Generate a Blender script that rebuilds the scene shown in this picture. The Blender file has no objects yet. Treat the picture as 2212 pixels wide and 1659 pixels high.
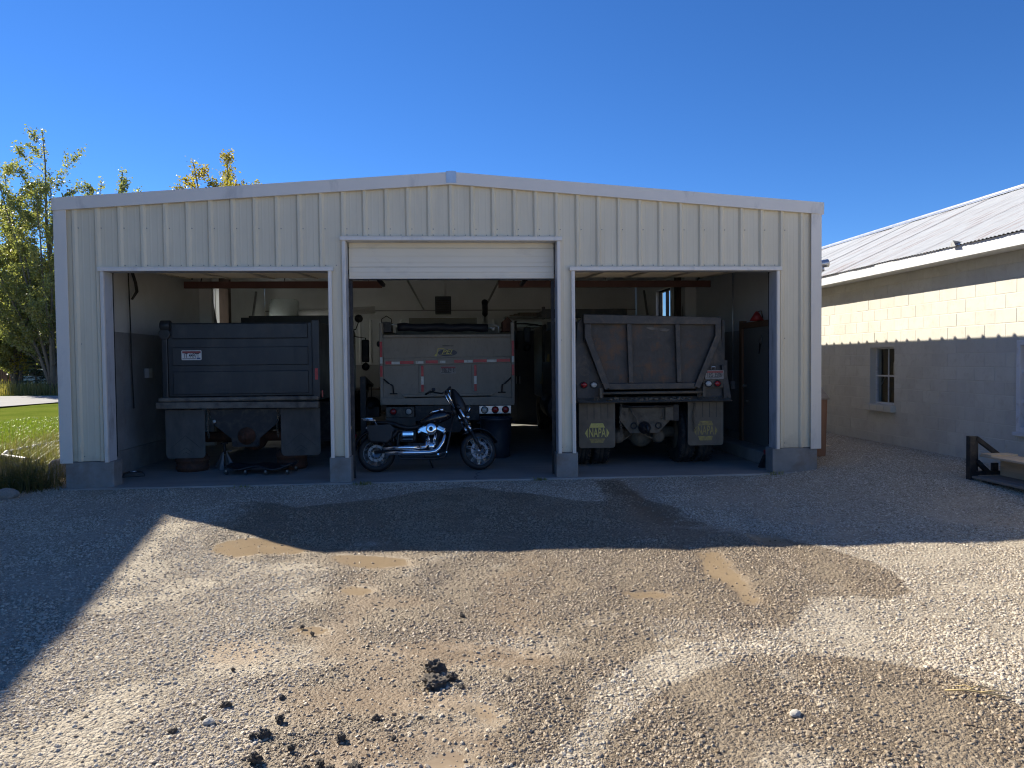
import bpy, bmesh, math, random
import numpy as np
from mathutils import Vector, Matrix, noise as mnoise

random.seed(7)
RNG = np.random.default_rng(11)
SC = bpy.context.scene
COL = SC.collection

# ------------------------------------------------------------------ camera
YAW, PITCH, ROLL = math.radians(4.35), math.radians(1.78), 0.0103
cam_d = bpy.data.cameras.new("camera")
cam = bpy.data.objects.new("camera", cam_d)
COL.objects.link(cam)
_f = Vector((math.sin(YAW) * math.cos(PITCH), math.cos(YAW) * math.cos(PITCH), -math.sin(PITCH)))
_r0 = Vector((math.cos(YAW), -math.sin(YAW), 0))
_u0 = _r0.cross(_f)
_r = _r0 * math.cos(ROLL) - _u0 * math.sin(ROLL)
_u = _u0 * math.cos(ROLL) + _r0 * math.sin(ROLL)
_m = Matrix((_r, _u, -_f)).transposed().to_4x4()
_m.translation = Vector((0.0, -10.85, 1.72))
cam.matrix_world = _m
cam_d.sensor_width = 36.0
cam_d.lens = 36.0 * 1620.0 / 2212.0
cam_d.clip_start = 0.05
cam_d.clip_end = 3000.0
SC.camera = cam

# ------------------------------------------------------------------ sky, sun, exposure
SUN_EL = math.radians(35.1)
SUN_AZ = math.radians(47.7)            # from +y towards -x
world = bpy.data.worlds.new("World")
SC.world = world
world.use_nodes = True
wn = world.node_tree
for n in list(wn.nodes):
    wn.nodes.remove(n)
w_out = wn.nodes.new("ShaderNodeOutputWorld")
w_bg = wn.nodes.new("ShaderNodeBackground")
w_sky = wn.nodes.new("ShaderNodeTexSky")
w_sky.sky_type = "NISHITA"
w_sky.sun_disc = False
w_sky.sun_elevation = SUN_EL
w_sky.sun_rotation = -SUN_AZ
w_sky.altitude = 2500.0
w_sky.air_density = 1.0
w_sky.dust_density = 0.0
w_sky.ozone_density = 8.0
w_bg.inputs["Strength"].default_value = 0.082
w_hs = wn.nodes.new("ShaderNodeHueSaturation")
w_hs.inputs["Saturation"].default_value = 1.12
w_hs.inputs["Hue"].default_value = 0.505
wn.links.new(w_sky.outputs[0], w_hs.inputs["Color"])
wn.links.new(w_hs.outputs[0], w_bg.inputs["Color"])
wn.links.new(w_bg.outputs[0], w_out.inputs["Surface"])

sun_d = bpy.data.lights.new("sun", "SUN")
sun_d.energy = 5.0
sun_d.angle = math.radians(0.5)
sun_d.color = (1.0, 0.92, 0.78)
sun = bpy.data.objects.new("sun", sun_d)
COL.objects.link(sun)
SDIR = Vector((-math.sin(SUN_AZ) * math.cos(SUN_EL), math.cos(SUN_AZ) * math.cos(SUN_EL), math.sin(SUN_EL)))
sun.rotation_euler = SDIR.to_track_quat("Z", "Y").to_euler()
sun.location = SDIR * 60

SC.view_settings.view_transform = "Standard"
SC.view_settings.look = "None"
SC.view_settings.exposure = 1.0
SC.view_settings.gamma = 1.0
SC.view_settings.use_curve_mapping = False
SC.cycles.use_denoising = True
SC.cycles.pixel_filter_type = "BLACKMAN_HARRIS"
SC.cycles.filter_width = 1.15
SC.cycles.max_bounces = 14
SC.cycles.diffuse_bounces = 10
SC.cycles.glossy_bounces = 4
SC.cycles.transmission_bounces = 6
SC.cycles.transparent_max_bounces = 12
SC.cycles.sample_clamp_indirect = 4.0
SC.cycles.caustics_reflective = False
SC.cycles.caustics_refractive = False

# ------------------------------------------------------------------ helpers
class MB:
    """collects shapes, builds one mesh object"""
    def __init__(self):
        self.v, self.f, self.s = [], [], []

    def add(self, vs, fs, smooth=False):
        o = len(self.v)
        self.v += [tuple(p) for p in vs]
        self.f += [tuple(i + o for i in f) for f in fs]
        self.s += [smooth] * len(fs)
        return self

    def box(self, x0, x1, y0, y1, z0, z1):
        vs = [(x, y, z) for z in (z0, z1) for y in (y0, y1) for x in (x0, x1)]
        return self.add(vs, [(0, 2, 3, 1), (4, 5, 7, 6), (0, 1, 5, 4), (2, 6, 7, 3), (0, 4, 6, 2), (1, 3, 7, 5)])

    def bar(self, p0, p1, w, h, up=(0, 0, 1)):
        p0, p1 = Vector(p0), Vector(p1)
        d = (p1 - p0).normalized()
        a = d.cross(Vector(up))
        if a.length < 1e-4:
            a = d.cross(Vector((0, 1, 0)))
        a.normalize()
        b = a.cross(d)
        a, b = a * w / 2, b * h / 2
        vs = [p + s * a + t * b for p in (p0, p1) for s, t in ((-1, -1), (1, -1), (1, 1), (-1, 1))]
        return self.add(vs, [(3, 2, 1, 0), (4, 5, 6, 7), (0, 1, 5, 4), (1, 2, 6, 5), (2, 3, 7, 6), (3, 0, 4, 7)])

    def cyl(self, p0, p1, r0, r1=None, n=16, caps=True):
        return self.tube([p0, p1], [r0, r0 if r1 is None else r1], n, caps)

    def tube(self, pts, r, n=10, caps=True):
        pts = [Vector(p) for p in pts]
        rs = r if isinstance(r, (list, tuple)) else [r] * len(pts)
        vs, fs = [], []
        prev = None
        for i, p in enumerate(pts):
            d = (pts[min(i + 1, len(pts) - 1)] - pts[max(i - 1, 0)])
            d = d.normalized() if d.length > 1e-9 else Vector((0, 0, 1))
            if prev is None:
                a = d.cross(Vector((0, 0, 1)))
                if a.length < 1e-3:
                    a = d.cross(Vector((0, 1, 0)))
            else:
                a = prev - d * prev.dot(d)
            a.normalize()
            prev = a
            b = d.cross(a)
            for k in range(n):
                t = 2 * math.pi * k / n
                vs.append(p + (a * math.cos(t) + b * math.sin(t)) * rs[i])
        for i in range(len(pts) - 1):
            for k in range(n):
                k2 = (k + 1) % n
                fs.append((i * n + k, i * n + k2, (i + 1) * n + k2, (i + 1) * n + k))
        self.add(vs, fs, True)
        if caps:
            o = len(self.v) - len(vs)
            self.f.append(tuple(o + k for k in reversed(range(n))))
            self.f.append(tuple(o + (len(pts) - 1) * n + k for k in range(n)))
            self.s += [False, False]
        return self

    def lathe(self, prof, c, axis=(0, 0, 1), n=24, smooth=True, caps=True):
        c, ax = Vector(c), Vector(axis).normalized()
        a = ax.cross(Vector((0, 0, 1)))
        if a.length < 1e-3:
            a = Vector((1, 0, 0))
        a.normalize()
        b = ax.cross(a)
        vs, fs = [], []
        for r, h in prof:
            for k in range(n):
                t = 2 * math.pi * k / n
                vs.append(c + ax * h + (a * math.cos(t) + b * math.sin(t)) * r)
        for i in range(len(prof) - 1):
            for k in range(n):
                k2 = (k + 1) % n
                fs.append((i * n + k, i * n + k2, (i + 1) * n + k2, (i + 1) * n + k))
        if caps and prof[0][0] > 1e-6:
            fs.append(tuple(reversed(range(n))))
        if caps and prof[-1][0] > 1e-6:
            fs.append(tuple((len(prof) - 1) * n + k for k in range(n)))
        return self.add(vs, fs, smooth)

    def ring(self, c, axis, R, r, n=32, m=10, flat=1.0):
        c, ax = Vector(c), Vector(axis).normalized()
        a = ax.cross(Vector((0, 0, 1)))
        if a.length < 1e-3:
            a = Vector((1, 0, 0))
        a.normalize()
        b = ax.cross(a)
        vs, fs = [], []
        for i in range(n):
            t = 2 * math.pi * i / n
            rad = a * math.cos(t) + b * math.sin(t)
            for j in range(m):
                q = 2 * math.pi * j / m
                vs.append(c + rad * (R + r * math.cos(q)) + ax * (r * flat * math.sin(q)))
        for i in range(n):
            for j in range(m):
                i2, j2 = (i + 1) % n, (j + 1) % m
                fs.append((i * m + j, i2 * m + j, i2 * m + j2, i * m + j2))
        return self.add(vs, fs, True)

    def prism(self, poly, y0, y1, plane="xz"):
        """polygon in a plane, extruded along the third axis"""
        n = len(poly)
        def put(p, t):
            return {"xz": (p[0], t, p[1]), "yz": (t, p[0], p[1]), "xy": (p[0], p[1], t)}[plane]
        vs = [put(p, y0) for p in poly] + [put(p, y1) for p in poly]
        fs = [tuple(range(n)), tuple(reversed(range(n, 2 * n)))]
        fs += [(i, i + n, (i + 1) % n + n, (i + 1) % n) for i in range(n)]
        return self.add(vs, fs)

    def ball(self, c, r, n=14, m=8, sq=(1, 1, 1)):
        prof = [(max(1e-7, math.sin(math.pi * i / m)) * r, -math.cos(math.pi * i / m) * r) for i in range(m + 1)]
        o = len(self.v)
        self.lathe(prof, (0, 0, 0), n=n)
        self.v[o:] = [(c[0] + p[0] * sq[0], c[1] + p[1] * sq[1], c[2] + p[2] * sq[2]) for p in self.v[o:]]
        return self

    def xform(self, mat):
        self.v = [tuple(mat @ Vector(p)) for p in self.v]
        return self

    def mesh(self, name, mat):
        me = bpy.data.meshes.new(name)
        me.from_pydata(self.v, [], self.f)
        bm = bmesh.new()
        bm.from_mesh(me)
        bmesh.ops.recalc_face_normals(bm, faces=bm.faces)
        bm.to_mesh(me)
        bm.free()
        me.polygons.foreach_set("use_smooth", self.s)
        if mat:
            me.materials.append(mat)
        me.update()
        return me

    def build(self, name, mat, parent=None, bevel=0.0, loc=(0, 0, 0), rot=(0, 0, 0), kind=None):
        o = bpy.data.objects.new(name, self.mesh(name, mat))
        COL.objects.link(o)
        o.parent = parent
        o.location = loc
        o.rotation_euler = rot
        if bevel:
            b = o.modifiers.new("edge", "BEVEL")
            b.width = bevel
            b.segments = 2
            b.limit_method = "ANGLE"
            b.angle_limit = math.radians(50)
        if kind:
            o["kind"] = kind
        return o


def tag(o, label, cat, group=None):
    o["label"] = label
    o["category"] = cat
    if group:
        o["group"] = group
    return o


def thing(name, label, cat, loc=(0, 0, 0), rot=(0, 0, 0), group=None):
    o = bpy.data.objects.new(name, None)
    o.empty_display_size = 0.2
    COL.objects.link(o)
    o.location = loc
    o.rotation_euler = rot
    return tag(o, label, cat, group)


def struct(o):
    o["kind"] = "structure"
    return o


def inst(name, me, parent, loc, rot=(0, 0, 0), scale=(1, 1, 1)):
    o = bpy.data.objects.new(name, me)
    COL.objects.link(o)
    o.parent = parent
    o.location = loc
    o.rotation_euler = rot
    o.scale = scale
    return o


def copy_tree(o, parent=None):
    c = o.copy()
    COL.objects.link(c)
    c.parent = parent
    for ch in list(o.children):
        copy_tree(ch, c)
    return c


def text_part(txt, size, mat, parent, loc, rot=(math.pi / 2, 0, 0), sx=1.0, shear=0.0, name="lettering", depth=0.001):
    cu = bpy.data.curves.new(name, "FONT")
    cu.body = txt
    cu.size = size
    cu.align_x = "CENTER"
    cu.align_y = "CENTER"
    cu.extrude = depth
    cu.shear = shear
    cu.offset = size * 0.012
    tmp = bpy.data.objects.new("tmp", cu)
    me = bpy.data.meshes.new_from_object(tmp)
    bpy.data.objects.remove(tmp)
    bpy.data.curves.remove(cu)
    me.materials.clear()
    me.materials.append(mat)
    o = inst(name, me, parent, loc, rot, (sx, 1, 1))
    return o


# ------------------------------------------------------------------ numpy noise
def vnoise(x, y, seed=0):
    def h(ix, iy):
        n = (ix.astype(np.int64) * 374761393 + iy.astype(np.int64) * 668265263 + seed * 974711) & 0x7FFFFFFF
        n = ((n ^ (n >> 13)) * 1274126177) & 0x7FFFFFFF
        return ((n ^ (n >> 16)) & 0xFFFF) / 65535.0
    ix, iy = np.floor(x), np.floor(y)
    fx, fy = x - ix, y - iy
    fx, fy = fx * fx * (3 - 2 * fx), fy * fy * (3 - 2 * fy)
    a, b = h(ix, iy), h(ix + 1, iy)
    c, d = h(ix, iy + 1), h(ix + 1, iy + 1)
    return (a * (1 - fx) + b * fx) * (1 - fy) + (c * (1 - fx) + d * fx) * fy


def fbm(x, y, octv=4, seed=0):
    s, a, t = 0, 1.0, 0
    for i in range(octv):
        s = s + a * vnoise(x * 2 ** i, y * 2 ** i, seed + i)
        t += a
        a *= 0.5
    return s / t - 0.5


def inside(poly, x, y):
    r = np.zeros(x.shape, bool)
    n = len(poly)
    for i in range(n):
        x0, y0 = poly[i]
        x1, y1 = poly[(i + 1) % n]
        c = ((y0 > y) != (y1 > y)) & (x < (x1 - x0) * (y - y0) / (y1 - y0 + 1e-12) + x0)
        r ^= c
    return r


def sstep(a, b, t):
    t = np.clip((t - a) / (b - a), 0, 1)
    return t * t * (3 - 2 * t)


# ------------------------------------------------------------------ materials
def srgb(r, g, b):
    f = lambda c: ((c / 255 + 0.055) / 1.055) ** 2.4 if c > 10 else c / 255 / 12.92
    return (f(r), f(g), f(b))


class NT:
    def __init__(self, name):
        self.m = bpy.data.materials.new(name)
        self.m.use_nodes = True
        self.t = self.m.node_tree
        self.b = self.t.nodes["Principled BSDF"]
        self.out = self.t.nodes["Material Output"]

    def n(self, typ, **kw):
        nd = self.t.nodes.new("ShaderNode" + typ)
        for k, v in kw.items():
            setattr(nd, k, v)
        return nd

    def l(self, a, b):
        self.t.links.new(a, b)

    def val(self, sock, v):
        if hasattr(v, "is_linked"):
            self.l(v, sock)
        else:
            sock.default_value = v

    def coord(self, kind="Object", scale=(1, 1, 1)):
        tc = self.n("TexCoord")
        mp = self.n("Mapping")
        mp.inputs["Scale"].default_value = scale
        self.l(tc.outputs[kind], mp.inputs["Vector"])
        return mp.outputs[0]

    def wpos(self, scale=(1, 1, 1)):
        g = self.n("NewGeometry")
        mp = self.n("Mapping")
        mp.inputs["Scale"].default_value = scale
        self.l(g.outputs["Position"], mp.inputs["Vector"])
        return mp.outputs[0]

    def noise(self, vec, scale, detail=5.0, rough=0.55, dist=0.0):
        nd = self.n("TexNoise")
        nd.inputs["Scale"].default_value = scale
        nd.inputs["Detail"].default_value = detail
        nd.inputs["Roughness"].default_value = rough
        nd.inputs["Distortion"].default_value = dist
        self.l(vec, nd.inputs["Vector"])
        return nd.outputs["Fac"]

    def ramp(self, fac, stops, interp="LINEAR"):
        r = self.n("ValToRGB")
        r.color_ramp.interpolation = interp
        e = r.color_ramp.elements
        while len(e) > 1:
            e.remove(e[-1])
        e[0].position = stops[0][0]
        c = stops[0][1]
        e[0].color = (*c, 1) if isinstance(c, (tuple, list)) else (c, c, c, 1)
        for p, c in stops[1:]:
            x = e.new(p)
            x.color = (*c, 1) if isinstance(c, (tuple, list)) else (c, c, c, 1)
        self.l(fac, r.inputs[0])
        return r.outputs[0]

    def mix(self, fac, a, b, mode="MIX"):
        m = self.n("MixRGB", blend_type=mode)
        self.val(m.inputs[0], fac)
        for s, v in ((m.inputs[1], a), (m.inputs[2], b)):
            if isinstance(v, (tuple, list)):
                s.default_value = (*v, 1) if len(v) == 3 else v
            elif isinstance(v, (int, float)):
                s.default_value = (v, v, v, 1)
            else:
                self.l(v, s)
        return m.outputs[0]

    def math(self, op, a, b=0.0, clamp=False):
        m = self.n("Math", operation=op, use_clamp=clamp)
        self.val(m.inputs[0], a)
        self.val(m.inputs[1], b)
        return m.outputs[0]

    def bump(self, h, dist=0.01, strength=1.0):
        b = self.n("Bump")
        b.inputs["Distance"].default_value = dist
        b.inputs["Strength"].default_value = strength
        self.l(h, b.inputs["Height"])
        self.l(b.outputs[0], self.b.inputs["Normal"])

    def done(self, color=None, rough=None, metal=0.0, spec=None):
        if color is not None:
            if isinstance(color, (tuple, list)):
                self.b.inputs["Base Color"].default_value = (*color, 1)
            else:
                self.l(color, self.b.inputs["Base Color"])
        if rough is not None:
            self.val(self.b.inputs["Roughness"], rough)
        self.b.inputs["Metallic"].default_value = metal
        if spec is not None:
            self.b.inputs["Specular IOR Level"].default_value = spec
        return self.m


def scl(c, k):
    return tuple(min(1.0, x * k) for x in c)


def paint(name, col, rough=0.5, metal=0.0, var=0.12, scale=3.0, dirt=None, dirt_amt=0.5, dirt_scale=2.5,
          bump=0.0, bscale=40.0, stretch=(1, 1, 1), rand=0.0, spec=None):
    k = NT(name)
    v = k.coord("Object", stretch)
    n1 = k.noise(v, scale, 6, 0.6)
    c = k.ramp(n1, [(0.3, scl(col, 1 - var)), (0.7, scl(col, 1 + var))])
    if dirt is not None:
        n2 = k.noise(v, dirt_scale, 8, 0.65, 0.3)
        f = k.ramp(n2, [(max(0.02, 0.62 - dirt_amt * 0.35), 0.0), (0.78, 1.0)])
        c = k.mix(f, c, dirt)
    if rand:
        oi = k.n("ObjectInfo")
        rr = k.ramp(oi.outputs["Random"], [(0, 1 - rand), (1, 1 + rand * 0.3)])
        c = k.mix(1.0, c, rr, "MULTIPLY")
    n3 = k.noise(v, bscale, 4, 0.6)
    r = k.ramp(n3, [(0.2, max(0.03, rough - 0.1)), (0.8, min(1.0, rough + 0.1))])
    if bump:
        k.bump(n3, bump)
    return k.done(c, r, metal, spec)


M = {}
M["siding"] = paint("cream_siding", (0.68, 0.635, 0.53), 0.38, var=0.035, scale=1.2, dirt=(0.50, 0.46, 0.38), dirt_amt=0.2,
                    dirt_scale=1.3, stretch=(1.2, 1, 0.35), bump=0.0015, bscale=3.0)
k = NT("cream_siding")
v = k.wpos()
n1 = k.noise(v, 0.9, 5, 0.6)
c = k.ramp(n1, [(0.3, (0.72, 0.64, 0.475)), (0.7, (0.775, 0.695, 0.525))])
n2 = k.noise(k.wpos((2.5, 1, 0.35)), 1.6, 7, 0.65, 0.4)
c = k.mix(k.ramp(n2, [(0.52, 0.0), (0.75, 0.35)]), c, (0.50, 0.45, 0.36))
sz = k.n("SeparateXYZ")
k.l(v, sz.inputs[0])
hz_ = k.math("ADD", sz.outputs["Z"], k.math("MULTIPLY", k.noise(v, 3.5, 6, 0.7), 0.9))
c = k.mix(k.ramp(hz_, [(0.70, 0.55), (1.25, 0.0)]), c, (0.40, 0.345, 0.265))
k.bump(k.noise(k.wpos((1.5, 1, 0.6)), 2.2, 3, 0.5), 0.02, 0.35)
M["siding"] = k.done(c, k.ramp(n2, [(0.3, 0.34), (0.7, 0.5)]))
M["trim"] = paint("white_trim", (0.80, 0.745, 0.665), 0.36, var=0.03, scale=2, dirt=(0.5, 0.48, 0.45), dirt_amt=0.15, stretch=(1, 1, 0.4),
                  bump=0.001, bscale=4)
M["jamb"] = paint("grey_white_jamb", (0.60, 0.61, 0.63), 0.42, var=0.06, scale=3, dirt=(0.30, 0.29, 0.28), dirt_amt=0.35, dirt_scale=5,
                  stretch=(1, 1, 0.4))
M["screw"] = paint("screw_head", (0.28, 0.27, 0.25), 0.5, var=0.05)
M["concrete"] = paint("footing_concrete", (0.27, 0.265, 0.255), 0.85, var=0.16, scale=4, dirt=(0.20, 0.145, 0.11), dirt_amt=0.35,
                      dirt_scale=2.2, bump=0.004, bscale=45)
M["liner"] = paint("vinyl_liner", (0.70, 0.71, 0.71), 0.55, var=0.07, scale=1.6, dirt=(0.64, 0.64, 0.62), dirt_amt=0.3, dirt_scale=0.9)
M["liner_lo"] = paint("grey_wainscot", (0.34, 0.345, 0.35), 0.6, var=0.1, scale=2, dirt=(0.22, 0.21, 0.20), dirt_amt=0.5, dirt_scale=1.2)
M["ovdoor"] = paint("overhead_door_paint", (0.80, 0.74, 0.61), 0.42, var=0.03, scale=2, dirt=(0.64, 0.59, 0.50), dirt_amt=0.15,
                    stretch=(0.5, 1, 1.5))
M["redsteel"] = paint("red_primer_steel", (0.13, 0.055, 0.042), 0.55, var=0.15, scale=5)
M["brownpost"] = paint("brown_wood_post", (0.075, 0.05, 0.038), 0.75, var=0.25, scale=6, stretch=(4, 4, 0.5))
M["steel"] = paint("grey_steel", (0.30, 0.30, 0.30), 0.45, 0.6, var=0.1, scale=6)
M["darksteel"] = paint("black_steel", (0.022, 0.022, 0.025), 0.5, 0.2, var=0.25, scale=8, dirt=(0.09, 0.075, 0.06), dirt_amt=0.4, dirt_scale=9)
M["rubber"] = paint("tyre_rubber", (0.020, 0.020, 0.021), 0.75, var=0.2, scale=10, dirt=(0.085, 0.075, 0.062), dirt_amt=0.55, dirt_scale=6,
                    bump=0.002, bscale=60)
M["biketyre"] = paint("black_bike_tyre", (0.012, 0.012, 0.013), 0.6, var=0.15, scale=10)
M["chrome"] = paint("chrome", (0.85, 0.87, 0.90), 0.1, 1.0, var=0.02, scale=4)
M["alloy"] = paint("brushed_alloy", (0.50, 0.50, 0.52), 0.32, 1.0, var=0.06, scale=10)
M["blackpaint"] = paint("gloss_black_paint", (0.010, 0.011, 0.016), 0.2, var=0.1, scale=4, spec=0.7)
M["leather"] = paint("black_leather", (0.012, 0.012, 0.013), 0.5, var=0.2, scale=20, bump=0.002, bscale=120)
M["engine"] = paint("black_engine_casting", (0.03, 0.03, 0.032), 0.45, 0.3, var=0.2, scale=20)
M["rust"] = paint("rusty_iron", (0.11, 0.045, 0.025), 0.85, var=0.35, scale=9, dirt=(0.03, 0.02, 0.016), dirt_amt=0.6, dirt_scale=5, bump=0.004,
                  bscale=50)
M["blue_gate"] = paint("blue_black_dump_paint", (0.023, 0.027, 0.032), 0.42, var=0.18, scale=2, dirt=(0.07, 0.066, 0.06), dirt_amt=0.3,
                       dirt_scale=1.8, stretch=(1, 1, 0.6), bump=0.003, bscale=5)
M["bumper"] = paint("dusty_steel_bumper", (0.10, 0.092, 0.08), 0.75, 0.1, var=0.3, scale=6, dirt=(0.26, 0.225, 0.18), dirt_amt=0.7, dirt_scale=6)
M["grey_gate"] = paint("grey_dump_paint", (0.28, 0.245, 0.195), 0.55, var=0.12, scale=2.2, dirt=(0.20, 0.175, 0.145), dirt_amt=0.30, dirt_scale=16, stretch=(1, 1, 0.5),
                       bump=0.002, bscale=8)
M["tape_red"] = paint("red_reflective_tape", (0.50, 0.02, 0.028), 0.35, var=0.2, scale=14, dirt=(0.16, 0.06, 0.055), dirt_amt=0.15, dirt_scale=14)
M["tape_white"] = paint("white_reflective_tape", (0.62, 0.62, 0.58), 0.35, var=0.1, scale=14, dirt=(0.2, 0.18, 0.16), dirt_amt=0.3, dirt_scale=12)
M["lamp_red"] = paint("red_lamp_lens", (0.34, 0.02, 0.022), 0.22, var=0.2, scale=30)
M["lamp_white"] = paint("white_lamp_lens", (0.50, 0.50, 0.47), 0.25, var=0.15, scale=30)
M["plate_white"] = paint("plate_white", (0.68, 0.68, 0.66), 0.4, var=0.05, scale=20, dirt=(0.45, 0.40, 0.36), dirt_amt=0.25, dirt_scale=9)
M["plate_dirty"] = paint("plate_dirty", (0.34, 0.32, 0.29), 0.55, var=0.2, scale=20, dirt=(0.14, 0.12, 0.10), dirt_amt=0.6, dirt_scale=9)
M["plate_red"] = paint("plate_red", (0.30, 0.06, 0.06), 0.45, var=0.2, scale=30)
M["plate_blue"] = paint("plate_blue", (0.05, 0.08, 0.20), 0.45, var=0.2, scale=30)
M["ink"] = paint("black_ink", (0.02, 0.02, 0.025), 0.5, var=0.1)
M["logo_navy"] = paint("logo_navy", (0.012, 0.015, 0.035), 0.4, var=0.1)
M["logo_yellow"] = paint("logo_yellow", (0.58, 0.50, 0.13), 0.5, var=0.15, scale=20, dirt=(0.16, 0.15, 0.12), dirt_amt=0.2, dirt_scale=20)
M["logo_worn"] = paint("logo_yellow_worn", (0.38, 0.29, 0.08), 0.6, var=0.25, scale=20, dirt=(0.13, 0.11, 0.085), dirt_amt=0.6, dirt_scale=14)
M["tarp"] = paint("navy_tarp", (0.012, 0.014, 0.024), 0.6, var=0.2, scale=6, bump=0.006, bscale=12, stretch=(0.4, 2, 2))
M["flap"] = paint("dusty_rubber_flap", (0.08, 0.076, 0.07), 0.8, var=0.2, scale=5, dirt=(0.15, 0.135, 0.115), dirt_amt=0.55, dirt_scale=3,
                  stretch=(1, 1, 0.5))
M["flap_tan"] = paint("muddy_rubber_flap", (0.15, 0.125, 0.092), 0.85, var=0.2, scale=5, dirt=(0.20, 0.165, 0.12), dirt_amt=0.5, dirt_scale=3)
M["mudsteel"] = paint("mud_caked_steel", (0.16, 0.135, 0.10), 0.85, 0.1, var=0.25, scale=6, dirt=(0.05, 0.04, 0.032), dirt_amt=0.4, dirt_scale=8,
                      bump=0.004, bscale=30)
M["orangeleaf"] = paint("orange_plastic", (0.45, 0.14, 0.03), 0.5, var=0.2)
M["bin"] = paint("dark_blue_plastic", (0.022, 0.03, 0.042), 0.5, var=0.15, scale=4, dirt=(0.05, 0.05, 0.05), dirt_amt=0.3)
M["creeper"] = paint("black_creeper_plastic", (0.02, 0.022, 0.026), 0.5, var=0.15, scale=8, dirt=(0.07, 0.065, 0.06), dirt_amt=0.4)
M["jackgrey"] = paint("grey_jack_paint", (0.17, 0.175, 0.18), 0.5, 0.1, var=0.2, scale=8, dirt=(0.06, 0.05, 0.045), dirt_amt=0.4)
M["cedar"] = paint("cedar_boards", (0.27, 0.135, 0.075), 0.7, var=0.2, scale=5, stretch=(6, 6, 0.6), bump=0.002, bscale=25)
M["pine"] = paint("pine_board", (0.56, 0.43, 0.29), 0.65, var=0.12, scale=4, stretch=(6, 0.6, 6), bump=0.0015, bscale=20)
M["ply"] = paint("weathered_plywood", (0.24, 0.20, 0.165), 0.75, var=0.18, scale=4, stretch=(4, 0.6, 4), dirt=(0.11, 0.10, 0.09), dirt_amt=0.4)
M["doorwood"] = paint("raw_door_jamb", (0.20, 0.11, 0.065), 0.7, var=0.15, scale=5, stretch=(5, 5, 0.5))
M["doorgrey"] = paint("grey_door", (0.22, 0.22, 0.21), 0.5, var=0.06)
M["redplastic"] = paint("red_plastic", (0.36, 0.03, 0.03), 0.4, var=0.1)
M["yellow"] = paint("faded_yellow_paint", (0.25, 0.17, 0.035), 0.6, var=0.2, scale=5)
M["galv"] = paint("galvanised", (0.55, 0.57, 0.60), 0.35, 0.7, var=0.15, scale=6)
M["stone"] = paint("field_stone", (0.28, 0.26, 0.235), 0.85, var=0.25, scale=8, bump=0.006, bscale=25)
M["palestone"] = paint("pale_stone", (0.55, 0.52, 0.46), 0.8, var=0.12, scale=15, bump=0.003, bscale=50)
M["clod"] = paint("dark_wet_clod", (0.17, 0.14, 0.11), 0.7, var=0.3, scale=18, dirt=(0.20, 0.165, 0.13), dirt_amt=0.45, dirt_scale=14, bump=0.012,
                  bscale=60)
M["bark"] = paint("tree_bark", (0.16, 0.14, 0.115), 0.9, var=0.3, scale=8, stretch=(3, 3, 0.7), bump=0.01, bscale=12)
M["straw"] = paint("straw", (0.50, 0.38, 0.18), 0.7, var=0.2, scale=20)
M["carwhite"] = paint("white_car_paint", (0.70, 0.78, 0.78), 0.25, var=0.02)
M["shadewall"] = paint("grey_stucco", (0.42, 0.41, 0.38), 0.8, var=0.08, scale=2, bump=0.004, bscale=50)
M["shaderoof"] = paint("dark_shingles", (0.10, 0.095, 0.09), 0.85, var=0.2, scale=8)
M["winframe"] = paint("white_window_frame", (0.62, 0.63, 0.65), 0.45, var=0.05, dirt=(0.4, 0.38, 0.35), dirt_amt=0.25, dirt_scale=6)
M["vase"] = paint("cream_jug", (0.50, 0.45, 0.36), 0.4, var=0.05)

k = NT("window_glass")
k.b.inputs["Base Color"].default_value = (0.55, 0.60, 0.62, 1)
k.b.inputs["Roughness"].default_value = 0.03
k.b.inputs["Transmission Weight"].default_value = 1.0
k.b.inputs["IOR"].default_value = 1.02
_gl = k.n("BsdfGlossy")
_gl.inputs["Roughness"].default_value = 0.02
_tr = k.n("BsdfTransparent")
_tr.inputs["Color"].default_value = (0.80, 0.84, 0.84, 1)
_fr = k.n("LayerWeight")
_fr.inputs["Blend"].default_value = 0.5
_mx = k.n("MixShader")
k.l(k.math("ADD", k.math("MULTIPLY", k.math("POWER", _fr.outputs["Facing"], 5.0), 0.9), 0.05), _mx.inputs[0])
k.l(_tr.outputs[0], _mx.inputs[1])
k.l(_gl.outputs[0], _mx.inputs[2])
k.l(_mx.outputs[0], k.out.inputs["Surface"])
M["glass"] = k.m


k = NT("frosted_pane")
_t = k.n("BsdfTranslucent")
_t.inputs["Color"].default_value = (0.82, 0.86, 0.88, 1)
_d = k.n("MixShader")
_d.inputs[0].default_value = 0.75
k.l(k.ramp(k.noise(k.coord("Object"), 9.0, 5, 0.7), [(0.3, (0.5, 0.52, 0.53)), (0.7, (0.8, 0.82, 0.84))]), k.b.inputs["Base Color"])
k.l(k.b.outputs[0], _d.inputs[1])
k.l(_t.outputs[0], _d.inputs[2])
k.l(_d.outputs[0], k.out.inputs["Surface"])
M["frost"] = k.m


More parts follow.
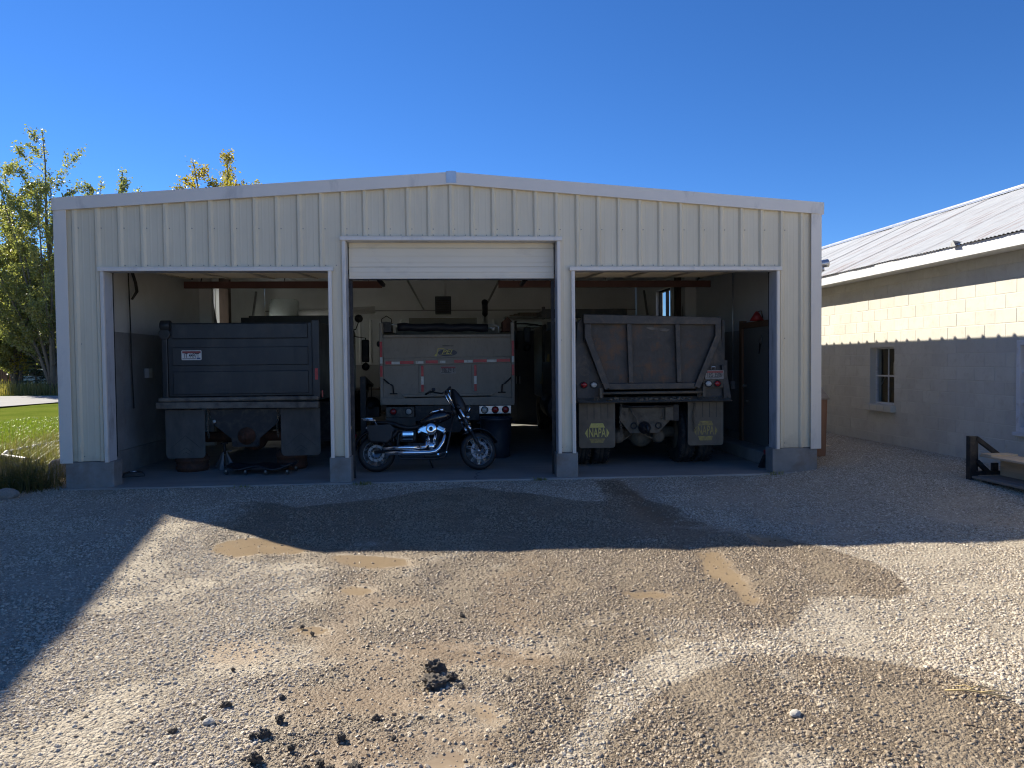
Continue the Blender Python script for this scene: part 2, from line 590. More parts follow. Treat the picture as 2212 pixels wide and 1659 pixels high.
def leafmat(name, cols, trans=0.45):
    k = NT(name)
    v = k.wpos()
    n1 = k.noise(v, 0.9, 2, 0.5)
    n2 = k.noise(v, 9.0, 2, 0.5)
    f = k.math("ADD", k.math("MULTIPLY", n1, 0.45), k.math("MULTIPLY", n2, 0.55))
    c = k.ramp(f, [(0.32 + 0.36 * i / (len(cols) - 1), cc) for i, cc in enumerate(cols)])
    k.l(c, k.b.inputs["Base Color"])
    k.b.inputs["Roughness"].default_value = 0.42
    t = k.n("BsdfTranslucent")
    k.l(k.mix(1.0, c, (1.5, 1.6, 0.7, 1), "MULTIPLY"), t.inputs["Color"])
    m = k.n("MixShader")
    m.inputs[0].default_value = trans
    k.l(k.b.outputs[0], m.inputs[1])
    k.l(t.outputs[0], m.inputs[2])
    k.l(m.outputs[0], k.out.inputs["Surface"])
    return k.m


M["leaf_green"] = leafmat("poplar_leaves", [(0.11, 0.13, 0.06), (0.20, 0.215, 0.10), (0.29, 0.285, 0.14), (0.44, 0.36, 0.13)], 0.5)
M["leaf_gold"] = leafmat("golden_leaves", [(0.16, 0.16, 0.04), (0.32, 0.25, 0.05), (0.46, 0.32, 0.05)], 0.55)
M["needle"] = leafmat("spruce_needles", [(0.018, 0.035, 0.02), (0.03, 0.055, 0.03), (0.05, 0.075, 0.04)], 0.15)
M["grassblade"] = leafmat("dry_and_green_blades", [(0.06, 0.085, 0.025), (0.13, 0.12, 0.05), (0.26, 0.20, 0.10)], 0.35)
M["verge"] = leafmat("verge_grass_blades", [(0.14, 0.15, 0.04), (0.25, 0.22, 0.09), (0.36, 0.29, 0.14)], 0.35)
M["lawnblade"] = leafmat("lawn_blades", [(0.09, 0.14, 0.02), (0.14, 0.19, 0.028), (0.19, 0.23, 0.04)], 0.4)

# ================================================================== GROUND
WET_UPPER = [(1.96, -0.2), (2.39, -0.26), (2.36, -1.56), (2.57, -2.61), (2.66, -3.28), (3.02, -3.6), (3.25, -4.11), (3.38, -4.39), (3.49, -4.79), (3.48, -5.27), (3.34, -5.62), (3.08, -5.8), (2.89, -5.65), (2.64, -5.67), (2.34, -5.89), (2.15, -6.22), (1.96, -6.43), (1.69, -6.53), (1.4, -6.53), (1.09, -6.64), (0.75, -6.98), (0.4, -7.76), (-0.97, -7.63), (-0.84, -7.14), (-1.26, -6.78), (-1.59, -6.22), (-1.33, -5.76), (-1.18, -5.29), (-1.46, -4.65), (-2.02, -4.0), (-2.43, -3.62), (-2.83, -2.55), (-3.49, -1.97), (-2.81, -0.87), (-1.91, -1.77), (-0.97, -1.28), (-0.53, -0.83), (0.22, -0.56), (0.98, -1.21), (1.5, -1.77), (1.84, -1.81)]
WET_LOWER = [(0.58, -7.78), (0.74, -7.39), (1.05, -7.01), (1.4, -6.71), (1.77, -6.61), (2.07, -6.62), (2.35, -6.77), (2.69, -6.94), (2.74, -7.15), (2.8, -7.37), (2.76, -7.67), (2.35, -8.15), (0.54, -7.98)]
MUDS = [
    [(-2.32, -3.8), (-2.34, -3.35), (-2.07, -3.19), (-1.68, -3.33), (-1.33, -3.75), (-1.47, -3.9), (-1.81, -3.86), (-2.02, -4.0)],
    [(-1.2, -4.02), (-0.95, -4.0), (-0.65, -4.08), (-0.36, -4.2), (-0.42, -4.49), (-0.73, -4.53), (-0.97, -4.43)],
    [(-0.97, -5.02), (-0.83, -4.92), (-0.64, -5.02), (-0.58, -5.22), (-0.75, -5.28), (-0.91, -5.18)],
    [(2.15, -4.24), (2.39, -4.27), (2.24, -5.2), (2.16, -5.75), (2.01, -5.79), (2.04, -5.24), (2.01, -4.84)],
    [(1.18, -5.38), (1.37, -5.32), (1.6, -5.37), (1.6, -5.5), (1.38, -5.54), (1.18, -5.51)],
    [(0.02, -7.12), (0.16, -7.06), (0.21, -7.19), (0.22, -7.34), (0.1, -7.37), (0.03, -7.25)],
    [(-0.23, -7.57), (-0.07, -7.51), (0.1, -7.58), (0.07, -7.73), (-0.24, -7.72)],
    [(-1.18, -5.87), (-0.89, -5.81), (-0.81, -5.95), (-0.99, -6.06)],
    [(2.88, -3.48), (3.16, -3.72), (3.13, -4.19), (2.81, -4.1)]]
DIRT = [
    [(-0.64, -7.39), (-0.5, -7.33), (-0.29, -7.36), (0.02, -7.32), (0.19, -7.42), (0.19, -7.67), (-0.18, -7.74), (-0.57, -7.71), (-0.7, -7.54)],
    [(-1.55, -6.19), (-1.43, -6.05), (-1.12, -6.12), (-1.07, -6.35), (-1.25, -6.47), (-1.44, -6.45)],
    [(-0.9, -6.9), (-0.5, -6.75), (0.1, -7.05), (0.2, -7.25), (-0.3, -7.2), (-0.8, -7.2)],
    [(-0.6, -6.3), (-0.1, -6.2), (0.6, -6.5), (0.5, -6.75), (-0.2, -6.6)],
    [(1.99, -0.2), (2.39, -0.26), (2.37, -2.18), (2.58, -3.22), (2.2, -3.5), (2.07, -2.28)]]
GX0, GX1, GY0, GY1, GS = -9.5, 9.6, -9.6, 12.0, 0.048


def ground_z(x, y):
    """height of the yard at world x, y (arrays or floats)"""
    x, y = np.asarray(x, float), np.asarray(y, float)
    z = -0.02 + 0.20 * sstep(4.4, 7.4, x) * sstep(-5.5, -0.8, y)
    z = z + 0.035 * fbm(x * 0.55 + 3, y * 0.55, 3, 5) * sstep(0.0, -1.5, y) + 0.014 * fbm(x * 2.6, y * 2.6, 3, 9)
    return z


gx = np.arange(GX0, GX1 + 1e-6, GS)
gy = np.arange(GY0, GY1 + 1e-6, GS)
XX, YY = np.meshgrid(gx, gy)
wx = XX + 0.16 * fbm(XX * 2.2, YY * 2.2, 4, 21)
wy = YY + 0.16 * fbm(XX * 2.2 + 40, YY * 2.2, 4, 33)


def blur(a, it):
    for _ in range(it):
        p = np.pad(a, 1, mode="edge")
        a = (p[:-2, 1:-1] + p[2:, 1:-1] + p[1:-1, :-2] + p[1:-1, 2:] + 2 * a) / 6
    return a


wet = np.maximum(inside(WET_UPPER, wx, wy), inside(WET_LOWER, wx, wy)).astype(float)
wet = blur(wet, 4)
# the soaked middle of the yard, drier towards the left
wet *= 1 - 0.75 * sstep(-0.6, -1.6, XX) * sstep(-3.9, -4.4, YY)
wet *= np.clip(0.85 + 1.5 * fbm(XX * 1.1 + 7, YY * 1.1, 4, 95), 0.48, 1.0)
wet *= 1 - 0.7 * sstep(-1.9, -3.0, XX) * sstep(-3.4, -2.8, YY)
wx2 = XX + 0.10 * fbm(XX * 6, YY * 6, 3, 51)
wy2 = YY + 0.10 * fbm(XX * 6 + 9, YY * 6, 3, 63)
mud = np.zeros_like(XX)
for p in MUDS:
    mud = np.maximum(mud, inside(p, wx2, wy2).astype(float))
mud = blur(mud, 3)
dirt = np.zeros_like(XX)
for p in DIRT:
    dirt = np.maximum(dirt, inside(p, wx2, wy2).astype(float))
dirt = np.maximum(blur(dirt, 3), mud)
dirt = np.maximum(dirt, 0.8 * sstep(0.10, 0.22, fbm(XX * 1.3, YY * 1.3, 4, 77)) * sstep(-1.5, -0.6, XX) * sstep(1.2, 0.2, XX) * sstep(-3.9, -4.4, YY))
ZZ = ground_z(XX, YY) + 0.03 * fbm(XX * 1.4, YY * 1.4, 3, 61) * sstep(-1.0, -2.5, YY) - 0.012 * mud + 0.010 * fbm(XX * 9, YY * 9, 2, 3) * (1 - mud)
# the two tyre ruts that leave the eastern bay
for cxr in (2.2, 3.05):
    ZZ -= 0.012 * np.exp(-((XX - cxr - 0.10 * (YY + 3)) / 0.16) ** 2) * sstep(-0.1, -0.6, YY) * sstep(-6.5, -5, YY)
inb = (XX > -5.44) & (XX < 5.42) & (YY > 0.02)
lawn_side = (XX < -6.6 + 0.5 * fbm(YY * 1.1, XX * 0, 3, 8)) & (YY > -0.45 + 0.6 * fbm(XX * 1.3, YY * 0, 2, 4))
ZZ = np.where(inb, -0.12, ZZ)
ZZ = np.where(lawn_side, -0.12, ZZ)
nx, ny = len(gx), len(gy)
V = np.stack([XX.ravel(), YY.ravel(), ZZ.ravel()], 1)
idx = np.arange(nx * ny).reshape(ny, nx)
Fq = np.stack([idx[:-1, :-1].ravel(), idx[:-1, 1:].ravel(), idx[1:, 1:].ravel(), idx[1:, :-1].ravel()], 1)


def np_mesh(name, V, F, mat, smooth=True):
    me = bpy.data.meshes.new(name)
    nF, k = F.shape
    me.vertices.add(len(V))
    me.vertices.foreach_set("co", V.astype(np.float32).ravel())
    me.loops.add(nF * k)
    me.loops.foreach_set("vertex_index", F.astype(np.int32).ravel())
    me.polygons.add(nF)
    me.polygons.foreach_set("loop_start", np.arange(0, nF * k, k, dtype=np.int32))
    me.polygons.foreach_set("loop_total", np.full(nF, k, np.int32))
    me.polygons.foreach_set("use_smooth", np.full(nF, smooth))
    me.update()
    me.validate()
    if mat:
        me.materials.append(mat)
    return me


def attr(me, name, a):
    at = me.attributes.new(name, "FLOAT", "POINT")
    at.data.foreach_set("value", a.astype(np.float32).ravel())


# gravel base material (between and below the stones)
k = NT("gravel_bed")
v = k.wpos()
n_big = k.noise(v, 1.1, 4, 0.6)
n_mid = k.noise(v, 30.0, 3, 0.7)
vor = k.n("TexVoronoi")
vor.inputs["Scale"].default_value = 46.0
vor.inputs["Randomness"].default_value = 1.0
k.l(v, vor.inputs["Vector"])
vor2 = k.n("TexVoronoi")
vor2.inputs["Scale"].default_value = 110.0
k.l(v, vor2.inputs["Vector"])
sep = k.n("SeparateColor")
k.l(vor.outputs["Color"], sep.inputs[0])
peb = k.ramp(sep.outputs[0], [(0.0, (0.20, 0.165, 0.125)), (0.3, (0.36, 0.31, 0.24)), (0.6, (0.46, 0.405, 0.32)), (0.85, (0.56, 0.50, 0.40)), (1.0, (0.32, 0.28, 0.235))])
fines = k.ramp(n_big, [(0.3, (0.35, 0.30, 0.225)), (0.7, (0.44, 0.385, 0.30))])
wet_a = k.ramp(k.math("ADD", k.n("Attribute", attribute_name="wet").outputs["Fac"], k.math("MULTIPLY", k.math("SUBTRACT", k.noise(v, 7.0, 6, 0.75), 0.5), 0.9)), [(0.36, 0.0), (0.60, 1.0)])
mud_a = k.ramp(k.math("ADD", k.n("Attribute", attribute_name="mud").outputs["Fac"], k.math("MULTIPLY", k.math("SUBTRACT", k.noise(v, 12.0, 6, 0.8), 0.5), 1.1)), [(0.40, 0.0), (0.75, 1.0)])
dirt_a = k.n("Attribute", attribute_name="dirt").outputs["Fac"]
gap_shade = k.math("MULTIPLY", k.n("Attribute", attribute_name="stones").outputs["Fac"], 0.00026, True)
c = k.mix(0.55, fines, peb)
c = k.mix(k.math("MULTIPLY", gap_shade, 0.8), c, k.mix(1.0, c, (0.60, 0.57, 0.53), "MULTIPLY"))  # bed darkened where stones are dense: shade of the gaps painted in
c = k.mix(k.math("MULTIPLY", dirt_a, 0.75), c, (0.30, 0.225, 0.15))
c = k.mix(k.math("MULTIPLY", wet_a, 0.9), c, k.mix(1.0, c, (0.52, 0.46, 0.385), "MULTIPLY"))
c = k.mix(k.math("MULTIPLY", mud_a, 0.72), c, k.ramp(k.math("ADD", k.math("MULTIPLY", n_mid, 0.5), k.math("MULTIPLY", n_big, 0.5)), [(0.3, (0.25, 0.185, 0.115)), (0.7, (0.40, 0.305, 0.195))]))
hgt = k.math("MULTIPLY", k.math("SUBTRACT", 1.0, vor.outputs["Distance"]), 1.0)
hgt = k.math("ADD", hgt, k.math("MULTIPLY", k.math("SUBTRACT", 1.0, vor2.outputs["Distance"]), 0.5))
hgt = k.math("ADD", hgt, k.math("MULTIPLY", n_mid, 0.6))
hgt = k.math("MULTIPLY", hgt, k.math("SUBTRACT", 1.0, k.math("MULTIPLY", mud_a, 0.96)))
hgt = k.math("MULTIPLY", hgt, k.math("SUBTRACT", 1.0, k.math("MULTIPLY", dirt_a, 0.55)))
k.bump(hgt, 0.012, 0.9)
ro = k.math("SUBTRACT", 0.9, k.math("MULTIPLY", wet_a, 0.22))
ro = k.math("SUBTRACT", ro, k.math("MULTIPLY", mud_a, 0.38))
M["gravel"] = k.done(c, ro)

# pebble material
k = NT("pebbles")
oi = k.n("ObjectInfo").outputs["Random"]
wet_i = k.ramp(k.math("ADD", k.n("Attribute", attribute_name="wet", attribute_type="INSTANCER").outputs["Fac"], k.math("MULTIPLY", k.math("SUBTRACT", k.noise(k.wpos(), 7.0, 6, 0.75), 0.5), 0.9)), [(0.36, 0.0), (0.60, 1.0)])
pc = k.ramp(oi, [(0.0, (0.24, 0.185, 0.125)), (0.12, (0.39, 0.33, 0.25)), (0.35, (0.51, 0.445, 0.345)), (0.6, (0.61, 0.54, 0.43)),
                 (0.78, (0.43, 0.37, 0.30)), (0.9, (0.72, 0.64, 0.50)), (1.0, (0.30, 0.225, 0.16))])
pn = k.noise(k.coord("Object"), 40.0, 3, 0.6)
pc = k.mix(0.35, pc, k.mix(1.0, pc, k.ramp(pn, [(0.3, 0.55), (0.7, 1.3)]), "MULTIPLY"))
pc = k.mix(k.math("MULTIPLY", wet_i, 0.85), pc, k.mix(1.0, pc, (0.56, 0.495, 0.415), "MULTIPLY"))
k.l(pc, k.b.inputs["Base Color"])
k.l(k.math("SUBTRACT", 0.8, k.math("MULTIPLY", wet_i, 0.30)), k.b.inputs["Roughness"])
M["pebble"] = k.m

me = np_mesh("gravel_yard", V, Fq, M["gravel"])
attr(me, "wet", wet)
attr(me, "mud", mud)
attr(me, "dirt", dirt)
depth = YY + 10.85
dens = np.clip(1.0 - 0.06 * np.clip(depth - 3.2, 0, 20), 0.25, 1) * 5600
patch = 0.55 + 0.9 * (fbm(XX * 0.9, YY * 0.9, 3, 91) + 0.5) * 0.9
dens = dens * np.clip(patch, 0.35, 1.2) * (1 - 0.86 * mud) * (1 - 0.62 * dirt)
# compacted wheel lanes where few stones lie loose
lane = np.zeros_like(XX)
for c0 in (-4.2, -2.5, -0.95, 0.75, 2.2, 3.95):
    cc = c0 * (0.55 + 0.45 * sstep(-9, 0, YY)) + 0.18 * np.sin(YY * 0.7 + c0) + 0.25 * fbm(YY * 0.5 + c0 * 3, YY * 0, 2, 17)
    lane = np.maximum(lane, np.exp(-((XX - cc) / 0.20) ** 4) * np.clip(0.55 + 1.6 * fbm(XX * 2, YY * 0.8 + 5, 3, 45), 0, 0.95))
dens = dens * (1 - lane * 0.9)
dens = dens * (0.28 + 1.1 * sstep(-0.18, 0.10, fbm(XX * 2.3, YY * 2.3, 5, 71)))
dens = np.where(inb | lawn_side, 0, dens)
dens = np.where((XX < -7) | (YY < -8.6) | (XX > 7.55) | (YY > 7), 0, dens)
dens = np.where(np.abs(XX - 0.076 * (YY + 10.85)) > 0.72 * (YY + 10.85) + 0.8, 0, dens)
attr(me, "stones", dens)
yard = bpy.data.objects.new("gravel_yard", me)
COL.objects.link(yard)
struct(yard)

# loose pebbles: real stones scattered over the yard (nobody could count them)
pm = np_mesh("gravel_pebbles", V.copy(), Fq, M["pebble"])
attr(pm, "wet", wet)
attr(pm, "stones", dens)
peb_o = bpy.data.objects.new("gravel_pebbles", pm)
COL.objects.link(peb_o)
peb_o["kind"] = "stuff"
tag(peb_o, "loose tan and grey pebbles covering the yard", "gravel")
gt = bpy.data.node_groups.new("pebble_scatter", "GeometryNodeTree")
gt.interface.new_socket("Geometry", in_out="INPUT", socket_type="NodeSocketGeometry")
gt.interface.new_socket("Geometry", in_out="OUTPUT", socket_type="NodeSocketGeometry")
G = lambda t: gt.nodes.new(t)
gi, go = G("NodeGroupInput"), G("NodeGroupOutput")
dp = G("GeometryNodeDistributePointsOnFaces")
na = G("GeometryNodeInputNamedAttribute")
na.data_type = "FLOAT"
na.inputs["Name"].default_value = "stones"
gt.links.new(na.outputs["Attribute"], dp.inputs["Density"])
gt.links.new(gi.outputs[0], dp.inputs["Mesh"])
dp.inputs["Seed"].default_value = 3
join = G("GeometryNodeGeometryToInstance")
for s in range(5):
    ico = G("GeometryNodeMeshIcoSphere")
    ico.inputs["Radius"].default_value = 1.0
    ico.inputs["Subdivisions"].default_value = 2
    sp = G("GeometryNodeSetPosition")
    nz = G("ShaderNodeTexNoise")
    nz.noise_dimensions = "4D"
    nz.inputs["W"].default_value = 3.7 * s
    nz.inputs["Scale"].default_value = 0.85
    nz.inputs["Detail"].default_value = 1.0
    sub = G("ShaderNodeVectorMath")
    sub.operation = "SUBTRACT"
    sub.inputs[1].default_value = (0.5, 0.5, 0.5)
    mul = G("ShaderNodeVectorMath")
    mul.operation = "SCALE"
    mul.inputs["Scale"].default_value = 1.6
    gt.links.new(nz.outputs["Color"], sub.inputs[0])
    gt.links.new(sub.outputs[0], mul.inputs[0])
    gt.links.new(ico.outputs["Mesh"], sp.inputs["Geometry"])
    gt.links.new(mul.outputs[0], sp.inputs["Offset"])
    tf = G("GeometryNodeTransform")
    tf.inputs["Scale"].default_value = [(1.25, 0.85, 0.75), (1.0, 0.9, 0.9), (1.5, 0.9, 0.65), (0.9, 0.8, 0.95), (1.15, 1.0, 0.8)][s]
    gt.links.new(sp.outputs[0], tf.inputs["Geometry"])
    gt.links.new(tf.outputs[0], join.inputs[0])
iop = G("GeometryNodeInstanceOnPoints")
iop.inputs["Pick Instance"].default_value = True
gt.links.new(dp.outputs["Points"], iop.inputs["Points"])
gt.links.new(join.outputs[0], iop.inputs["Instance"])
rr = G("FunctionNodeRandomValue")
rr.data_type = "FLOAT_VECTOR"
rr.inputs[0].default_value = (-0.5, -0.5, 0)
rr.inputs[1].default_value = (0.5, 0.5, 6.283)
gt.links.new(rr.outputs[0], iop.inputs["Rotation"])
rs = G("FunctionNodeRandomValue")
rs.data_type = "FLOAT"
rs.inputs[2].default_value = 0.0
rs.inputs[3].default_value = 1.0
pw = G("ShaderNodeMath")
pw.operation = "POWER"
pw.inputs[1].default_value = 5.0
gt.links.new(rs.outputs[1], pw.inputs[0])
mr = G("ShaderNodeMath")
mr.operation = "MULTIPLY_ADD"
mr.inputs[1].default_value = 0.0092
mr.inputs[2].default_value = 0.0036
gt.links.new(pw.outputs[0], mr.inputs[0])
gt.links.new(mr.outputs[0], iop.inputs["Scale"])
sm = G("GeometryNodeSetMaterial")
sm.inputs["Material"].default_value = M["pebble"]
gt.links.new(iop.outputs[0], sm.inputs["Geometry"])
gt.links.new(sm.outputs[0], go.inputs[0])
md = peb_o.modifiers.new("scatter", "NODES")
md.node_group = gt

# wide terrain, lawn, road
k = NT("far_grass")
v = k.wpos()
c = k.ramp(k.noise(v, 0.15, 5, 0.6), [(0.3, (0.07, 0.09, 0.022)), (0.7, (0.13, 0.125, 0.045))])
M["terrain"] = k.done(c, 0.9)
t = MB()
t.add([(-900, -500, -0.16), (900, -500, -0.16), (900, 1500, -0.16), (-900, 1500, -0.16)], [(0, 1, 2, 3)])
struct(t.build("ground", M["terrain"]))
k = NT("pale_bounce_gravel")
v = k.wpos()
c = k.mix(0.4, k.ramp(k.noise(v, 0.4, 5, 0.6), [(0.3, (0.54, 0.44, 0.30)), (0.7, (0.64, 0.54, 0.39))]), k.ramp(k.noise(v, 35.0, 3, 0.7), [(0.3, 0.2), (0.7, 0.65)]))
k.bump(k.noise(v, 60.0, 3, 0.7), 0.02)
M["lot"] = k.done(c, 0.9)
t = MB()
t.add([(-45, -95, -0.075), (70, -95, -0.075), (70, -7.2, -0.075), (-45, -7.2, -0.075)], [(0, 1, 2, 3)])
struct(t.build("bounce_lot", M["lot"]))  # unseen lot behind the camera, added pale to bounce light onto the garage

k = NT("lawn_turf")
v = k.wpos()
n1 = k.noise(v, 0.5, 5, 0.6)
n2 = k.noise(v, 14.0, 4, 0.7)
c = k.ramp(k.math("ADD", k.math("MULTIPLY", n1, 0.6), k.math("MULTIPLY", n2, 0.4)),
           [(0.32, (0.075, 0.11, 0.016)), (0.5, (0.12, 0.155, 0.024)), (0.68, (0.175, 0.19, 0.04))])
k.bump(n2, 0.03)
M["lawn"] = k.done(c, 1.0, 0.0, 0.0)
lx = np.arange(-45, -5.5, 0.5)
ly = np.arange(-2.0, 42, 0.5)
LX, LY = np.meshgrid(lx, ly)
LZ = -0.03 + 0.06 * fbm(LX * 0.3, LY * 0.3, 3, 14)
li = np.arange(LX.size).reshape(LX.shape)
LF = np.stack([li[:-1, :-1].ravel(), li[:-1, 1:].ravel(), li[1:, 1:].ravel(), li[1:, :-1].ravel()], 1)
LZ = np.where((LX > -6.6) & (LY < 12), -0.15, LZ)
LZ = np.where(LY < -0.4, -0.14, LZ)
o = bpy.data.objects.new("lawn", np_mesh("lawn", np.stack([LX.ravel(), LY.ravel(), LZ.ravel()], 1), LF, M["lawn"]))
COL.objects.link(o)
struct(o)

k = NT("pale_asphalt")
v = k.wpos()
n1 = k.noise(v, 0.5, 5, 0.6)
n2 = k.noise(v, 40.0, 3, 0.7)
c = k.mix(0.3, k.ramp(n1, [(0.3, (0.20, 0.195, 0.19)), (0.7, (0.30, 0.29, 0.28))]), k.ramp(n2, [(0.3, 0.12), (0.7, 0.4)]))
M["asphalt"] = k.done(c, 0.9)
t = MB()
t.add([(-60, 33.6, 0.03), (-25.0, 32.5, 0.03), (-21.7, 32.2, 0.03), (30, 30.0, 0.03), (60, 29, 0.03), (60, 24, 0.03), (-12, 26.0, 0.03),
       (-17.9, 24.66, 0.03), (-18.66, 21.44, 0.03), (-21, 15, 0.03), (-29, 15, 0.03), (-29, 21, 0.03), (-60, 24, 0.03)],
      [tuple(range(13))])
struct(t.build("road", M["asphalt"]))

# garage floor slab
k = NT("slab_concrete")
v = k.wpos()
n1 = k.noise(v, 1.3, 6, 0.65)
n2 = k.noise(v, 30.0, 4, 0.6)
n3 = k.noise(k.wpos((0.4, 2.2, 1)), 1.7, 5, 0.7)
c = k.mix(0.4, k.ramp(n1, [(0.3, (0.28, 0.26, 0.225)), (0.7, (0.41, 0.38, 0.33))]), k.ramp(n3, [(0.35, 0.16), (0.65, 0.38)]))
k.bump(n2, 0.003)
M["slab"] = k.done(c, k.ramp(n1, [(0.3, 0.5), (0.7, 0.8)]))
t = MB()
t.box(-5.42, 5.40, -0.10, 10.75, -0.20, 0.004)
slab = struct(t.build("floor_slab", M["slab"], bevel=0.01))
t = MB()
t.tube([(0.28, -0.09, 0.005), (0.30, 0.05, 0.005), (0.26, 0.16, 0.005), (0.33, 0.30, 0.005), (0.29, 0.46, 0.005), (0.38, 0.66, 0.005)], 0.0035, 4)
t.build("crack", M["ink"], slab)

# ================================================================== GARAGE
garage = thing("garage_building", "long low cream metal-sided garage with three open bays and a shallow gable", "building")
ZR = lambda x: 4.42 - 0.40 * abs(x + 0.01) / 5.46
OPEN = [(-4.82, -1.77, 3.02), (-1.52, 1.49, 3.45), (1.75, 4.76, 3.02)]
BASE = 0.37


def rib_profile(x0, x1, pitch=0.305, off=-0.03):
    """(x, depth) points of ribbed sheet: a tall rib each pitch, two low stiffeners between"""
    pts = []
    i0 = int(math.floor((x0 - off) / pitch)) - 1
    for i in range(i0, i0 + int((x1 - x0) / pitch) + 4):
        c = off + i * pitch
        for dx, d in ((-0.042, 0.0), (-0.016, 0.032), (0.016, 0.032), (0.042, 0.0), (0.088, 0.0), (0.096, 0.0016), (0.108, 0.0016), (0.116, 0.0),
                      (0.189, 0.0), (0.197, 0.0016), (0.209, 0.0016), (0.217, 0.0)):
            pts.append((c + dx, d))
    out = [(x0, 0.0)] + [p for p in pts if x0 + 0.001 < p[0] < x1 - 0.001] + [(x1, 0.0)]
    return out


def ribbed_front(x0, x1):
    b = MB()
    cuts = [e for o in OPEN for e in (o[0] - 0.03, o[1] + 0.03)]
    prof = rib_profile(x0, x1)
    xs = []
    for a, c in zip(prof[:-1], prof[1:]):
        xs.append(a)
        for e in sorted(cuts):
            if a[0] < e < c[0]:
                t = (e - a[0]) / (c[0] - a[0])
                xs.append((e, a[1] + t * (c[1] - a[1])))
    xs.append(prof[-1])
    for (xa, da), (xb, db) in zip(xs[:-1], xs[1:]):
        m = (xa + xb) / 2
        bot = BASE
        for o in OPEN:
            if o[0] - 0.03 < m < o[1] + 0.03:
                bot = o[2] + 0.03
        ta, tb = ZR(xa) - 0.12, ZR(xb) - 0.12
        b.add([(xa, -da, bot), (xb, -db, bot), (xb, -db, tb), (xa, -da, ta)], [(0, 1, 2, 3)])
    return b


px = -5.40
for i in range(12):
    x1 = min(px + 0.915, 5.385)
    bb = ribbed_front(px, x1)
    p = bb.build("wall_panel", M["siding"], garage)
    p.location.y = -0.0015 * (i % 2)
    px = x1

# corner trims, rake trim, ridge piece
for xa, xb in ((-5.47, -5.30), (5.29, 5.45)):
    t = MB()
    t.box(xa, xb, -0.052, -0.036, BASE - 0.02, 3.92)
    if xa < 0:
        t.box(xa, xa + 0.016, -0.036, 0.16, BASE - 0.02, 3.92)
    else:
        t.box(xb - 0.016, xb, -0.036, 0.16, BASE - 0.02, 3.92)
    t.build("corner_trim", M["trim"], garage, bevel=0.003)
for s, xe in ((-1, -5.475), (1, 5.475)):
    for a, b_ in ((0.0, 0.36), (0.358, 0.7), (0.698, 1.0)):
        xa, xb = -0.02 + (xe + 0.02) * a, -0.02 + (xe + 0.02) * b_
        d = 0.002 if a == 0.358 else 0.0
        t = MB()
        t.prism([(xa, ZR(xa) - 0.172), (xb, ZR(xb) - 0.172), (xb, ZR(xb)), (xa, ZR(xa))], -0.072 - d, -0.056)
        t.prism([(xa, ZR(xa) - 0.172), (xb, ZR(xb) - 0.172), (xb, ZR(xb) - 0.160), (xa, ZR(xa) - 0.160)], -0.0555, -0.03)
        t.prism([(xa, ZR(xa) - 0.014), (xb, ZR(xb) - 0.014), (xb, ZR(xb) - 0.001), (xa, ZR(xa) - 0.001)], -0.0555, 0.10)
        t.build("rake_trim", M["trim"], garage)
t = MB()
t.prism([(-0.09, ZR(0) - 0.155), (0.055, ZR(0) - 0.155), (0.055, ZR(0) + 0.006), (-0.018, ZR(0) + 0.014), (-0.09, ZR(0) + 0.006)], -0.078, -0.0745)
t.build("ridge_end_plate", M["galv"], garage)

# door trims and reveals
for x0, x1, h in OPEN:
    t = MB()
    t.box(x0 - 0.075, x1 + 0.075, -0.075, -0.02, h, h + 0.052)
    t.box(x0 - 0.07, x1 + 0.07, -0.0755, 0.0, h + 0.0525, h + 0.058)
    t.build("head_trim", M["trim"], garage, bevel=0.003)
    for xx, s in ((x0, -1), (x1, 1)):
        t = MB()
        a, b_ = sorted((xx, xx + s * 0.05))
        t.box(a, b_, -0.058, -0.02, BASE - 0.015, h - 0.001)
        a, b_ = sorted((xx + s * 0.006, xx + s * 0.028))
        t.box(a, b_, -0.066, -0.0585, BASE - 0.012, h - 0.002)
        t.build("jamb_trim", M["trim"], garage, bevel=0.002)
        t = MB()
        a, b_ = sorted((xx + s * 0.001, xx + s * 0.012))
        t.box(a, b_, -0.0195, 0.215, BASE - 0.01, h - 0.001)
        t.build("door_jamb", M["jamb"], garage)
    t = MB()
    t.box(x0, x1, -0.0195, 0.17, h + 0.0005, h + 0.012)
    t.build("head_jamb", M["jamb"], garage)
# wall core behind the sheets
for xa, xb in ((-5.44, -4.84), (-1.752, -1.536), (1.506, 1.732), (4.778, 5.42)):
    t = MB()
    t.box(xa, xb, 0.006, 0.21, BASE, 3.47 if -2 < xa < 2 else 3.85)
    t.build("wall_core", M["liner_lo"], garage)
t = MB()
t.prism([(-5.4, 3.05), (-1.75, 3.05), (-1.55, 3.49), (1.52, 3.49), (1.72, 3.05), (5.4, 3.05), (5.4, ZR(5.4) - 0.14), (0, ZR(0) - 0.14),
         (-5.4, ZR(5.4) - 0.14)], 0.006, 0.16)
t.build("header_wall", M["liner"], garage)

# screws along the lintel and the panel mid-height
t = MB()
for i in range(-17, 18):
    c = -0.03 + 0.305 * i + 0.055
    for o in OPEN:
        if o[0] < c < o[1]:
            t.cyl((c, -0.001, o[2] + 0.085), (c, -0.008, o[2] + 0.085), 0.008, n=6)
            t.cyl((c + 0.15, -0.004, o[2] + 0.085), (c + 0.15, -0.010, o[2] + 0.085), 0.008, n=6)
    for zz in (3.62, 2.02, 0.44):
        free = all(not (o[0] - 0.05 < c < o[1] + 0.05 and zz < o[2] + 0.1) for o in OPEN)
        if free and abs(c) < 5.2:
            t.cyl((c, -0.001, zz), (c, -0.009, zz), 0.008, n=6)
t.build("screw_heads", M["screw"], garage, kind="stuff")

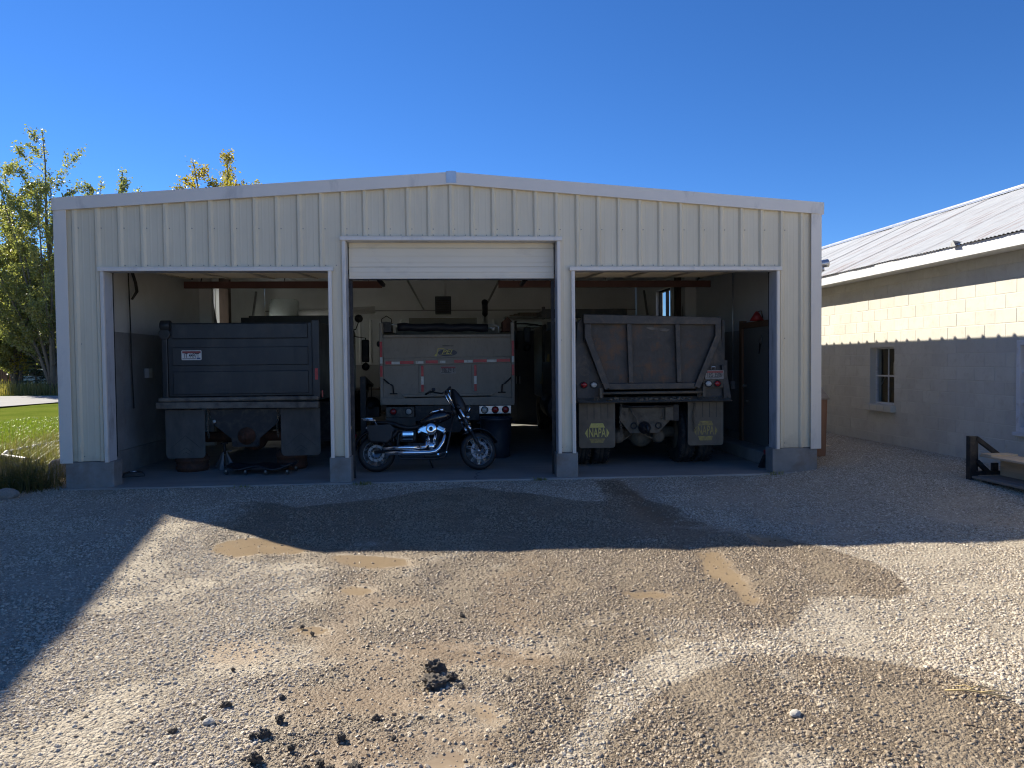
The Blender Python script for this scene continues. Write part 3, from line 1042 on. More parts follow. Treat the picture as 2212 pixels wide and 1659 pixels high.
# footings
for xa, xb, nm in ((-5.42, -4.77, 0), (-1.80, -1.495, 0), (1.465, 1.785, 0), (4.72, 5.41, 0)):
    t = MB()
    t.box(xa, xb, -0.012, 0.26, -0.3, 0.362)
    t.build("footing", M["concrete"], garage, bevel=0.012)
for xa, xb in ((-5.43, -5.22), (5.20, 5.42)):
    t = MB()
    t.box(xa, xb, 0.262, 10.76, -0.3, 0.362)
    t.build("foundation_wall", M["concrete"], garage)
t = MB()
t.box(-5.218, 5.198, 10.60, 10.76, -0.3, 0.34)
t.build("foundation_wall", M["concrete"], garage)

# side walls with window holes; the long low western one is added for light
def holed(b, x0, x1, ya, yb, za, zb, holes):
    y = ya
    for h0, h1, g0, g1 in holes:
        b.box(x0, x1, y, h0, za, zb)
        if g0 > za:
            b.box(x0, x1, h0, h1, za, g0)
        if zb > g1:
            b.box(x0, x1, h0, h1, g1, zb)
        y = h1
    b.box(x0, x1, y, yb, za, zb)


for s, holes in ((-1, [(5.88, 6.50, 2.25, 3.46), (7.4, 9.95, 1.25, 2.6)]), (1, [(7.15, 8.45, 2.45, 3.50)])):
    xi, xo = s * 5.26, s * 5.42
    t = MB()
    holed(t, min(xi, xo), max(xi, xo), 0.262, 10.6, 0.363, 3.86, holes)
    t.build("side_wall", M["liner"], garage)
    a, b_ = sorted((xi, xi - s * 0.014))
    for j in range(8):
        y0 = 0.29 + j * 1.22
        t2 = MB()
        t2.box(a, b_, y0, min(y0 + 1.212, 10.58), 0.366, 2.24 if (s > 0 or y0 < 6.0) else 1.24)
        t2.build("wainscot_board", M["liner_lo"], garage)
    # outside ribbed sheets, cut round the windows
    edges = sorted({0.165, 10.75, *[e for h in holes for e in h[:2]], *[0.165 + j * 0.885 for j in range(12)]})
    for y0, y1 in zip(edges[:-1], edges[1:]):
        if y1 - y0 < 0.02:
            continue
        m = (y0 + y1) / 2
        segs = [(BASE, 3.9)]
        for h in holes:
            if h[0] < m < h[1]:
                segs = [(BASE, h[2]), (h[3], 3.9)]
        for za, zb in segs:
            b = MB()
            pr = rib_profile(y0, y1)
            for (ya, da), (yb, db) in zip(pr[:-1], pr[1:]):
                b.add([(s * (5.425 + da), ya, za), (s * (5.425 + db), yb, za), (s * (5.425 + db), yb, zb), (s * (5.425 + da), ya, zb)], [(0, 1, 2, 3)])
            b.build("wall_panel", M["siding"], garage)
    # windows
    for h0, h1, g0, g1 in holes:
        w = MB()
        xm = s * 5.38
        slim = h1 - h0 < 0.7
        fw = 0.025 if slim else 0.05
        bars = [(h0, h0 + fw, g0, g1), (h1 - fw, h1, g0, g1), (h0 + fw, h1 - fw, g0, g0 + fw), (h0 + fw, h1 - fw, g1 - fw, g1)]
        if not slim:
            bars.append(((h0 + h1) / 2 - 0.03, (h0 + h1) / 2 + 0.03, g0 + fw, g1 - fw))
        for ya, yb, za, zb in bars:
            w.box(xm - 0.035, xm + 0.035, ya, yb, za, zb)
        wo = w.build("window", M["darksteel"] if s > 0 else M["winframe"], garage)
        for ya, yb in ([(h0 + fw, h1 - fw)] if slim else [(h0 + fw, (h0 + h1) / 2 - 0.03), ((h0 + h1) / 2 + 0.03, h1 - fw)]):
            p = MB()
            p.add([(xm, ya, g0 + fw), (xm, yb, g0 + fw), (xm, yb, g1 - fw), (xm, ya, g1 - fw)], [(0, 1, 2, 3)])
            p.build("pane", M["glass"] if s > 0 else M["frost"], wo)

# back wall: liner sheets, girts, wainscot
for j in range(12):
    x0 = -5.24 + j * 0.874
    b = MB()
    for (xa, da), (xb, db) in zip(rib_profile(x0, x0 + 0.872, 0.29)[:-1], rib_profile(x0, x0 + 0.872, 0.29)[1:]):
        zb_ = 1.72
        for w0, w1, g1 in ((-5.0, -3.9, 2.2), (-1.0, 0.3, 2.2)):
            if xb > w0 and xa < w1:
                zb_ = g1 + 0.02
        b.add([(xa, 10.585 - da * 0.5, zb_), (xb, 10.585 - db * 0.5, zb_), (xb, 10.585 - db * 0.5, 2.92), (xa, 10.585 - da * 0.5, 2.92)], [(0, 1, 2, 3)])
    b.build("back_sheet", M["liner"], garage)
ADDED_BWIN = [(-5.0, -3.9, 0.95, 2.2), (-1.0, 0.3, 1.05, 2.2)]  # windows added behind the trucks to let light into the bays
t = MB()
xa = -5.258
for w0, w1, g0, g1 in ADDED_BWIN:
    t.box(xa, w0, 10.60, 10.75, 0.345, 3.9)
    t.box(w0, w1, 10.60, 10.75, 0.345, g0)
    t.box(w0, w1, 10.60, 10.75, g1, 3.9)
    xa = w1
t.box(xa, 5.258, 10.60, 10.75, 0.345, 3.9)
t.prism([(-5.258, 3.901), (5.258, 3.901), (0, ZR(0) - 0.1)], 10.60, 10.75)
t.build("back_wall", M["liner"], garage)
xa = -5.24
for w0, w1, g0, g1 in ADDED_BWIN + [(5.24, 5.24, 0, 0)]:
    t = MB()
    t.box(xa, w0, 10.57, 10.598, 0.345, 1.66)
    t.build("wainscot_board", M["liner_lo"], garage)
    if w1 > w0:
        t = MB()
        t.box(w0 + 0.002, w1 - 0.002, 10.57, 10.598, 0.345, g0)
        t.build("wainscot_board", M["liner_lo"], garage)
        t = MB()
        n_p = max(2, round((w1 - w0) / 0.7))
        for q in range(n_p + 1):
            xx = w0 + (w1 - w0) * q / n_p
            t.box(max(w0, xx - 0.025), min(w1, xx + 0.025), 10.64, 10.70, g0, g1)
        t.box(w0, w1, 10.642, 10.698, g0, g0 + 0.05)
        t.box(w0, w1, 10.642, 10.698, g1 - 0.05, g1)
        wo = t.build("window", M["winframe"], garage)
        for q in range(n_p):
            x0_, x1_ = w0 + (w1 - w0) * q / n_p + 0.026, w0 + (w1 - w0) * (q + 1) / n_p - 0.026
            p = MB()
            p.add([(x0_, 10.67, g0 + 0.05), (x1_, 10.67, g0 + 0.05), (x1_, 10.67, g1 - 0.05), (x0_, 10.67, g1 - 0.05)], [(0, 1, 2, 3)])
            p.build("pane", M["glass"], wo)
    xa = w1
for zz, hh, m in ((3.18, 0.03, "steel"), (2.96, 0.07, "liner")):
    t = MB()
    t.box(-5.24, 5.24, 10.545, 10.584, zz - hh / 2, zz + hh / 2)
    t.build("wall_girt", M[m], garage)

# roof: ribbed sheets on both slopes, ceiling liner, purlins, rigid frame
SL = math.atan(0.40 / 5.46)
rb = MB()
prof = rib_profile(0, 0.914, 0.305, 0.15)
Lr = 5.53
for (ya, da), (yb, db) in zip(prof[:-1], prof[1:]):
    rb.add([(0, ya, da * 1.15), (0, yb, db * 1.15), (Lr, yb, db * 1.15), (Lr, ya, da * 1.15)], [(0, 1, 2, 3)])
rm = rb.mesh("roof_panel", M["siding"])
for j in range(12):
    yy = -0.03 + j * 0.9135
    inst("roof_panel", rm, garage, (-0.012, yy, 4.388), (0, SL, 0))
    inst("roof_panel", rm, garage, (-0.012, yy + 0.914, 4.388), (0, SL, math.pi))
t = MB()
for xe in (-5.40, 5.40):
    t.add([(xe, 0.17, ZR(xe) - 0.17), (0, 0.17, ZR(0) - 0.17), (0, 10.74, ZR(0) - 0.17), (xe, 10.74, ZR(xe) - 0.17)], [(0, 1, 2, 3)])
    t.add([(xe, -0.02, ZR(xe) - 0.05), (0, -0.02, ZR(0) - 0.05), (0, 10.74, ZR(0) - 0.05), (xe, 10.74, ZR(xe) - 0.05)], [(0, 1, 2, 3)])
t.build("ceiling_liner", M["liner"], garage)
for xx in (-4.2, -2.9, -1.6, -0.35, 0.35, 1.6, 2.9, 4.2):
    t = MB()
    t.box(xx - 0.03, xx + 0.03, 0.18, 10.6, ZR(xx) - 0.235, ZR(xx) - 0.165)
    t.build("purlin", M["liner"], garage)
for yy in (5.2,):
    for s in (-1, 1):
        t = MB()
        t.box(*sorted((s * 5.25, s * 5.0)), yy - 0.07, yy + 0.07, 0.01, 3.75)
        t.build("frame_column", M["liner"], garage)
        t = MB()
        t.prism([(s * 5.2, 3.72), (s * 5.2, 3.45), (s * 4.6, 3.60), (0, ZR(0) - 0.42), (0, ZR(0) - 0.24), (s * 4.6, ZR(4.6) - 0.24)], yy - 0.05, yy + 0.05)
        t.build("frame_rafter", M["liner"], garage)
for s in (-1, 1):
    for (ya, za), (yb, zb) in (((5.35, 3.6), (6.3, 1.9)), ((9.3, 3.6), (8.4, 1.9))):
        t = MB()
        t.bar((s * 5.16, ya, za), (s * 5.16, yb, zb), 0.05, 0.05)
        t.build("wall_brace", M["steel"], garage)
    t = MB()
    t.bar((s * 1.2, 5.25, ZR(1.2) - 0.45), (s * 0.85, 10.5, 3.2), 0.04, 0.04)
    t.build("sway_rod", M["steel"], garage)
t = MB()
t.box(-5.24, -5.04, 6.44, 6.64, 0.01, 3.7)
t.build("timber_post", M["brownpost"], garage)
t = MB()
t.box(4.86, 4.98, 5.35, 5.47, 0.01, 3.7)
t.build("timber_post", M["brownpost"], garage)

# open overhead doors in the two outer bays, lowered one in the middle
def section(b, w, d):
    """one door section seen from its ribbed face, in the xy plane, hanging down"""
    b.box(-w / 2, w / 2, 0, d, 0, 0.035)
    for k in range(4):
        yy = d * (k + 0.5) / 4
        b.box(-w / 2, w / 2, yy - 0.012, yy + 0.012, -0.012, -0.0005)
    for xx in (-w / 2 + 0.05, -w / 4, 0, w / 4, w / 2 - 0.05):
        b.box(xx - 0.03, xx + 0.03, 0.01, d - 0.01, -0.03, -0.0125)


for x0, x1, _h in (OPEN[0], OPEN[2]):
    w = x1 - x0 + 0.06
    for j in range(5):
        b = MB()
        section(b, w, 0.585)
        z0 = 3.16 + 0.028 * j
        b.build("door_section", M["ovdoor"], garage, loc=((x0 + x1) / 2, 0.32 + j * 0.595, z0), rot=(math.atan(0.028 / 0.595), 0, 0))
    for xx in (x0 - 0.02, x1 + 0.02):
        t = MB()
        t.bar((xx, 0.24, 3.16), (xx, 3.5, 3.31), 0.06, 0.05)
        t.tube([(xx, 0.24, 0.4), (xx, 0.24, 3.0), (xx, 0.30, 3.16)], 0.022, 8)
        t.build("door_track", M["darksteel"], garage)
for xa, xb in ((-4.98, -1.35), (0.85, 5.0)):
    t = MB()
    t.box(xa, xb, 3.50, 3.505, 3.13, 3.255)
    t.box(xa, xb, 3.506, 3.56, 3.13, 3.137)
    t.box(xa, xb, 3.506, 3.56, 3.248, 3.255)
    t.build("steel_channel", M["redsteel"], garage)
    for xx in (xa + 0.3, (xa + xb) / 2, xb - 0.25):
        t = MB()
        t.bar((xx, 3.53, 3.258), (xx + 0.15, 3.53, ZR(xx) - 0.2), 0.04, 0.008)
        t.build("hanger_strap", M["darksteel"], garage)
x0, x1, h = OPEN[1]
zz = 2.935
for j, hh in enumerate((0.17, 0.275, 0.275, 0.2)):
    b = MB()
    b.box(x0 + 0.015, x1 - 0.015, 0.178, 0.212, zz, zz + hh - 0.004)
    for f in (0.3, 0.62):
        b.box(x0 + 0.016, x1 - 0.016, 0.172, 0.1775, zz + hh * f - 0.018, zz + hh * f + 0.018)
    b.build("door_section", M["ovdoor"], garage, bevel=0.004)
    zz += hh
t = MB()
t.box(x0 + 0.02, x1 - 0.02, 0.182, 0.208, 2.915, 2.933)
t.build("door_seal", M["rubber"], garage)
for xx in (x0 + 0.03, x1 - 0.03):
    t = MB()
    t.box(xx - 0.025, xx + 0.025, 0.217, 0.25, 0.02, 3.4)
    t.bar((xx, 0.25, 3.45), (xx, 3.4, 3.62), 0.05, 0.05)
    t.bar((xx, 0.45, 3.40), (xx + (0.35 if xx < 0 else -0.35), 1.6, 2.98), 0.05, 0.05)
    t.build("door_track", M["darksteel"], garage)

# things fixed to the inside walls
t = MB()
t.box(4.86, 5.24, 0.5, 3.6, 0.005, 0.22)
t.build("concrete_curb", M["slab"], garage, bevel=0.02)
d = MB()
d.box(5.19, 5.243, 0.95, 2.30, 0.225, 2.26)
dr = d.build("side_door", M["doorgrey"], garage)
t = MB()
t.lathe([(0.0, 0.0), (0.03, 0.0), (0.03, 0.05), (0.018, 0.052)], (5.188, 2.2, 1.22), (-1, 0, 0), 12)
t.box(5.16, 5.188, 2.1, 2.22, 0.93, 0.97)
t.build("door_handle", M["steel"], dr)
t = MB()
t.box(5.15, 5.243, 2.302, 2.42, 0.225, 2.40)
t.box(5.15, 5.243, 0.9, 2.301, 2.265, 2.36)
t.build("door_frame", M["doorwood"], garage)
t = MB()
t.tube([(5.22, 2.92, 3.72), (5.22, 2.92, 1.3)], 0.014, 8)
t.box(5.17, 5.243, 2.86, 2.98, 1.14, 1.299)
t.build("conduit", M["galv"], garage)
t = MB()
t.box(-5.245, -5.17, 2.3, 2.44, 1.50, 1.66)
t.build("socket_box", M["galv"], garage)
t = MB()
t.tube([(-5.21, 1.66, 3.6), (-5.2, 1.68, 2.6), (-5.21, 1.72, 1.7), (-5.2, 1.74, 1.0)], 0.010, 6)
for k_ in range(4):
    a = k_ * 0.03
    t.tube([(-5.2, 1.70 + a, 3.3), (-5.16, 1.78 + a, 3.06), (-5.15, 1.80 + a, 2.92), (-5.18, 1.70 + a * 0.5, 2.78)], 0.008, 6)
t.build("hanging_cable", M["rubber"], garage)

# lamp arm on the outer east wall
t = MB()
t.box(5.46, 5.60, 0.22, 0.46, 3.02, 3.13)
t.prism([(5.46, 3.015), (5.54, 3.015), (5.46, 2.94)], 0.24, 0.44)
fl = t.build("flood_light", M["trim"], garage, bevel=0.006)
t = MB()
t.tube([(5.49, 0.34, 3.16), (5.60, 0.32, 3.165), (5.655, 0.31, 3.165), (5.73, 0.30, 3.175)], [0.04, 0.045, 0.058, 0.062], 8)
t.tube([(5.64, 0.31, 3.11), (5.66, 0.31, 3.05)], [0.03, 0.022], 8)
t.build("lamp_head", M["galv"], fl)

# heater hung from the ridge
ht = thing("unit_heater", "dark hanging box heater with a pale flue pipe, above the grey dump truck", "heater", (-0.27, 8.2, 0))
t = MB()
t.box(-0.2, 0.2, -0.2, 0.2, 2.92, 3.36)
t.build("body", M["bin"], ht, bevel=0.015)
t = MB()
for q in range(7):
    t.box(-0.17, 0.17, -0.215, -0.201, 2.96 + q * 0.045, 2.985 + q * 0.045)
t.build("louvre_panel", M["darksteel"], ht)
t = MB()
t.tube([(0.05, -0.1, 3.3), (0.05, -0.1, 4.15)], 0.035, 10)
t.build("flue_pipe", M["liner"], ht)
t = MB()
t.box(-0.03, 0.08, -0.18, -0.02, 3.80, 3.92)
t.build("pipe_bracket", M["galv"], ht)

# ================================================================== BLOCK BUILDING (east)
k = NT("cream_painted_block")
v = k.wpos()
oi = k.n("ObjectInfo").outputs["Random"]
n1 = k.noise(v, 2.2, 6, 0.65)
n2 = k.noise(v, 70.0, 4, 0.7)
c = k.ramp(n1, [(0.3, (0.51, 0.49, 0.43)), (0.7, (0.60, 0.58, 0.515))])
c = k.mix(1.0, c, k.ramp(oi, [(0.0, (0.93, 0.925, 0.92)), (1.0, (1.03, 1.03, 1.01))]), "MULTIPLY")
c = k.mix(k.ramp(k.noise(v, 9.0, 6, 0.7), [(0.52, 0.0), (0.70, 0.5)]), c, (0.42, 0.38, 0.31))
k.bump(n2, 0.0035)
M["block"] = k.done(c, 0.75)
k = NT("mortar_paint")
n2 = k.noise(k.wpos(), 60.0, 3, 0.7)
k.bump(n2, 0.003)
M["mortar"] = k.done((0.555, 0.53, 0.455), 0.8)
k = NT("rusty_corrugated_roof")
v = k.coord("Object")
streak = k.noise(k.wpos((0.35, 7.0, 0.35)), 2.2, 5, 0.65)
fade = k.noise(k.wpos(), 0.8, 4, 0.6)
c = k.ramp(k.noise(v, 3.0, 5, 0.6), [(0.3, (0.46, 0.48, 0.49)), (0.7, (0.58, 0.595, 0.60))])
sx_ = k.n("SeparateXYZ")
k.l(k.n("TexCoord").outputs["Object"], sx_.inputs[0])
lap = k.math("LESS_THAN", k.math("ABSOLUTE", k.math("SUBTRACT", sx_.outputs["Y"], 0.03)), 0.022)
rustf = k.math("MULTIPLY", lap, k.ramp(k.noise(k.wpos((1, 0.3, 1)), 1.4, 4, 0.7), [(0.42, 0.0), (0.58, 1.0)]))
rustf = k.math("MAXIMUM", rustf, k.math("MULTIPLY", k.ramp(streak, [(0.53, 0.0), (0.62, 1.0)]), k.ramp(fade, [(0.38, 0.15), (0.6, 1.0)])))
c = k.mix(k.math("MULTIPLY", rustf, 0.6), c, (0.27, 0.14, 0.10))
M["corr"] = k.done(c, 0.5, 0.15)

shop = thing("block_building", "cream painted concrete block building with a rusty corrugated metal roof", "building")
WX = 7.60
WIN = [(1.62, 2.38, 0.86, 1.90), (-2.35, -1.26, 0.68, 1.93)]
BL, BH = 0.4064, 0.2032
Z0 = -0.06
bb = MB()
bb.box(0, 0.09, 0.005, BL - 0.005, 0.005, BH - 0.005)
bm_ = bb.mesh("block", M["block"])
for e in bm_.polygons:
    pass
block_mod = None


def bevel_mesh(me, w):
    bm = bmesh.new()
    bm.from_mesh(me)
    bmesh.ops.bevel(bm, geom=[e for e in bm.edges], offset=w, segments=1, affect="EDGES")
    bm.to_mesh(me)
    bm.free()
    return me


bevel_mesh(bm_, 0.004)


def blk_mesh(L):
    b = MB()
    b.box(0, 0.09, 0.004, L - 0.004, 0.004, BH - 0.004)
    return bevel_mesh(b.mesh("block", M["block"]), 0.004)


cut_cache = {}
rest = MB()
nblk = 0
for r in range(17):
    za, zb = Z0 + r * BH, Z0 + (r + 1) * BH
    off = 0.0 if r % 2 else BL / 2
    j = -16
    while True:
        ya, yb = off + j * BL, off + (j + 1) * BL
        j += 1
        if ya > 12.0:
            break
        spans = [(ya, yb)]
        for w0, w1, g0, g1 in WIN:
            if zb > g0 + 0.05 and za < g1 - 0.05:
                ns = []
                for a, b_ in spans:
                    if b_ <= w0 or a >= w1:
                        ns.append((a, b_))
                    else:
                        if a < w0:
                            ns.append((a, w0))
                        if b_ > w1:
                            ns.append((w1, b_))
                spans = ns
        for a, b_ in spans:
            if b_ - a < 0.03:
                continue
            jit = RNG.normal(0, 0.0012)
            if -1.75 < a < 5.0 and za > -0.05 and nblk < 298:
                L = round(b_ - a, 3)
                if L not in cut_cache:
                    cut_cache[L] = bm_ if abs(L - BL) < 0.002 else blk_mesh(L)
                inst("block", cut_cache[L], shop, (WX + jit, a, za))
                nblk += 1
            else:
                rest.box(WX + jit, WX + jit + 0.09, a + 0.004, b_ - 0.004, za + 0.004, zb - 0.004)
rest.build("block_courses", M["block"], shop, kind="stuff")
# mortar / wall body, set back, with window holes
t = MB()
ys = [-6.6, WIN[1][0], WIN[1][1], WIN[0][0], WIN[0][1], 12.2]
zt = Z0 + 17 * BH
t.box(WX + 0.003, WX + 0.22, ys[0], ys[1], -0.3, zt)
t.box(WX + 0.003, WX + 0.22, ys[1], ys[2], -0.3, WIN[1][2])
t.box(WX + 0.003, WX + 0.22, ys[1], ys[2], WIN[1][3], zt)
t.box(WX + 0.003, WX + 0.22, ys[2], ys[3], -0.3, zt)
t.box(WX + 0.003, WX + 0.22, ys[3], ys[4], -0.3, WIN[0][2])
t.box(WX + 0.003, WX + 0.22, ys[3], ys[4], WIN[0][3], zt)
t.box(WX + 0.003, WX + 0.22, ys[4], ys[5], -0.3, zt)
t.build("wall", M["mortar"], shop)
t = MB()
t.box(WX + 0.22, 13.2, 12.0, 12.2, -0.3, zt)
t.prism([(7.6, zt + 0.001), (13.2, zt + 0.001), (10.35, 4.78)], 12.0, 12.2)
t.box(WX + 0.22, 13.2, -6.6, -6.4, -0.3, zt)
t.prism([(7.6, zt + 0.001), (13.2, zt + 0.001), (10.35, 4.78)], -6.6, -6.4)
t.box(13.0, 13.2, -6.4, 12.0, -0.3, zt - 0.01)
t.build("wall", M["mortar"], shop)
t = MB()
t.box(WX + 0.25, 12.9, -6.3, 11.9, -0.2, 0.1)
t.build("inside_floor", M["slab"], shop)

t = MB()
t.box(WX + 1.5, WX + 1.6, -6.38, 11.98, 0.101, zt - 0.02)
t.box(WX + 0.23, WX + 1.499, -6.38, 11.98, zt - 0.06, zt - 0.02)
t.build("dark_backing", M["brownpost"], shop)  # dark inner wall and lid added so the shop windows look dark
# windows
# far window: narrow, four panes, deep reveal, thick sill
w0, w1, g0, g1 = WIN[0]
t = MB()
xm = WX + 0.13
for a, b_, c0, c1 in ((w0, w0 + 0.03, g0, g1), (w1 - 0.03, w1, g0, g1), (w0 + 0.03, w1 - 0.03, g0, g0 + 0.035), (w0 + 0.03, w1 - 0.03, g1 - 0.03, g1)):
    t.box(xm - 0.02, xm + 0.03, a, b_, c0, c1)
t.box(xm - 0.012, xm + 0.012, w0 + 0.03, w1 - 0.03, 1.375, 1.40)
wn_ = t.build("window", M["winframe"], shop)
t = MB()
t.box(xm - 0.010, xm + 0.010, 1.99, 2.005, g0 + 0.035, 1.375)
t.box(xm - 0.010, xm + 0.010, 1.99, 2.005, 1.40, g1 - 0.03)
t.build("glazing_bar", M["winframe"], wn_)
for a, b_ in ((w0 + 0.03, 1.99), (2.005, w1 - 0.03)):
    for c0, c1 in ((g0 + 0.035, 1.375), (1.40, g1 - 0.03)):
        p = MB()
        p.add([(xm, a, c0), (xm, b_, c0), (xm, b_, c1), (xm, a, c1)], [(0, 1, 2, 3)])
        p.build("pane", M["glass"], wn_)
t = MB()
for q in range(4):
    ya = w0 - 0.06 + q * 0.22
    t.box(WX - 0.10, WX + 0.12, ya, ya + 0.214, g0 - 0.115, g0 - 0.003)
t.build("sill", M["mortar"], wn_, bevel=0.008)
jug = thing("pale_jug", "pale tapered jug standing inside the small shop window", "jug", (WX + 0.42, 2.16, 1.40))
t = MB()
t.lathe([(0.085, 0), (0.095, 0.02), (0.09, 0.2), (0.055, 0.36), (0.06, 0.38), (0.05, 0.382), (0.0, 0.37)], (0, 0, 0), n=20)
t.build("body", M["vase"], jug)
t = MB()
t.tube([(0, -0.055, 0.32), (0, -0.11, 0.28), (0, -0.11, 0.16), (0, -0.09, 0.1)], 0.012, 8)
t.build("handle", M["vase"], jug)
sh = thing("window_shelf", "thin shelf across the small shop window carrying the pale jug", "shelf", (WX + 0.42, 2.0, 0))
t = MB()
t.box(-0.16, 0.16, -0.5, 0.5, 1.37, 1.398)
t.build("board", M["ply"], sh)
for yy in (-0.42, 0.42):
    t = MB()
    t.bar((-0.1, yy, 1.369), (-0.18, yy, 1.2), 0.02, 0.02)
    t.bar((-0.1, yy, 1.3685), (0.1, yy, 1.3685), 0.02, 0.01)
    t.build("bracket", M["steel"], sh)
# near window: white frame standing proud of the wall
w0, w1, g0, g1 = WIN[1]
t = MB()
for a, b_, c0, c1 in ((w0, w0 + 0.07, g0, g1), (w1 - 0.07, w1, g0, g1), (w0 + 0.07, w1 - 0.07, g0, g0 + 0.07), (w0 + 0.07, w1 - 0.07, g1 - 0.07, g1)):
    t.box(WX - 0.035, WX + 0.10, a, b_, c0, c1)
t.box(WX - 0.06, WX + 0.05, w0 - 0.04, w1 + 0.04, g0 - 0.05, g0 - 0.001)
wn2 = t.build("window", M["winframe"], shop, bevel=0.006)
for q in (1, 2):
    zc = g0 + (g1 - g0) * q / 3
    t = MB()
    t.box(WX + 0.0, WX + 0.05, w0 + 0.07, w1 - 0.07, zc - 0.025, zc + 0.025)
    t.build("glazing_bar", M["winframe"], wn2)
for q in range(3):
    c0 = g0 + 0.07 if q == 0 else g0 + (g1 - g0) * q / 3 + 0.025
    c1 = g1 - 0.07 if q == 2 else g0 + (g1 - g0) * (q + 1) / 3 - 0.025
    p = MB()
    p.add([(WX + 0.03, w0 + 0.07, c0), (WX + 0.03, w1 - 0.07, c0), (WX + 0.03, w1 - 0.07, c1), (WX + 0.03, w0 + 0.07, c1)], [(0, 1, 2, 3)])
    p.build("pane", M["glass"], wn2)

# roof
EX, EZ, RX, RZ = 7.17, 3.315, 10.35, 4.79
ang = math.atan2(RZ - EZ, RX - EX)
LS = math.hypot(RX - EX, RZ - EZ)
per, amp = 0.0762, 0.007
shw = per * 8
sheet = MB()
nst = 8 * 6
vs, fs = [], []
for i in range(nst + 5):
    yy = i * shw / nst
    hz = amp * math.sin(2 * math.pi * yy / per) + 0.0006 * (i > nst)
    vs += [(0, yy, hz), (LS, yy, hz)]
for i in range(nst + 4):
    fs.append((2 * i, 2 * i + 1, 2 * i + 3, 2 * i + 2))
sheet.add(vs, fs, True)
sm_ = sheet.mesh("roof_sheet", M["corr"])
ns = int((11.95 + 6.8) / shw)
for j in range(ns):
    yy = 11.95 - (j + 1) * shw
    inst("roof_sheet", sm_, shop, (EX + RNG.normal(0, 0.006), yy, EZ + RNG.normal(0, 0.002)), (0, -ang, 0))
    inst("roof_sheet", sm_, shop, (2 * RX - EX, yy + shw, EZ), (0, -ang, math.pi))
t = MB()
t.tube([(RX, -6.8, RZ + 0.012), (RX, 11.98, RZ + 0.012)], 0.05, 8)
t.prism([(RX - 0.16, RZ - 0.055), (RX, RZ + 0.032), (RX + 0.16, RZ - 0.055), (RX + 0.16, RZ - 0.045), (RX, RZ + 0.045), (RX - 0.16, RZ - 0.045)], -6.8, 11.98)
t.build("ridge_cap", M["galv"], shop)
t = MB()
t.box(EX + 0.035, EX + 0.08, -6.7, 11.9, EZ - 0.175, EZ - 0.004)
t.build("fascia_board", M["winframe"], shop)
t = MB()
t.box(EX + 0.0805, WX + 0.2, -6.7, 11.9, EZ - 0.165, EZ - 0.15)
t.build("soffit_board", M["winframe"], shop)
t = MB()
t.box(2 * RX - EX - 0.08, 2 * RX - EX - 0.055, -6.7, 11.9, EZ - 0.175, EZ - 0.012)
t.build("fascia_board", M["winframe"], shop)
for yy in (11.93, -6.73):
    t = MB()
    t.prism([(EX + 0.06, EZ - 0.16), (EX + 0.06, EZ - 0.02), (RX, RZ - 0.03), (2 * RX - EX - 0.06, EZ - 0.02), (2 * RX - EX - 0.06, EZ - 0.16), (RX, RZ - 0.18)],
            yy, yy + 0.025)
    t.build("rake_board", M["rust"], shop)
t = MB()
t.add([(EX - 0.03, -0.62, EZ - 0.02), (EX - 0.02, -0.47, EZ - 0.015), (EX - 0.05, -0.58, EZ + 0.07), (EX + 0.12, -0.55, EZ + 0.05)], [(0, 1, 2), (1, 3, 2)])
t.build("lifted_sheet_corner", M["corr"], shop)

# ================================================================== OFF-FRAME NEIGHBOUR (its shadow crosses the yard)
nb = thing("neighbour_building", "tall plain grey building beyond the western edge of the gravel yard", "building")
e = Vector((0.197, -0.98, 0)).normalized()
n_ = Vector((-0.98, -0.197, 0)).normalized()
A_ = Vector((-12.1, 7.5, 0))
def nbp(s, d, z):
    q = A_ + e * s + n_ * d
    return (q.x, q.y, z)
t = MB()
LN, DN, HN = 19.0, 9.0, 8.0
vs = [nbp(0.25, 0.45, -0.2), nbp(LN - 0.25, 0.45, -0.2), nbp(LN - 0.25, DN - 0.45, -0.2), nbp(0.25, DN - 0.45, -0.2)]
vs += [(a, b_, HN - 0.15) for a, b_, _ in vs]
t.add(vs, [(3, 2, 1, 0), (4, 5, 6, 7), (0, 1, 5, 4), (1, 2, 6, 5), (2, 3, 7, 6), (3, 0, 4, 7)])
t.add([nbp(0.25, 0.45, HN - 0.149), nbp(0.25, DN - 0.45, HN - 0.149), nbp(0.25, DN / 2, HN + 1.05)], [(0, 1, 2)])
t.add([nbp(LN - 0.25, 0.45, HN - 0.149), nbp(LN - 0.25, DN - 0.45, HN - 0.149), nbp(LN - 0.25, DN / 2, HN + 1.05)], [(0, 1, 2)])
t.build("wall", M["shadewall"], nb)
t = MB()
a0, a1 = nbp(0, 0, HN), nbp(LN, 0, HN)
r0, r1 = nbp(0, DN / 2, HN + 1.2), nbp(LN, DN / 2, HN + 1.2)
c0_, c1_ = nbp(0, DN, HN), nbp(LN, DN, HN)
t.add([a0, a1, r1, r0], [(0, 1, 2, 3)])
t.add([r0, r1, c1_, c0_], [(0, 1, 2, 3)])
t.add([a0, a1, tuple(Vector(a1) - Vector((0, 0, 0.14))), tuple(Vector(a0) - Vector((0, 0, 0.14)))], [(0, 1, 2, 3)])
t.add([tuple(Vector(p) - Vector((0, 0, 0.14))) for p in (a0, a1, nbp(LN, 0.5, HN), nbp(0, 0.5, HN))], [(0, 1, 2, 3)])
t.build("roof", M["shaderoof"], nb)
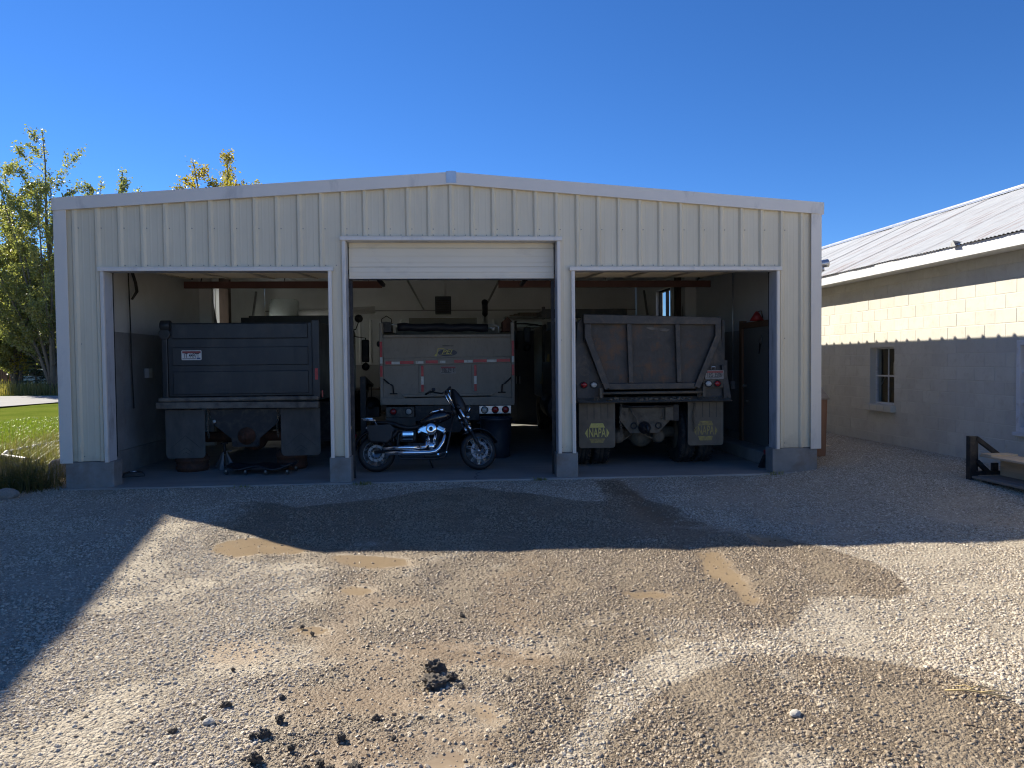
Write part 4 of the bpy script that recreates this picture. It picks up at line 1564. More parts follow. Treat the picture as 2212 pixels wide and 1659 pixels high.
for s in (3.0, 7.0, 11.0, 15.0):
    for zz in (1.0, 4.4):
        f = MB()
        for sa, sb, za, zb in ((s, s + 1.2, zz, zz + 0.08), (s, s + 1.2, zz + 1.32, zz + 1.4), (s, s + 0.08, zz + 0.08, zz + 1.32), (s + 1.12, s + 1.2, zz + 0.08, zz + 1.32)):
            vs = [nbp(q, d, h) for h in (za, zb) for d in (0.40, 0.449) for q in (sa, sb)]
            f.add(vs, [(0, 2, 3, 1), (4, 5, 7, 6), (0, 1, 5, 4), (2, 6, 7, 3), (0, 4, 6, 2), (1, 3, 7, 5)])
        fo = f.build("window", M["winframe"], nb)
        p = MB()
        p.add([nbp(s + 0.08, 0.43, zz + 0.08), nbp(s + 1.12, 0.43, zz + 0.08), nbp(s + 1.12, 0.43, zz + 1.32), nbp(s + 0.08, 0.43, zz + 1.32)], [(0, 1, 2, 3)])
        p.build("pane", M["blackpaint"], fo)

# ================================================================== DUMP TRUCKS
def tyre_mesh(R, W, mat_t, n=36):
    """dual-truck style tyre about the x axis, tread blocks cut as ribs"""
    b = MB()
    prof = [(R * 0.56, -W * 0.42), (R * 0.62, -W * 0.48), (R * 0.80, -W * 0.5), (R * 0.94, -W * 0.46), (R * 0.985, -W * 0.38)]
    for s in (-0.38, -0.13, 0.12, 0.37):
        prof += [(R, (s + 0.01) * W), (R, (s + 0.22) * W if s < 0.3 else s * W)]
        if s < 0.3:
            prof += [(R - 0.014, (s + 0.223) * W), (R - 0.014, (s + 0.247) * W)]
    prof += [(R * 0.985, W * 0.40), (R * 0.94, W * 0.46), (R * 0.80, W * 0.5), (R * 0.62, W * 0.48), (R * 0.56, W * 0.42)]
    b.lathe(prof, (0, 0, 0), (1, 0, 0), n, caps=False)
    # lug grooves across the tread
    for i in range(n):
        a = 2 * math.pi * i / n
        p = Vector((0, math.cos(a), math.sin(a))) * (R + 0.001)
        t = Vector((0, -math.sin(a), math.cos(a)))
        for s in (-1, 1):
            b.bar(p + Vector((s * W * 0.20, 0, 0)) - t * 0.018, p + Vector((s * W * 0.46, 0, 0)) + t * 0.018, 0.020, 0.012, up=p)
    return b.mesh("tyre", mat_t)


def rim_mesh(R, W, mat):
    b = MB()
    b.lathe([(R * 0.57, -W * 0.4), (R * 0.57, W * 0.4), (R * 0.50, W * 0.36), (R * 0.42, 0.0), (R * 0.2, -0.02), (R * 0.18, 0.06), (0.0, 0.06)], (0, 0, 0), (1, 0, 0), 24)
    return b.mesh("rim", mat)


def wheels(root, spots, R=0.50, W=0.27):
    tm, rm_ = tyre_mesh(R, W, M["rubber"]), rim_mesh(R, W, M["mudsteel"])
    for x, y in spots:
        w = inst("wheel", tm, root, (x, y, R))
        inst("rim", rm_, w, (0, 0, 0), (0, 0, 0 if x > 0 else math.pi))


def plate(root, x, z, y, txt, white, ink, w=0.305, h=0.152, blue=True, bar="plate_red"):
    b = MB()
    r = 0.014
    poly = []
    for cx_, cz_, a0 in ((w / 2 - r, h / 2 - r, 0), (-w / 2 + r, h / 2 - r, 90), (-w / 2 + r, -h / 2 + r, 180), (w / 2 - r, -h / 2 + r, 270)):
        for q in range(4):
            a = math.radians(a0 + q * 30)
            poly.append((x + cx_ + r * math.cos(a), z + cz_ + r * math.sin(a)))
    b.prism(poly, y - 0.004, y - 0.001)
    po = b.build("number_plate", M[white], root)
    b = MB()
    b.box(x - w / 2 + 0.012, x + w / 2 - 0.012, y - 0.0052, y - 0.0041, z + h / 2 - 0.045, z + h / 2 - 0.012)
    b.build("plate_band", M[bar], po)
    if blue:
        b = MB()
        b.box(x + w / 2 - 0.075, x + w / 2 - 0.018, y - 0.0052, y - 0.0041, z - h / 2 + 0.014, z - h / 2 + 0.036)
        b.build("plate_sticker", M["plate_blue"], po)
    b = MB()
    b.box(x - w / 2 + 0.014, x + w / 2 - 0.085, y - 0.0052, y - 0.0041, z - h / 2 + 0.018, z - h / 2 + 0.026)
    b.build("plate_line", M["ink"], po)
    text_part(txt, 0.098, M[ink], po, (x - 0.004, y - 0.0054, z - 0.008), sx=0.62)
    return po


def flap(root, x0, x1, z0, z1, y, mat, r=0.07):
    poly = [(x0, z1), (x0, z0 + r)]
    for q in range(1, 5):
        a = math.pi + q * math.pi / 10
        poly.append((x0 + r + r * math.cos(a), z0 + r + r * math.sin(a)))
    for q in range(1, 6):
        a = 1.5 * math.pi + q * math.pi / 10
        poly.append((x1 - r + r * math.cos(a), z0 + r + r * math.sin(a)))
    poly.append((x1, z1))
    b = MB()
    b.prism(poly, y, y + 0.012)
    return b.build("mud_flap", M[mat], root)


def lamp(root, x, z, y, r, lens, ring="darksteel"):
    b = MB()
    b.lathe([(r * 1.22, 0.0), (r * 1.22, 0.018), (r * 1.02, 0.022), (r, 0.012)], (x, y, z), (0, -1, 0), 20)
    h = b.build("tail_lamp", M[ring], root)
    b = MB()
    b.lathe([(r, 0.012), (r * 0.92, 0.026), (r * 0.6, 0.034), (0.0, 0.037)], (x, y, z), (0, -1, 0), 20)
    b.build("lens", M[lens], h)
    return h


def chain(root, x, y, z1, z0):
    b = MB()
    zz, i = z1, 0
    while zz > z0:
        o = len(b.v)
        b.ring((0, 0, 0), (0, 1, 0) if i % 2 else (1, 0, 0), 0.016, 0.005, 10, 5)
        b.v[o:] = [(x + p[0] + 0.01 * math.sin(i * 0.6), y + p[1], zz + p[2] * 1.45) for p in b.v[o:]]
        zz -= 0.036
        i += 1
    b.build("safety_chain", M["mudsteel"], root)


def mirror(root, x, y, z, arm_to, h=0.42):
    b = MB()
    b.tube([arm_to, (arm_to[0] + (x - arm_to[0]) * 0.6, y + 0.02, z + h * 0.62), (x, y + 0.03, z + h * 0.58), (x, y + 0.03, z - h * 0.6)], 0.012, 6)
    m = b.build("mirror", M["darksteel"], root)
    b = MB()
    b.box(x - 0.08, x + 0.08, y - 0.03, y + 0.03, z - h / 2, z + h / 2)
    b.build("mirror_head", M["darksteel"], m, bevel=0.025)
    b = MB()
    b.lathe([(0.0, 0.03), (0.07, 0.025), (0.085, 0.0), (0.0, -0.02)], (x, y - 0.01, z - h / 2 - 0.10), (0, -1, 0), 16)
    b.build("convex_mirror", M["darksteel"], m)
    return m


def chassis(root, yf, yr=0.25, z=0.82):
    b = MB()
    for s in (-0.42, 0.42):
        b.box(s - 0.045, s + 0.045, yr, yf, z, z + 0.26)
    b.build("frame_rails", M["darksteel"], root)


# ---------------------------------------------------------------- western truck: blue-black tailgate
lt = thing("dump_truck", "dump truck with a plain blue-black tailgate, wheels off, standing in the western bay", "truck", (-3.35, 1.3, 0), group="dump trucks in the garage")
b = MB()
b.box(-1.13, 1.09, 0.0, 0.05, 1.20, 2.37)
tg = b.build("tailgate", M["blue_gate"], lt, bevel=0.006)
for za, zb, d in ((2.12, 2.36, 0.035), (1.70, 1.99, 0.022), (1.23, 1.61, 0.022)):
    b = MB()
    b.box(-1.06, 1.03, -d, -0.001, za, zb)
    b.build("gate_panel", M["blue_gate"], tg, bevel=0.014)
for x0, x1 in ((-1.22, -1.131), (1.091, 1.21)):
    b = MB()
    b.box(x0, x1, -0.03, 0.12, 1.14, 2.41)
    if x0 < 0:
        b.cyl((x0 - 0.01, 0.0, 2.33), (x0 + 0.14, 0.0, 2.33), 0.085, n=14)
        b.cyl((x0 + 0.05, -0.05, 2.20), (x0 + 0.05, 0.05, 2.20), 0.09, n=14)
    b.build("corner_post", M["blue_gate"], lt, bevel=0.012)
b = MB()
for s in (-1.20, 1.14):
    b.box(s, s + 0.05, 0.125, 4.2, 1.15, 2.38)
b.box(-1.15, 1.14, 4.15, 4.2, 1.15, 2.70)
b.box(-1.149, 1.139, 0.13, 4.149, 1.10, 1.149)
b.build("dump_body", M["blue_gate"], lt)
b = MB()
b.box(-1.0, 0.95, 4.2, 5.3, 2.66, 2.74)
b.box(-1.0, 0.95, 4.185, 4.199, 2.54, 2.74)
b.build("cab_guard", M["blue_gate"], lt, bevel=0.01)
b = MB()
b.prism([(-1.28, 1.02), (1.20, 1.0), (1.20, 1.10), (-1.28, 1.12)], -0.15, -0.035)
b.build("rear_bumper", M["bumper"], lt, bevel=0.012)
b = MB()
b.box(-1.26, 1.2, -0.12, 0.0, 1.125, 1.19)
b.build("rear_sill", M["bumper"], lt, bevel=0.02)
plate(lt, -0.765, 1.865, -0.024, "1T 4497T", "plate_white", "ink")
for x0, x1, zz in ((-1.19, -0.59, 0.225), (0.585, 1.20, 0.235)):
    f = flap(lt, x0, x1, zz, 0.99, -0.02, "flap")
    xm = (x0 + x1) / 2
    for dz, hw in ((0.36, 0.23), (0.10, 0.06), (0.17, 0.10)):
        b = MB()
        b.bar((xm - hw, -0.0215, zz + dz - hw * 0.95 + 0.02), (xm, -0.0215, zz + dz), 0.003, 0.006, up=(0, 1, 0))
        b.bar((xm + hw, -0.0215, zz + dz - hw * 0.95 + 0.02), (xm, -0.0215, zz + dz), 0.003, 0.006, up=(0, 1, 0))
        b.build("chevron_groove", M["rubber"], f)
b = MB()
b.prism([(-0.56, 0.99), (-0.46, 0.74), (-0.20, 0.52), (-0.19, 0.40), (-0.165, 0.385), (0.205, 0.385), (0.23, 0.40), (0.24, 0.52), (0.50, 0.74), (0.62, 0.99)], 0.03, 0.06)
hp = b.build("hitch_plate", M["darksteel"], lt, bevel=0.004)
b = MB()
b.lathe([(0.14, 0.0), (0.14, 0.02), (0.07, 0.05), (0.06, 0.13), (0.03, 0.14), (0, 0.14)], (0.04, 0.03, 0.56), (0, -1, 0), 16)
b.tube([(0.04, -0.09, 0.60), (0.04, -0.16, 0.60), (0.04, -0.19, 0.55), (0.04, -0.15, 0.50)], 0.025, 8)
b.build("pintle_hook", M["rust"], hp)
b = MB()
for xx in (-0.14, 0.185):
    b.ring((xx, 0.025, 0.44), (0, 1, 0), 0.032, 0.010, 14, 6)
b.build("tow_eye_rings", M["ink"], hp)
lamp(lt, -0.45, 0.80, 0.02, 0.028, "lamp_white")
chain(lt, -0.545, 0.0, 0.99, 0.55)
chain(lt, 0.53, 0.0, 0.99, 0.55)
b = MB()
b.box(1.135, 1.18, -0.038, -0.031, 1.46, 1.64)
b.build("reflector", M["tape_red"], lt)
b = MB()
b.box(1.225, 1.245, 0.02, 0.06, 1.16, 1.27)
b.build("side_marker", M["lamp_red"], lt)
chassis(lt, 7.6)
b = MB()
b.cyl((-0.95, 0.62, 0.5), (0.95, 0.62, 0.5), 0.085, n=14)
b.ball((0, 0.62, 0.5), 0.24, sq=(1, 0.9, 1))
b.build("rear_axle", M["rust"], lt)
b = MB()
b.box(-0.36, 0.36, 2.6, 6.0, 0.42, 0.815)
b.cyl((0, 0.8, 0.52), (0, 2.6, 0.60), 0.06, n=12)
b.build("underbody_block", M["darksteel"], lt, bevel=0.05)  # dark box and shaft added to block light under the truck
for s in (-1, 1):
    b = MB()
    b.box(*sorted((s * 0.47, s * 1.05)), 2.4, 3.9, 0.22, 0.98)
    b.build("side_underbody_block", M["darksteel"], lt, bevel=0.02)  # dark side boxes added to keep the underside black
b = MB()
b.box(-1.0, 0.95, 4.7, 6.4, 1.0, 2.50)
b.build("cab", M["blue_gate"], lt, bevel=0.06)
b = MB()
b.box(-0.8, 0.75, 6.4, 7.9, 0.95, 1.75)
b.build("hood", M["blue_gate"], lt, bevel=0.08)
mirror(lt, -1.02, 4.75, 2.55, (-0.9, 4.8, 2.7), 0.3)
mirror(lt, 1.38, 4.7, 1.98, (0.95, 4.85, 2.35), 0.5)
b = MB()
b.lathe([(0.0, 0.03), (0.07, 0.025), (0.09, 0.0), (0.0, -0.02)], (1.28, 4.4, 2.68), (0, -1, 0), 16)
b.tube([(1.28, 4.41, 2.62), (1.2, 4.5, 2.45), (0.96, 4.8, 2.4)], 0.012, 6)
b.build("convex_mirror", M["darksteel"], lt)
b = MB()
b.tube([(1.16, 3.6, 0.7), (1.16, 3.6, 2.05), (1.20, 3.6, 2.1), (1.30, 3.62, 2.1)], 0.022, 8)
b.build("grab_rail", M["steel"], lt)
b = MB()
b.cyl((0.62, 4.0, 0.72), (0.62, 5.2, 0.72), 0.3, n=18)
b.build("fuel_tank", M["darksteel"], lt)
wheels(lt, [(-0.92, 6.9), (0.92, 6.9)], 0.50, 0.3)

# ---------------------------------------------------------------- middle truck: grey tailgate with red and white tape
mt = thing("dump_truck", "grey dump truck with red and white striped tailgate, rolled tarp and chrome stack", "truck", (-0.13, 3.0, 0), group="dump trucks in the garage")
b = MB()
b.prism([(-1.17, 1.42), (-0.80, 1.06), (0.82, 1.07), (1.17, 1.44), (1.17, 2.23), (-1.17, 2.21)], 0.0, 0.05)
tg = b.build("tailgate", M["grey_gate"], mt, bevel=0.004)
b = MB()
b.box(-1.165, 1.165, -0.05, -0.001, 2.165, 2.225)
b.build("top_rail", M["grey_gate"], tg, bevel=0.015)
b = MB()
b.prism([(-1.16, 1.66), (1.16, 1.69), (1.16, 1.81), (-1.16, 1.80)], -0.028, -0.001)
b.build("cross_rib", M["grey_gate"], tg, bevel=0.01)
b = MB()
b.prism([(-0.80, 1.062), (0.82, 1.072), (0.86, 1.12), (-0.84, 1.115)], -0.03, -0.001)
b.build("bottom_rib", M["grey_gate"], tg, bevel=0.006)
for xx in (-0.475, 0.495):
    b = MB()
    b.box(xx - 0.055, xx + 0.04, -0.025, -0.001, 1.14, 1.662)
    b.build("upright_rib", M["grey_gate"], tg, bevel=0.008)
for s in (-1, 1):
    b = MB()
    b.tube([(s * 1.17, -0.02, 1.42), (s * 1.0, -0.03, 1.27), (s * 0.99, -0.03, 1.12)], 0.014, 6)
    b.tube([(s * 1.06, -0.03, 1.13), (s * 0.92, -0.03, 1.13)], 0.012, 6)
    b.build("latch_linkage", M["darksteel"], tg)
for s in (-1, 1):
    b = MB()
    b.box(*sorted((s * 1.171, s * 1.235)), -0.03, 0.12, 0.92, 2.44)
    b.build("corner_post", M["grey_gate"], mt, bevel=0.01)
    b = MB()
    b.prism([(s * 1.12 - 0.09, 2.28), (s * 1.12 + 0.09, 2.28), (s * 1.12 + 0.09, 2.46), (s * 1.12, 2.55 if s > 0 else 2.47), (s * 1.12 - 0.09, 2.46)], 0.13, 0.5)
    b.build("post_cap", M["rust"] if s > 0 else M["darksteel"], mt)
    if s < 0:
        b = MB()
        b.tube([(-1.21, 0.2, 2.46), (-1.21, 0.2, 2.52), (-1.12, 0.2, 2.58), (-1.03, 0.2, 2.52), (-1.03, 0.2, 2.46)], 0.008, 6)
        b.build("bail_wire", M["darksteel"], mt)
        b = MB()
        b.ball((-1.26, 0.05, 2.06), 0.045, sq=(0.7, 1, 1.2))
        b.build("clearance_lamp", M["darksteel"], mt)
b = MB()
for s in (-1.22, 1.17):
    b.box(s, s + 0.05, 0.125, 3.1, 0.98, 2.36)
b.box(-1.169, 1.169, 3.05, 3.1, 0.98, 2.50)
b.box(-1.169, 1.169, 0.13, 3.049, 0.94, 0.979)
b.build("dump_body", M["grey_gate"], mt)
b = MB()
b.box(-0.90, 0.65, 3.45, 3.5, 2.42, 2.73)
b.box(-0.90, 0.65, 3.1, 3.449, 2.42, 2.46)
b.build("cab_guard", M["grey_gate"], mt)
for s in (-1, 1):
    b = MB()
    b.prism([(s * 1.17, 1.44), (s * 0.79, 1.065), (s * 0.79, 1.03), (s * 1.17, 1.03)], 0.012, 0.06)
    b.build("corner_gusset", M["grey_gate"], mt)
b = MB()
b.prism([(-1.20, 0.93), (1.22, 0.89), (1.22, 1.02), (0.9, 1.055), (-0.86, 1.045), (-1.20, 1.06)], -0.06, -0.032)
b.build("rear_sill", M["grey_gate"], mt, bevel=0.006)
# tape
def strip(x0, x1, z0, z1, y, m, par):
    b = MB()
    b.box(x0, x1, y - 0.002, y, z0, z1)
    b.build("reflective_tape", M[m], par)
xs = [(-1.13, -1.02, "tape_red"), (-1.02, -0.87, "tape_white"), (-0.865, -0.62, "tape_red"), (-0.58, -0.44, "tape_white"), (-0.40, -0.18, "tape_red"),
      (-0.14, -0.04, "tape_white"), (0.12, 0.30, "tape_red"), (0.30, 0.46, "tape_white"), (0.47, 0.72, "tape_red"), (0.72, 0.90, "tape_white"), (0.90, 1.15, "tape_red")]
for x0, x1, m in xs:
    zz = 1.685 + 0.013 * (x0 + 1.13)
    strip(x0, x1, zz, zz + (0.055 if m == "tape_red" else 0.045), -0.0285, m, tg)
for xx in (-0.475, 0.495):
    for z0, z1, m in ((1.46, 1.655, "tape_red"), (1.29, 1.455, "tape_white"), (1.16, 1.287, "tape_red")):
        strip(xx - 0.012, xx + 0.034, z0, z1, -0.0255, m, tg)
for s in (-1, 1):
    for z0, z1, m in ((1.82, 2.10, "tape_red"), (1.70, 1.815, "tape_white"), (1.46, 1.66, "tape_red")):
        strip(s * 1.205 - 0.022, s * 1.205 + 0.022, z0, z1, -0.0305, m, mt)
# emblem: dark oval, italic letters, yellow boom and bucket
b = MB()
ov = [(0.0 + 0.175 * math.cos(2 * math.pi * i / 32), 1.888 + 0.062 * math.sin(2 * math.pi * i / 32)) for i in range(32)]
b.prism(ov, -0.004, -0.001)
em = b.build("emblem", M["logo_navy"], tg)
text_part("PEI", 0.115, M["logo_yellow"], em, (-0.02, -0.0052, 1.90), sx=1.25, shear=0.35)
b = MB()
b.box(-0.13, 0.09, -0.0055, -0.0045, 1.858, 1.866)
b.build("emblem_bar", M["logo_yellow"], em)
b = MB()
b.bar((-0.20, -0.003, 1.86), (-0.165, -0.003, 1.975), 0.002, 0.016, up=(1, 0, 0))
b.bar((-0.165, -0.003, 1.967), (-0.06, -0.003, 1.962), 0.002, 0.014)
b.prism([(-0.24, 1.83), (-0.20, 1.822), (-0.185, 1.862), (-0.225, 1.866)], -0.004, -0.002)
b.build("emblem_boom", M["logo_yellow"], em)
b = MB()
b.box(-0.09, 0.09, -0.003, -0.001, 2.005, 2.025)
b.prism([(0.07, 1.995), (0.12, 2.015), (0.07, 2.035)], -0.0035, -0.001)
b.build("emblem_arrow", M["bumper"], em)
plate(mt, 0.01, 1.575, -0.002, "186 6913", "plate_dirty", "ink", w=0.29, h=0.14, blue=False)
# tarp roll and its rods
b = MB()
pts = [(-0.92 + 1.68 * i / 14, 0.25, 2.372 - 0.02 * i / 14 + 0.008 * math.sin(i * 1.3)) for i in range(15)]
b.tube(pts, [0.074 + 0.006 * math.sin(i * 2.1) for i in range(15)], 14)
tr = b.build("tarp_roll", M["tarp"], mt)
b = MB()
b.tube([(-1.08, 0.25, 2.30), (-1.07, 0.25, 2.42), (-0.92, 0.25, 2.42)], 0.014, 6)
b.tube([(0.76, 0.25, 2.35), (0.90, 0.25, 2.35)], 0.016, 6)
b.tube([(0.70, 0.25, 2.41), (0.92, 0.25, 2.40), (0.96, 0.25, 2.37), (0.96, 0.25, 2.26)], 0.013, 6)
b.ball((0.86, 0.25, 2.33), 0.035)
b.build("roller_rods", M["galv"], tr)
b = MB()
b.tube([(0.84, 3.5, 0.9), (0.84, 3.5, 2.82)], 0.06, 16)
st = b.build("exhaust_stack", M["chrome"], mt)
b = MB()
b.tube([(0.84, 3.5, 2.80), (0.84, 3.49, 2.92), (0.835, 3.45, 3.03), (0.83, 3.35, 3.08)], [0.066, 0.068, 0.07, 0.072], 16)
b.build("curved_tip", M["ink"], st)
# rear light boxes
b = MB()
b.box(0.57, 1.16, -0.03, 0.05, 0.735, 0.885)
lb = b.build("light_panel", M["galv"], mt, bevel=0.006)
for x, m in ((0.67, "lamp_white"), (0.865, "lamp_red"), (1.055, "lamp_red")):
    lamp(mt, x, 0.81, -0.031, 0.055, m)
b = MB()
b.box(-1.13, -0.62, -0.03, 0.05, 0.70, 0.885)
b.build("light_panel", M["bumper"], mt, bevel=0.006)
for x in (-1.0, -0.72):
    lamp(mt, x, 0.80, -0.031, 0.055, "lamp_red" if x < -0.8 else "lamp_white")
for x0, x1 in ((-1.14, -0.60), (0.58, 1.16)):
    flap(mt, x0, x1, 0.24, 0.69, 0.0, "flap")
b = MB()
b.box(-0.6, 0.57, 0.0, 0.06, 0.62, 0.9)
b.prism([(-0.35, 0.619), (0.35, 0.619), (0.2, 0.4), (-0.2, 0.4)], 0.02, 0.05)
b.build("hitch_plate", M["darksteel"], mt)
chassis(mt, 6.6, 0.12, 0.66)
b = MB()
b.box(-0.36, 0.36, 2.2, 5.5, 0.40, 0.655)
b.cyl((0, 0.9, 0.5), (0, 2.2, 0.52), 0.06, n=12)
b.build("underbody_block", M["darksteel"], mt, bevel=0.05)  # added dark mass, stops light showing beneath the grey truck
for s in (-1, 1):
    b = MB()
    b.box(*sorted((s * 0.47, s * 1.08)), 1.9, 3.4, 0.22, 0.93)
    b.build("side_underbody_block", M["darksteel"], mt, bevel=0.02)  # side boxes added to darken the gap under the body
b = MB()
b.box(-1.0, 1.0, 3.55, 4.9, 0.95, 2.40)
b.build("cab", M["grey_gate"], mt, bevel=0.06)
b = MB()
b.box(-0.75, 0.75, 4.9, 6.4, 0.9, 1.7)
b.build("hood", M["grey_gate"], mt, bevel=0.08)
wheels(mt, [(-1.05, 0.85), (-0.74, 0.85), (0.74, 0.85), (1.05, 0.85), (-0.95, 5.6), (0.95, 5.6)], 0.50, 0.27)

# ---------------------------------------------------------------- eastern truck: rusty ribbed tailgate
def rust_gate(name, base, rustc):
    k = NT(name)
    v = k.coord("Object")
    n1 = k.noise(v, 2.2, 6, 0.65)
    n2 = k.noise(v, 9.0, 8, 0.7, 0.4)
    n3 = k.noise(k.coord("Object", (7, 1, 0.6)), 2.0, 6, 0.7)
    c = k.ramp(n1, [(0.3, scl(base, 0.7)), (0.7, scl(base, 1.35))])
    c = k.mix(k.ramp(n3, [(0.52, 0.0), (0.7, 0.5)]), c, (0.085, 0.082, 0.08))
    gz = k.n("SeparateXYZ")
    k.l(v, gz.inputs[0])
    low = k.ramp(gz.outputs["Z"], [(0.0, 1.0), (1.0, 0.0)])
    f = k.math("MULTIPLY", k.ramp(k.math("ADD", k.math("MULTIPLY", n1, 0.6), k.math("MULTIPLY", n2, 0.4)), [(0.50, 0.0), (0.60, 1.0)]), 0.9)
    c = k.mix(f, c, k.ramp(n2, [(0.3, scl(rustc, 0.55)), (0.7, scl(rustc, 1.25))]))
    k.bump(n2, 0.006)
    return k.done(c, k.ramp(n2, [(0.3, 0.5), (0.7, 0.85)]), 0.1)


M["rustgate"] = rust_gate("worn_rusty_gate", (0.070, 0.063, 0.055), (0.150, 0.085, 0.048))
M["gatesteel"] = paint("worn_dark_gate_frame", (0.056, 0.053, 0.050), 0.55, 0.1, var=0.25, scale=4, dirt=(0.15, 0.115, 0.08), dirt_amt=0.45, dirt_scale=7, bump=0.003, bscale=20)
rt = thing("dump_truck", "old dump truck with a rusty ribbed tailgate and muddy lettered mud flaps", "truck", (3.12, 0.75, 0), group="dump trucks in the garage")
b = MB()
b.prism([(-1.10, 2.05), (-0.77, 1.24), (0.70, 1.24), (1.07, 2.05), (1.07, 2.36), (-1.10, 2.41)], 0.03, 0.07)
tg = b.build("tailgate", M["rustgate"], rt)
b = MB()
b.prism([(-1.12, 2.29), (1.08, 2.26), (1.08, 2.38), (-1.12, 2.44)], -0.05, 0.029)
b.build("top_rail", M["gatesteel"], tg, bevel=0.012)
for s, xa, xb in ((-1, -1.05, -0.74), (1, 1.03, 0.68)):
    b = MB()
    b.bar((xa, -0.01, 2.285), (xa, -0.01, 2.05), 0.10, 0.075, up=(0, 1, 0))
    b.build("side_rib", M["gatesteel"], tg, bevel=0.008)
    b = MB()
    b.bar((xa, -0.012, 2.085), (xb, -0.012, 1.26), 0.10, 0.08, up=(0, 1, 0))
    b.build("diagonal_rib", M["gatesteel"], tg, bevel=0.008)
for xx in (-0.395, 0.375):
    b = MB()
    b.bar((xx, -0.005, 2.285), (xx + 0.03, -0.005, 1.36), 0.075, 0.068, up=(0, 1, 0))
    b.build("upright_rib", M["gatesteel"], tg, bevel=0.008)
b = MB()
b.prism([(-0.72, 1.24), (0.66, 1.24), (0.72, 1.355), (-0.76, 1.355)], -0.03, 0.0285)
b.build("bottom_rib", M["gatesteel"], tg, bevel=0.012)
b = MB()
b.prism([(-0.10, 2.235), (0.20, 2.215), (0.27, 2.19), (0.22, 2.165), (-0.02, 2.185), (-0.11, 2.215)], 0.022, 0.0295)
b.build("torn_label", M["bumper"], tg)
# body flanks either side of the gate
for s in (-1, 1):
    b = MB()
    if s < 0:
        poly = [(-1.10, 2.05), (-0.77, 1.24), (-0.80, 1.06), (-1.20, 1.06), (-1.245, 1.7), (-1.19, 2.30), (-1.11, 2.42)]
    else:
        poly = [(1.07, 2.05), (0.70, 1.24), (0.74, 1.06), (1.19, 1.06), (1.16, 1.7), (1.10, 2.30), (1.08, 2.37)]
    b.prism(poly, 0.075, 0.12)
    b.build("body_flank", M["gatesteel"], rt, bevel=0.005)
    b = MB()
    for z0, z1, dx in ((1.06, 1.7, 0.045), (1.7, 2.34, 0.0)):
        b.box(*sorted((s * 1.15, s * (1.19 + dx))), 0.121, 4.4, z0, z1)
    b.build("body_side", M["gatesteel"], rt)
b = MB()
b.box(-1.149, 1.149, 4.3, 4.4, 1.06, 2.55)
b.box(-1.149, 1.149, 0.15, 4.299, 1.02, 1.059)
b.build("body_floor", M["gatesteel"], rt)
b = MB()
b.box(-1.25, 0.55, 4.2, 5.4, 2.72, 2.80)
b.box(-1.25, 0.55, 4.15, 4.199, 2.62, 2.81)
b.box(-1.27, -1.21, 4.12, 4.26, 2.60, 2.86)
b.build("cab_guard", M["gatesteel"], rt, bevel=0.01)
b = MB()
b.prism([(0.12, 1.035), (-0.09, 1.035), (-0.15, 1.05), (-0.09, 1.06), (0.05, 1.10), (0.12, 1.12)], -1.21, 1.225, "yz")
b.build("spill_apron", M["mudsteel"], rt, bevel=0.006)
b = MB()
rg_ = random.Random(12)
for q in range(110):
    b.ball((rg_.gauss(0.0, 0.55), rg_.uniform(-0.08, 0.08), 1.075 + rg_.uniform(-0.01, 0.03)), rg_.uniform(0.008, 0.03), 6, 4, (rg_.uniform(0.8, 1.6), 1, 0.7))
b.v = [p if abs(p[0]) < 1.19 else (math.copysign(1.18, p[0]), p[1], p[2]) for p in b.v]
b.build("spilled_dirt", M["mudsteel"], rt, kind="stuff")
b = MB()
b.prism([(1.10, 1.62), (1.165, 1.62), (1.25, 1.10), (1.225, 1.063), (1.14, 1.063)], 0.0, 0.07)
b.build("lamp_gusset", M["gatesteel"], rt)
b = MB()
b.tube([(-0.86, -0.07, 1.19), (0.78, -0.07, 1.19)], 0.022, 8)
for xx in (-0.86, 0.78):
    b.box(xx - 0.02, xx + 0.02, -0.10, 0.0, 1.12, 1.27)
b.build("gate_hinge_bar", M["mudsteel"], rt)
for x, m in ((-1.10, "lamp_red"), (-0.94, "lamp_white"), (0.88, "lamp_white"), (1.025, "lamp_red")):
    lamp(rt, x, 1.325, 0.074 if x < 0 else -0.001, 0.052, m)
b = MB()
b.box(0.80, 1.12, 0.0, 0.074, 1.25, 1.40)
b.build("lamp_bracket", M["mudsteel"], rt, bevel=0.01)
plate(rt, 0.98, 1.475, 0.0, "1EG 3506", "plate_dirty", "ink", w=0.30, h=0.145, blue=False)
b = MB()
b.box(0.83, 1.12, 0.001, 0.07, 1.41, 1.54)
b.build("plate_bracket", M["gatesteel"], rt)
b = MB()
b.tube([(0.93, 0.0, 1.56), (0.93, -0.02, 1.60), (0.99, -0.02, 1.60), (0.99, 0.0, 1.56)], 0.012, 6)
b.build("plate_lamp", M["galv"], rt)
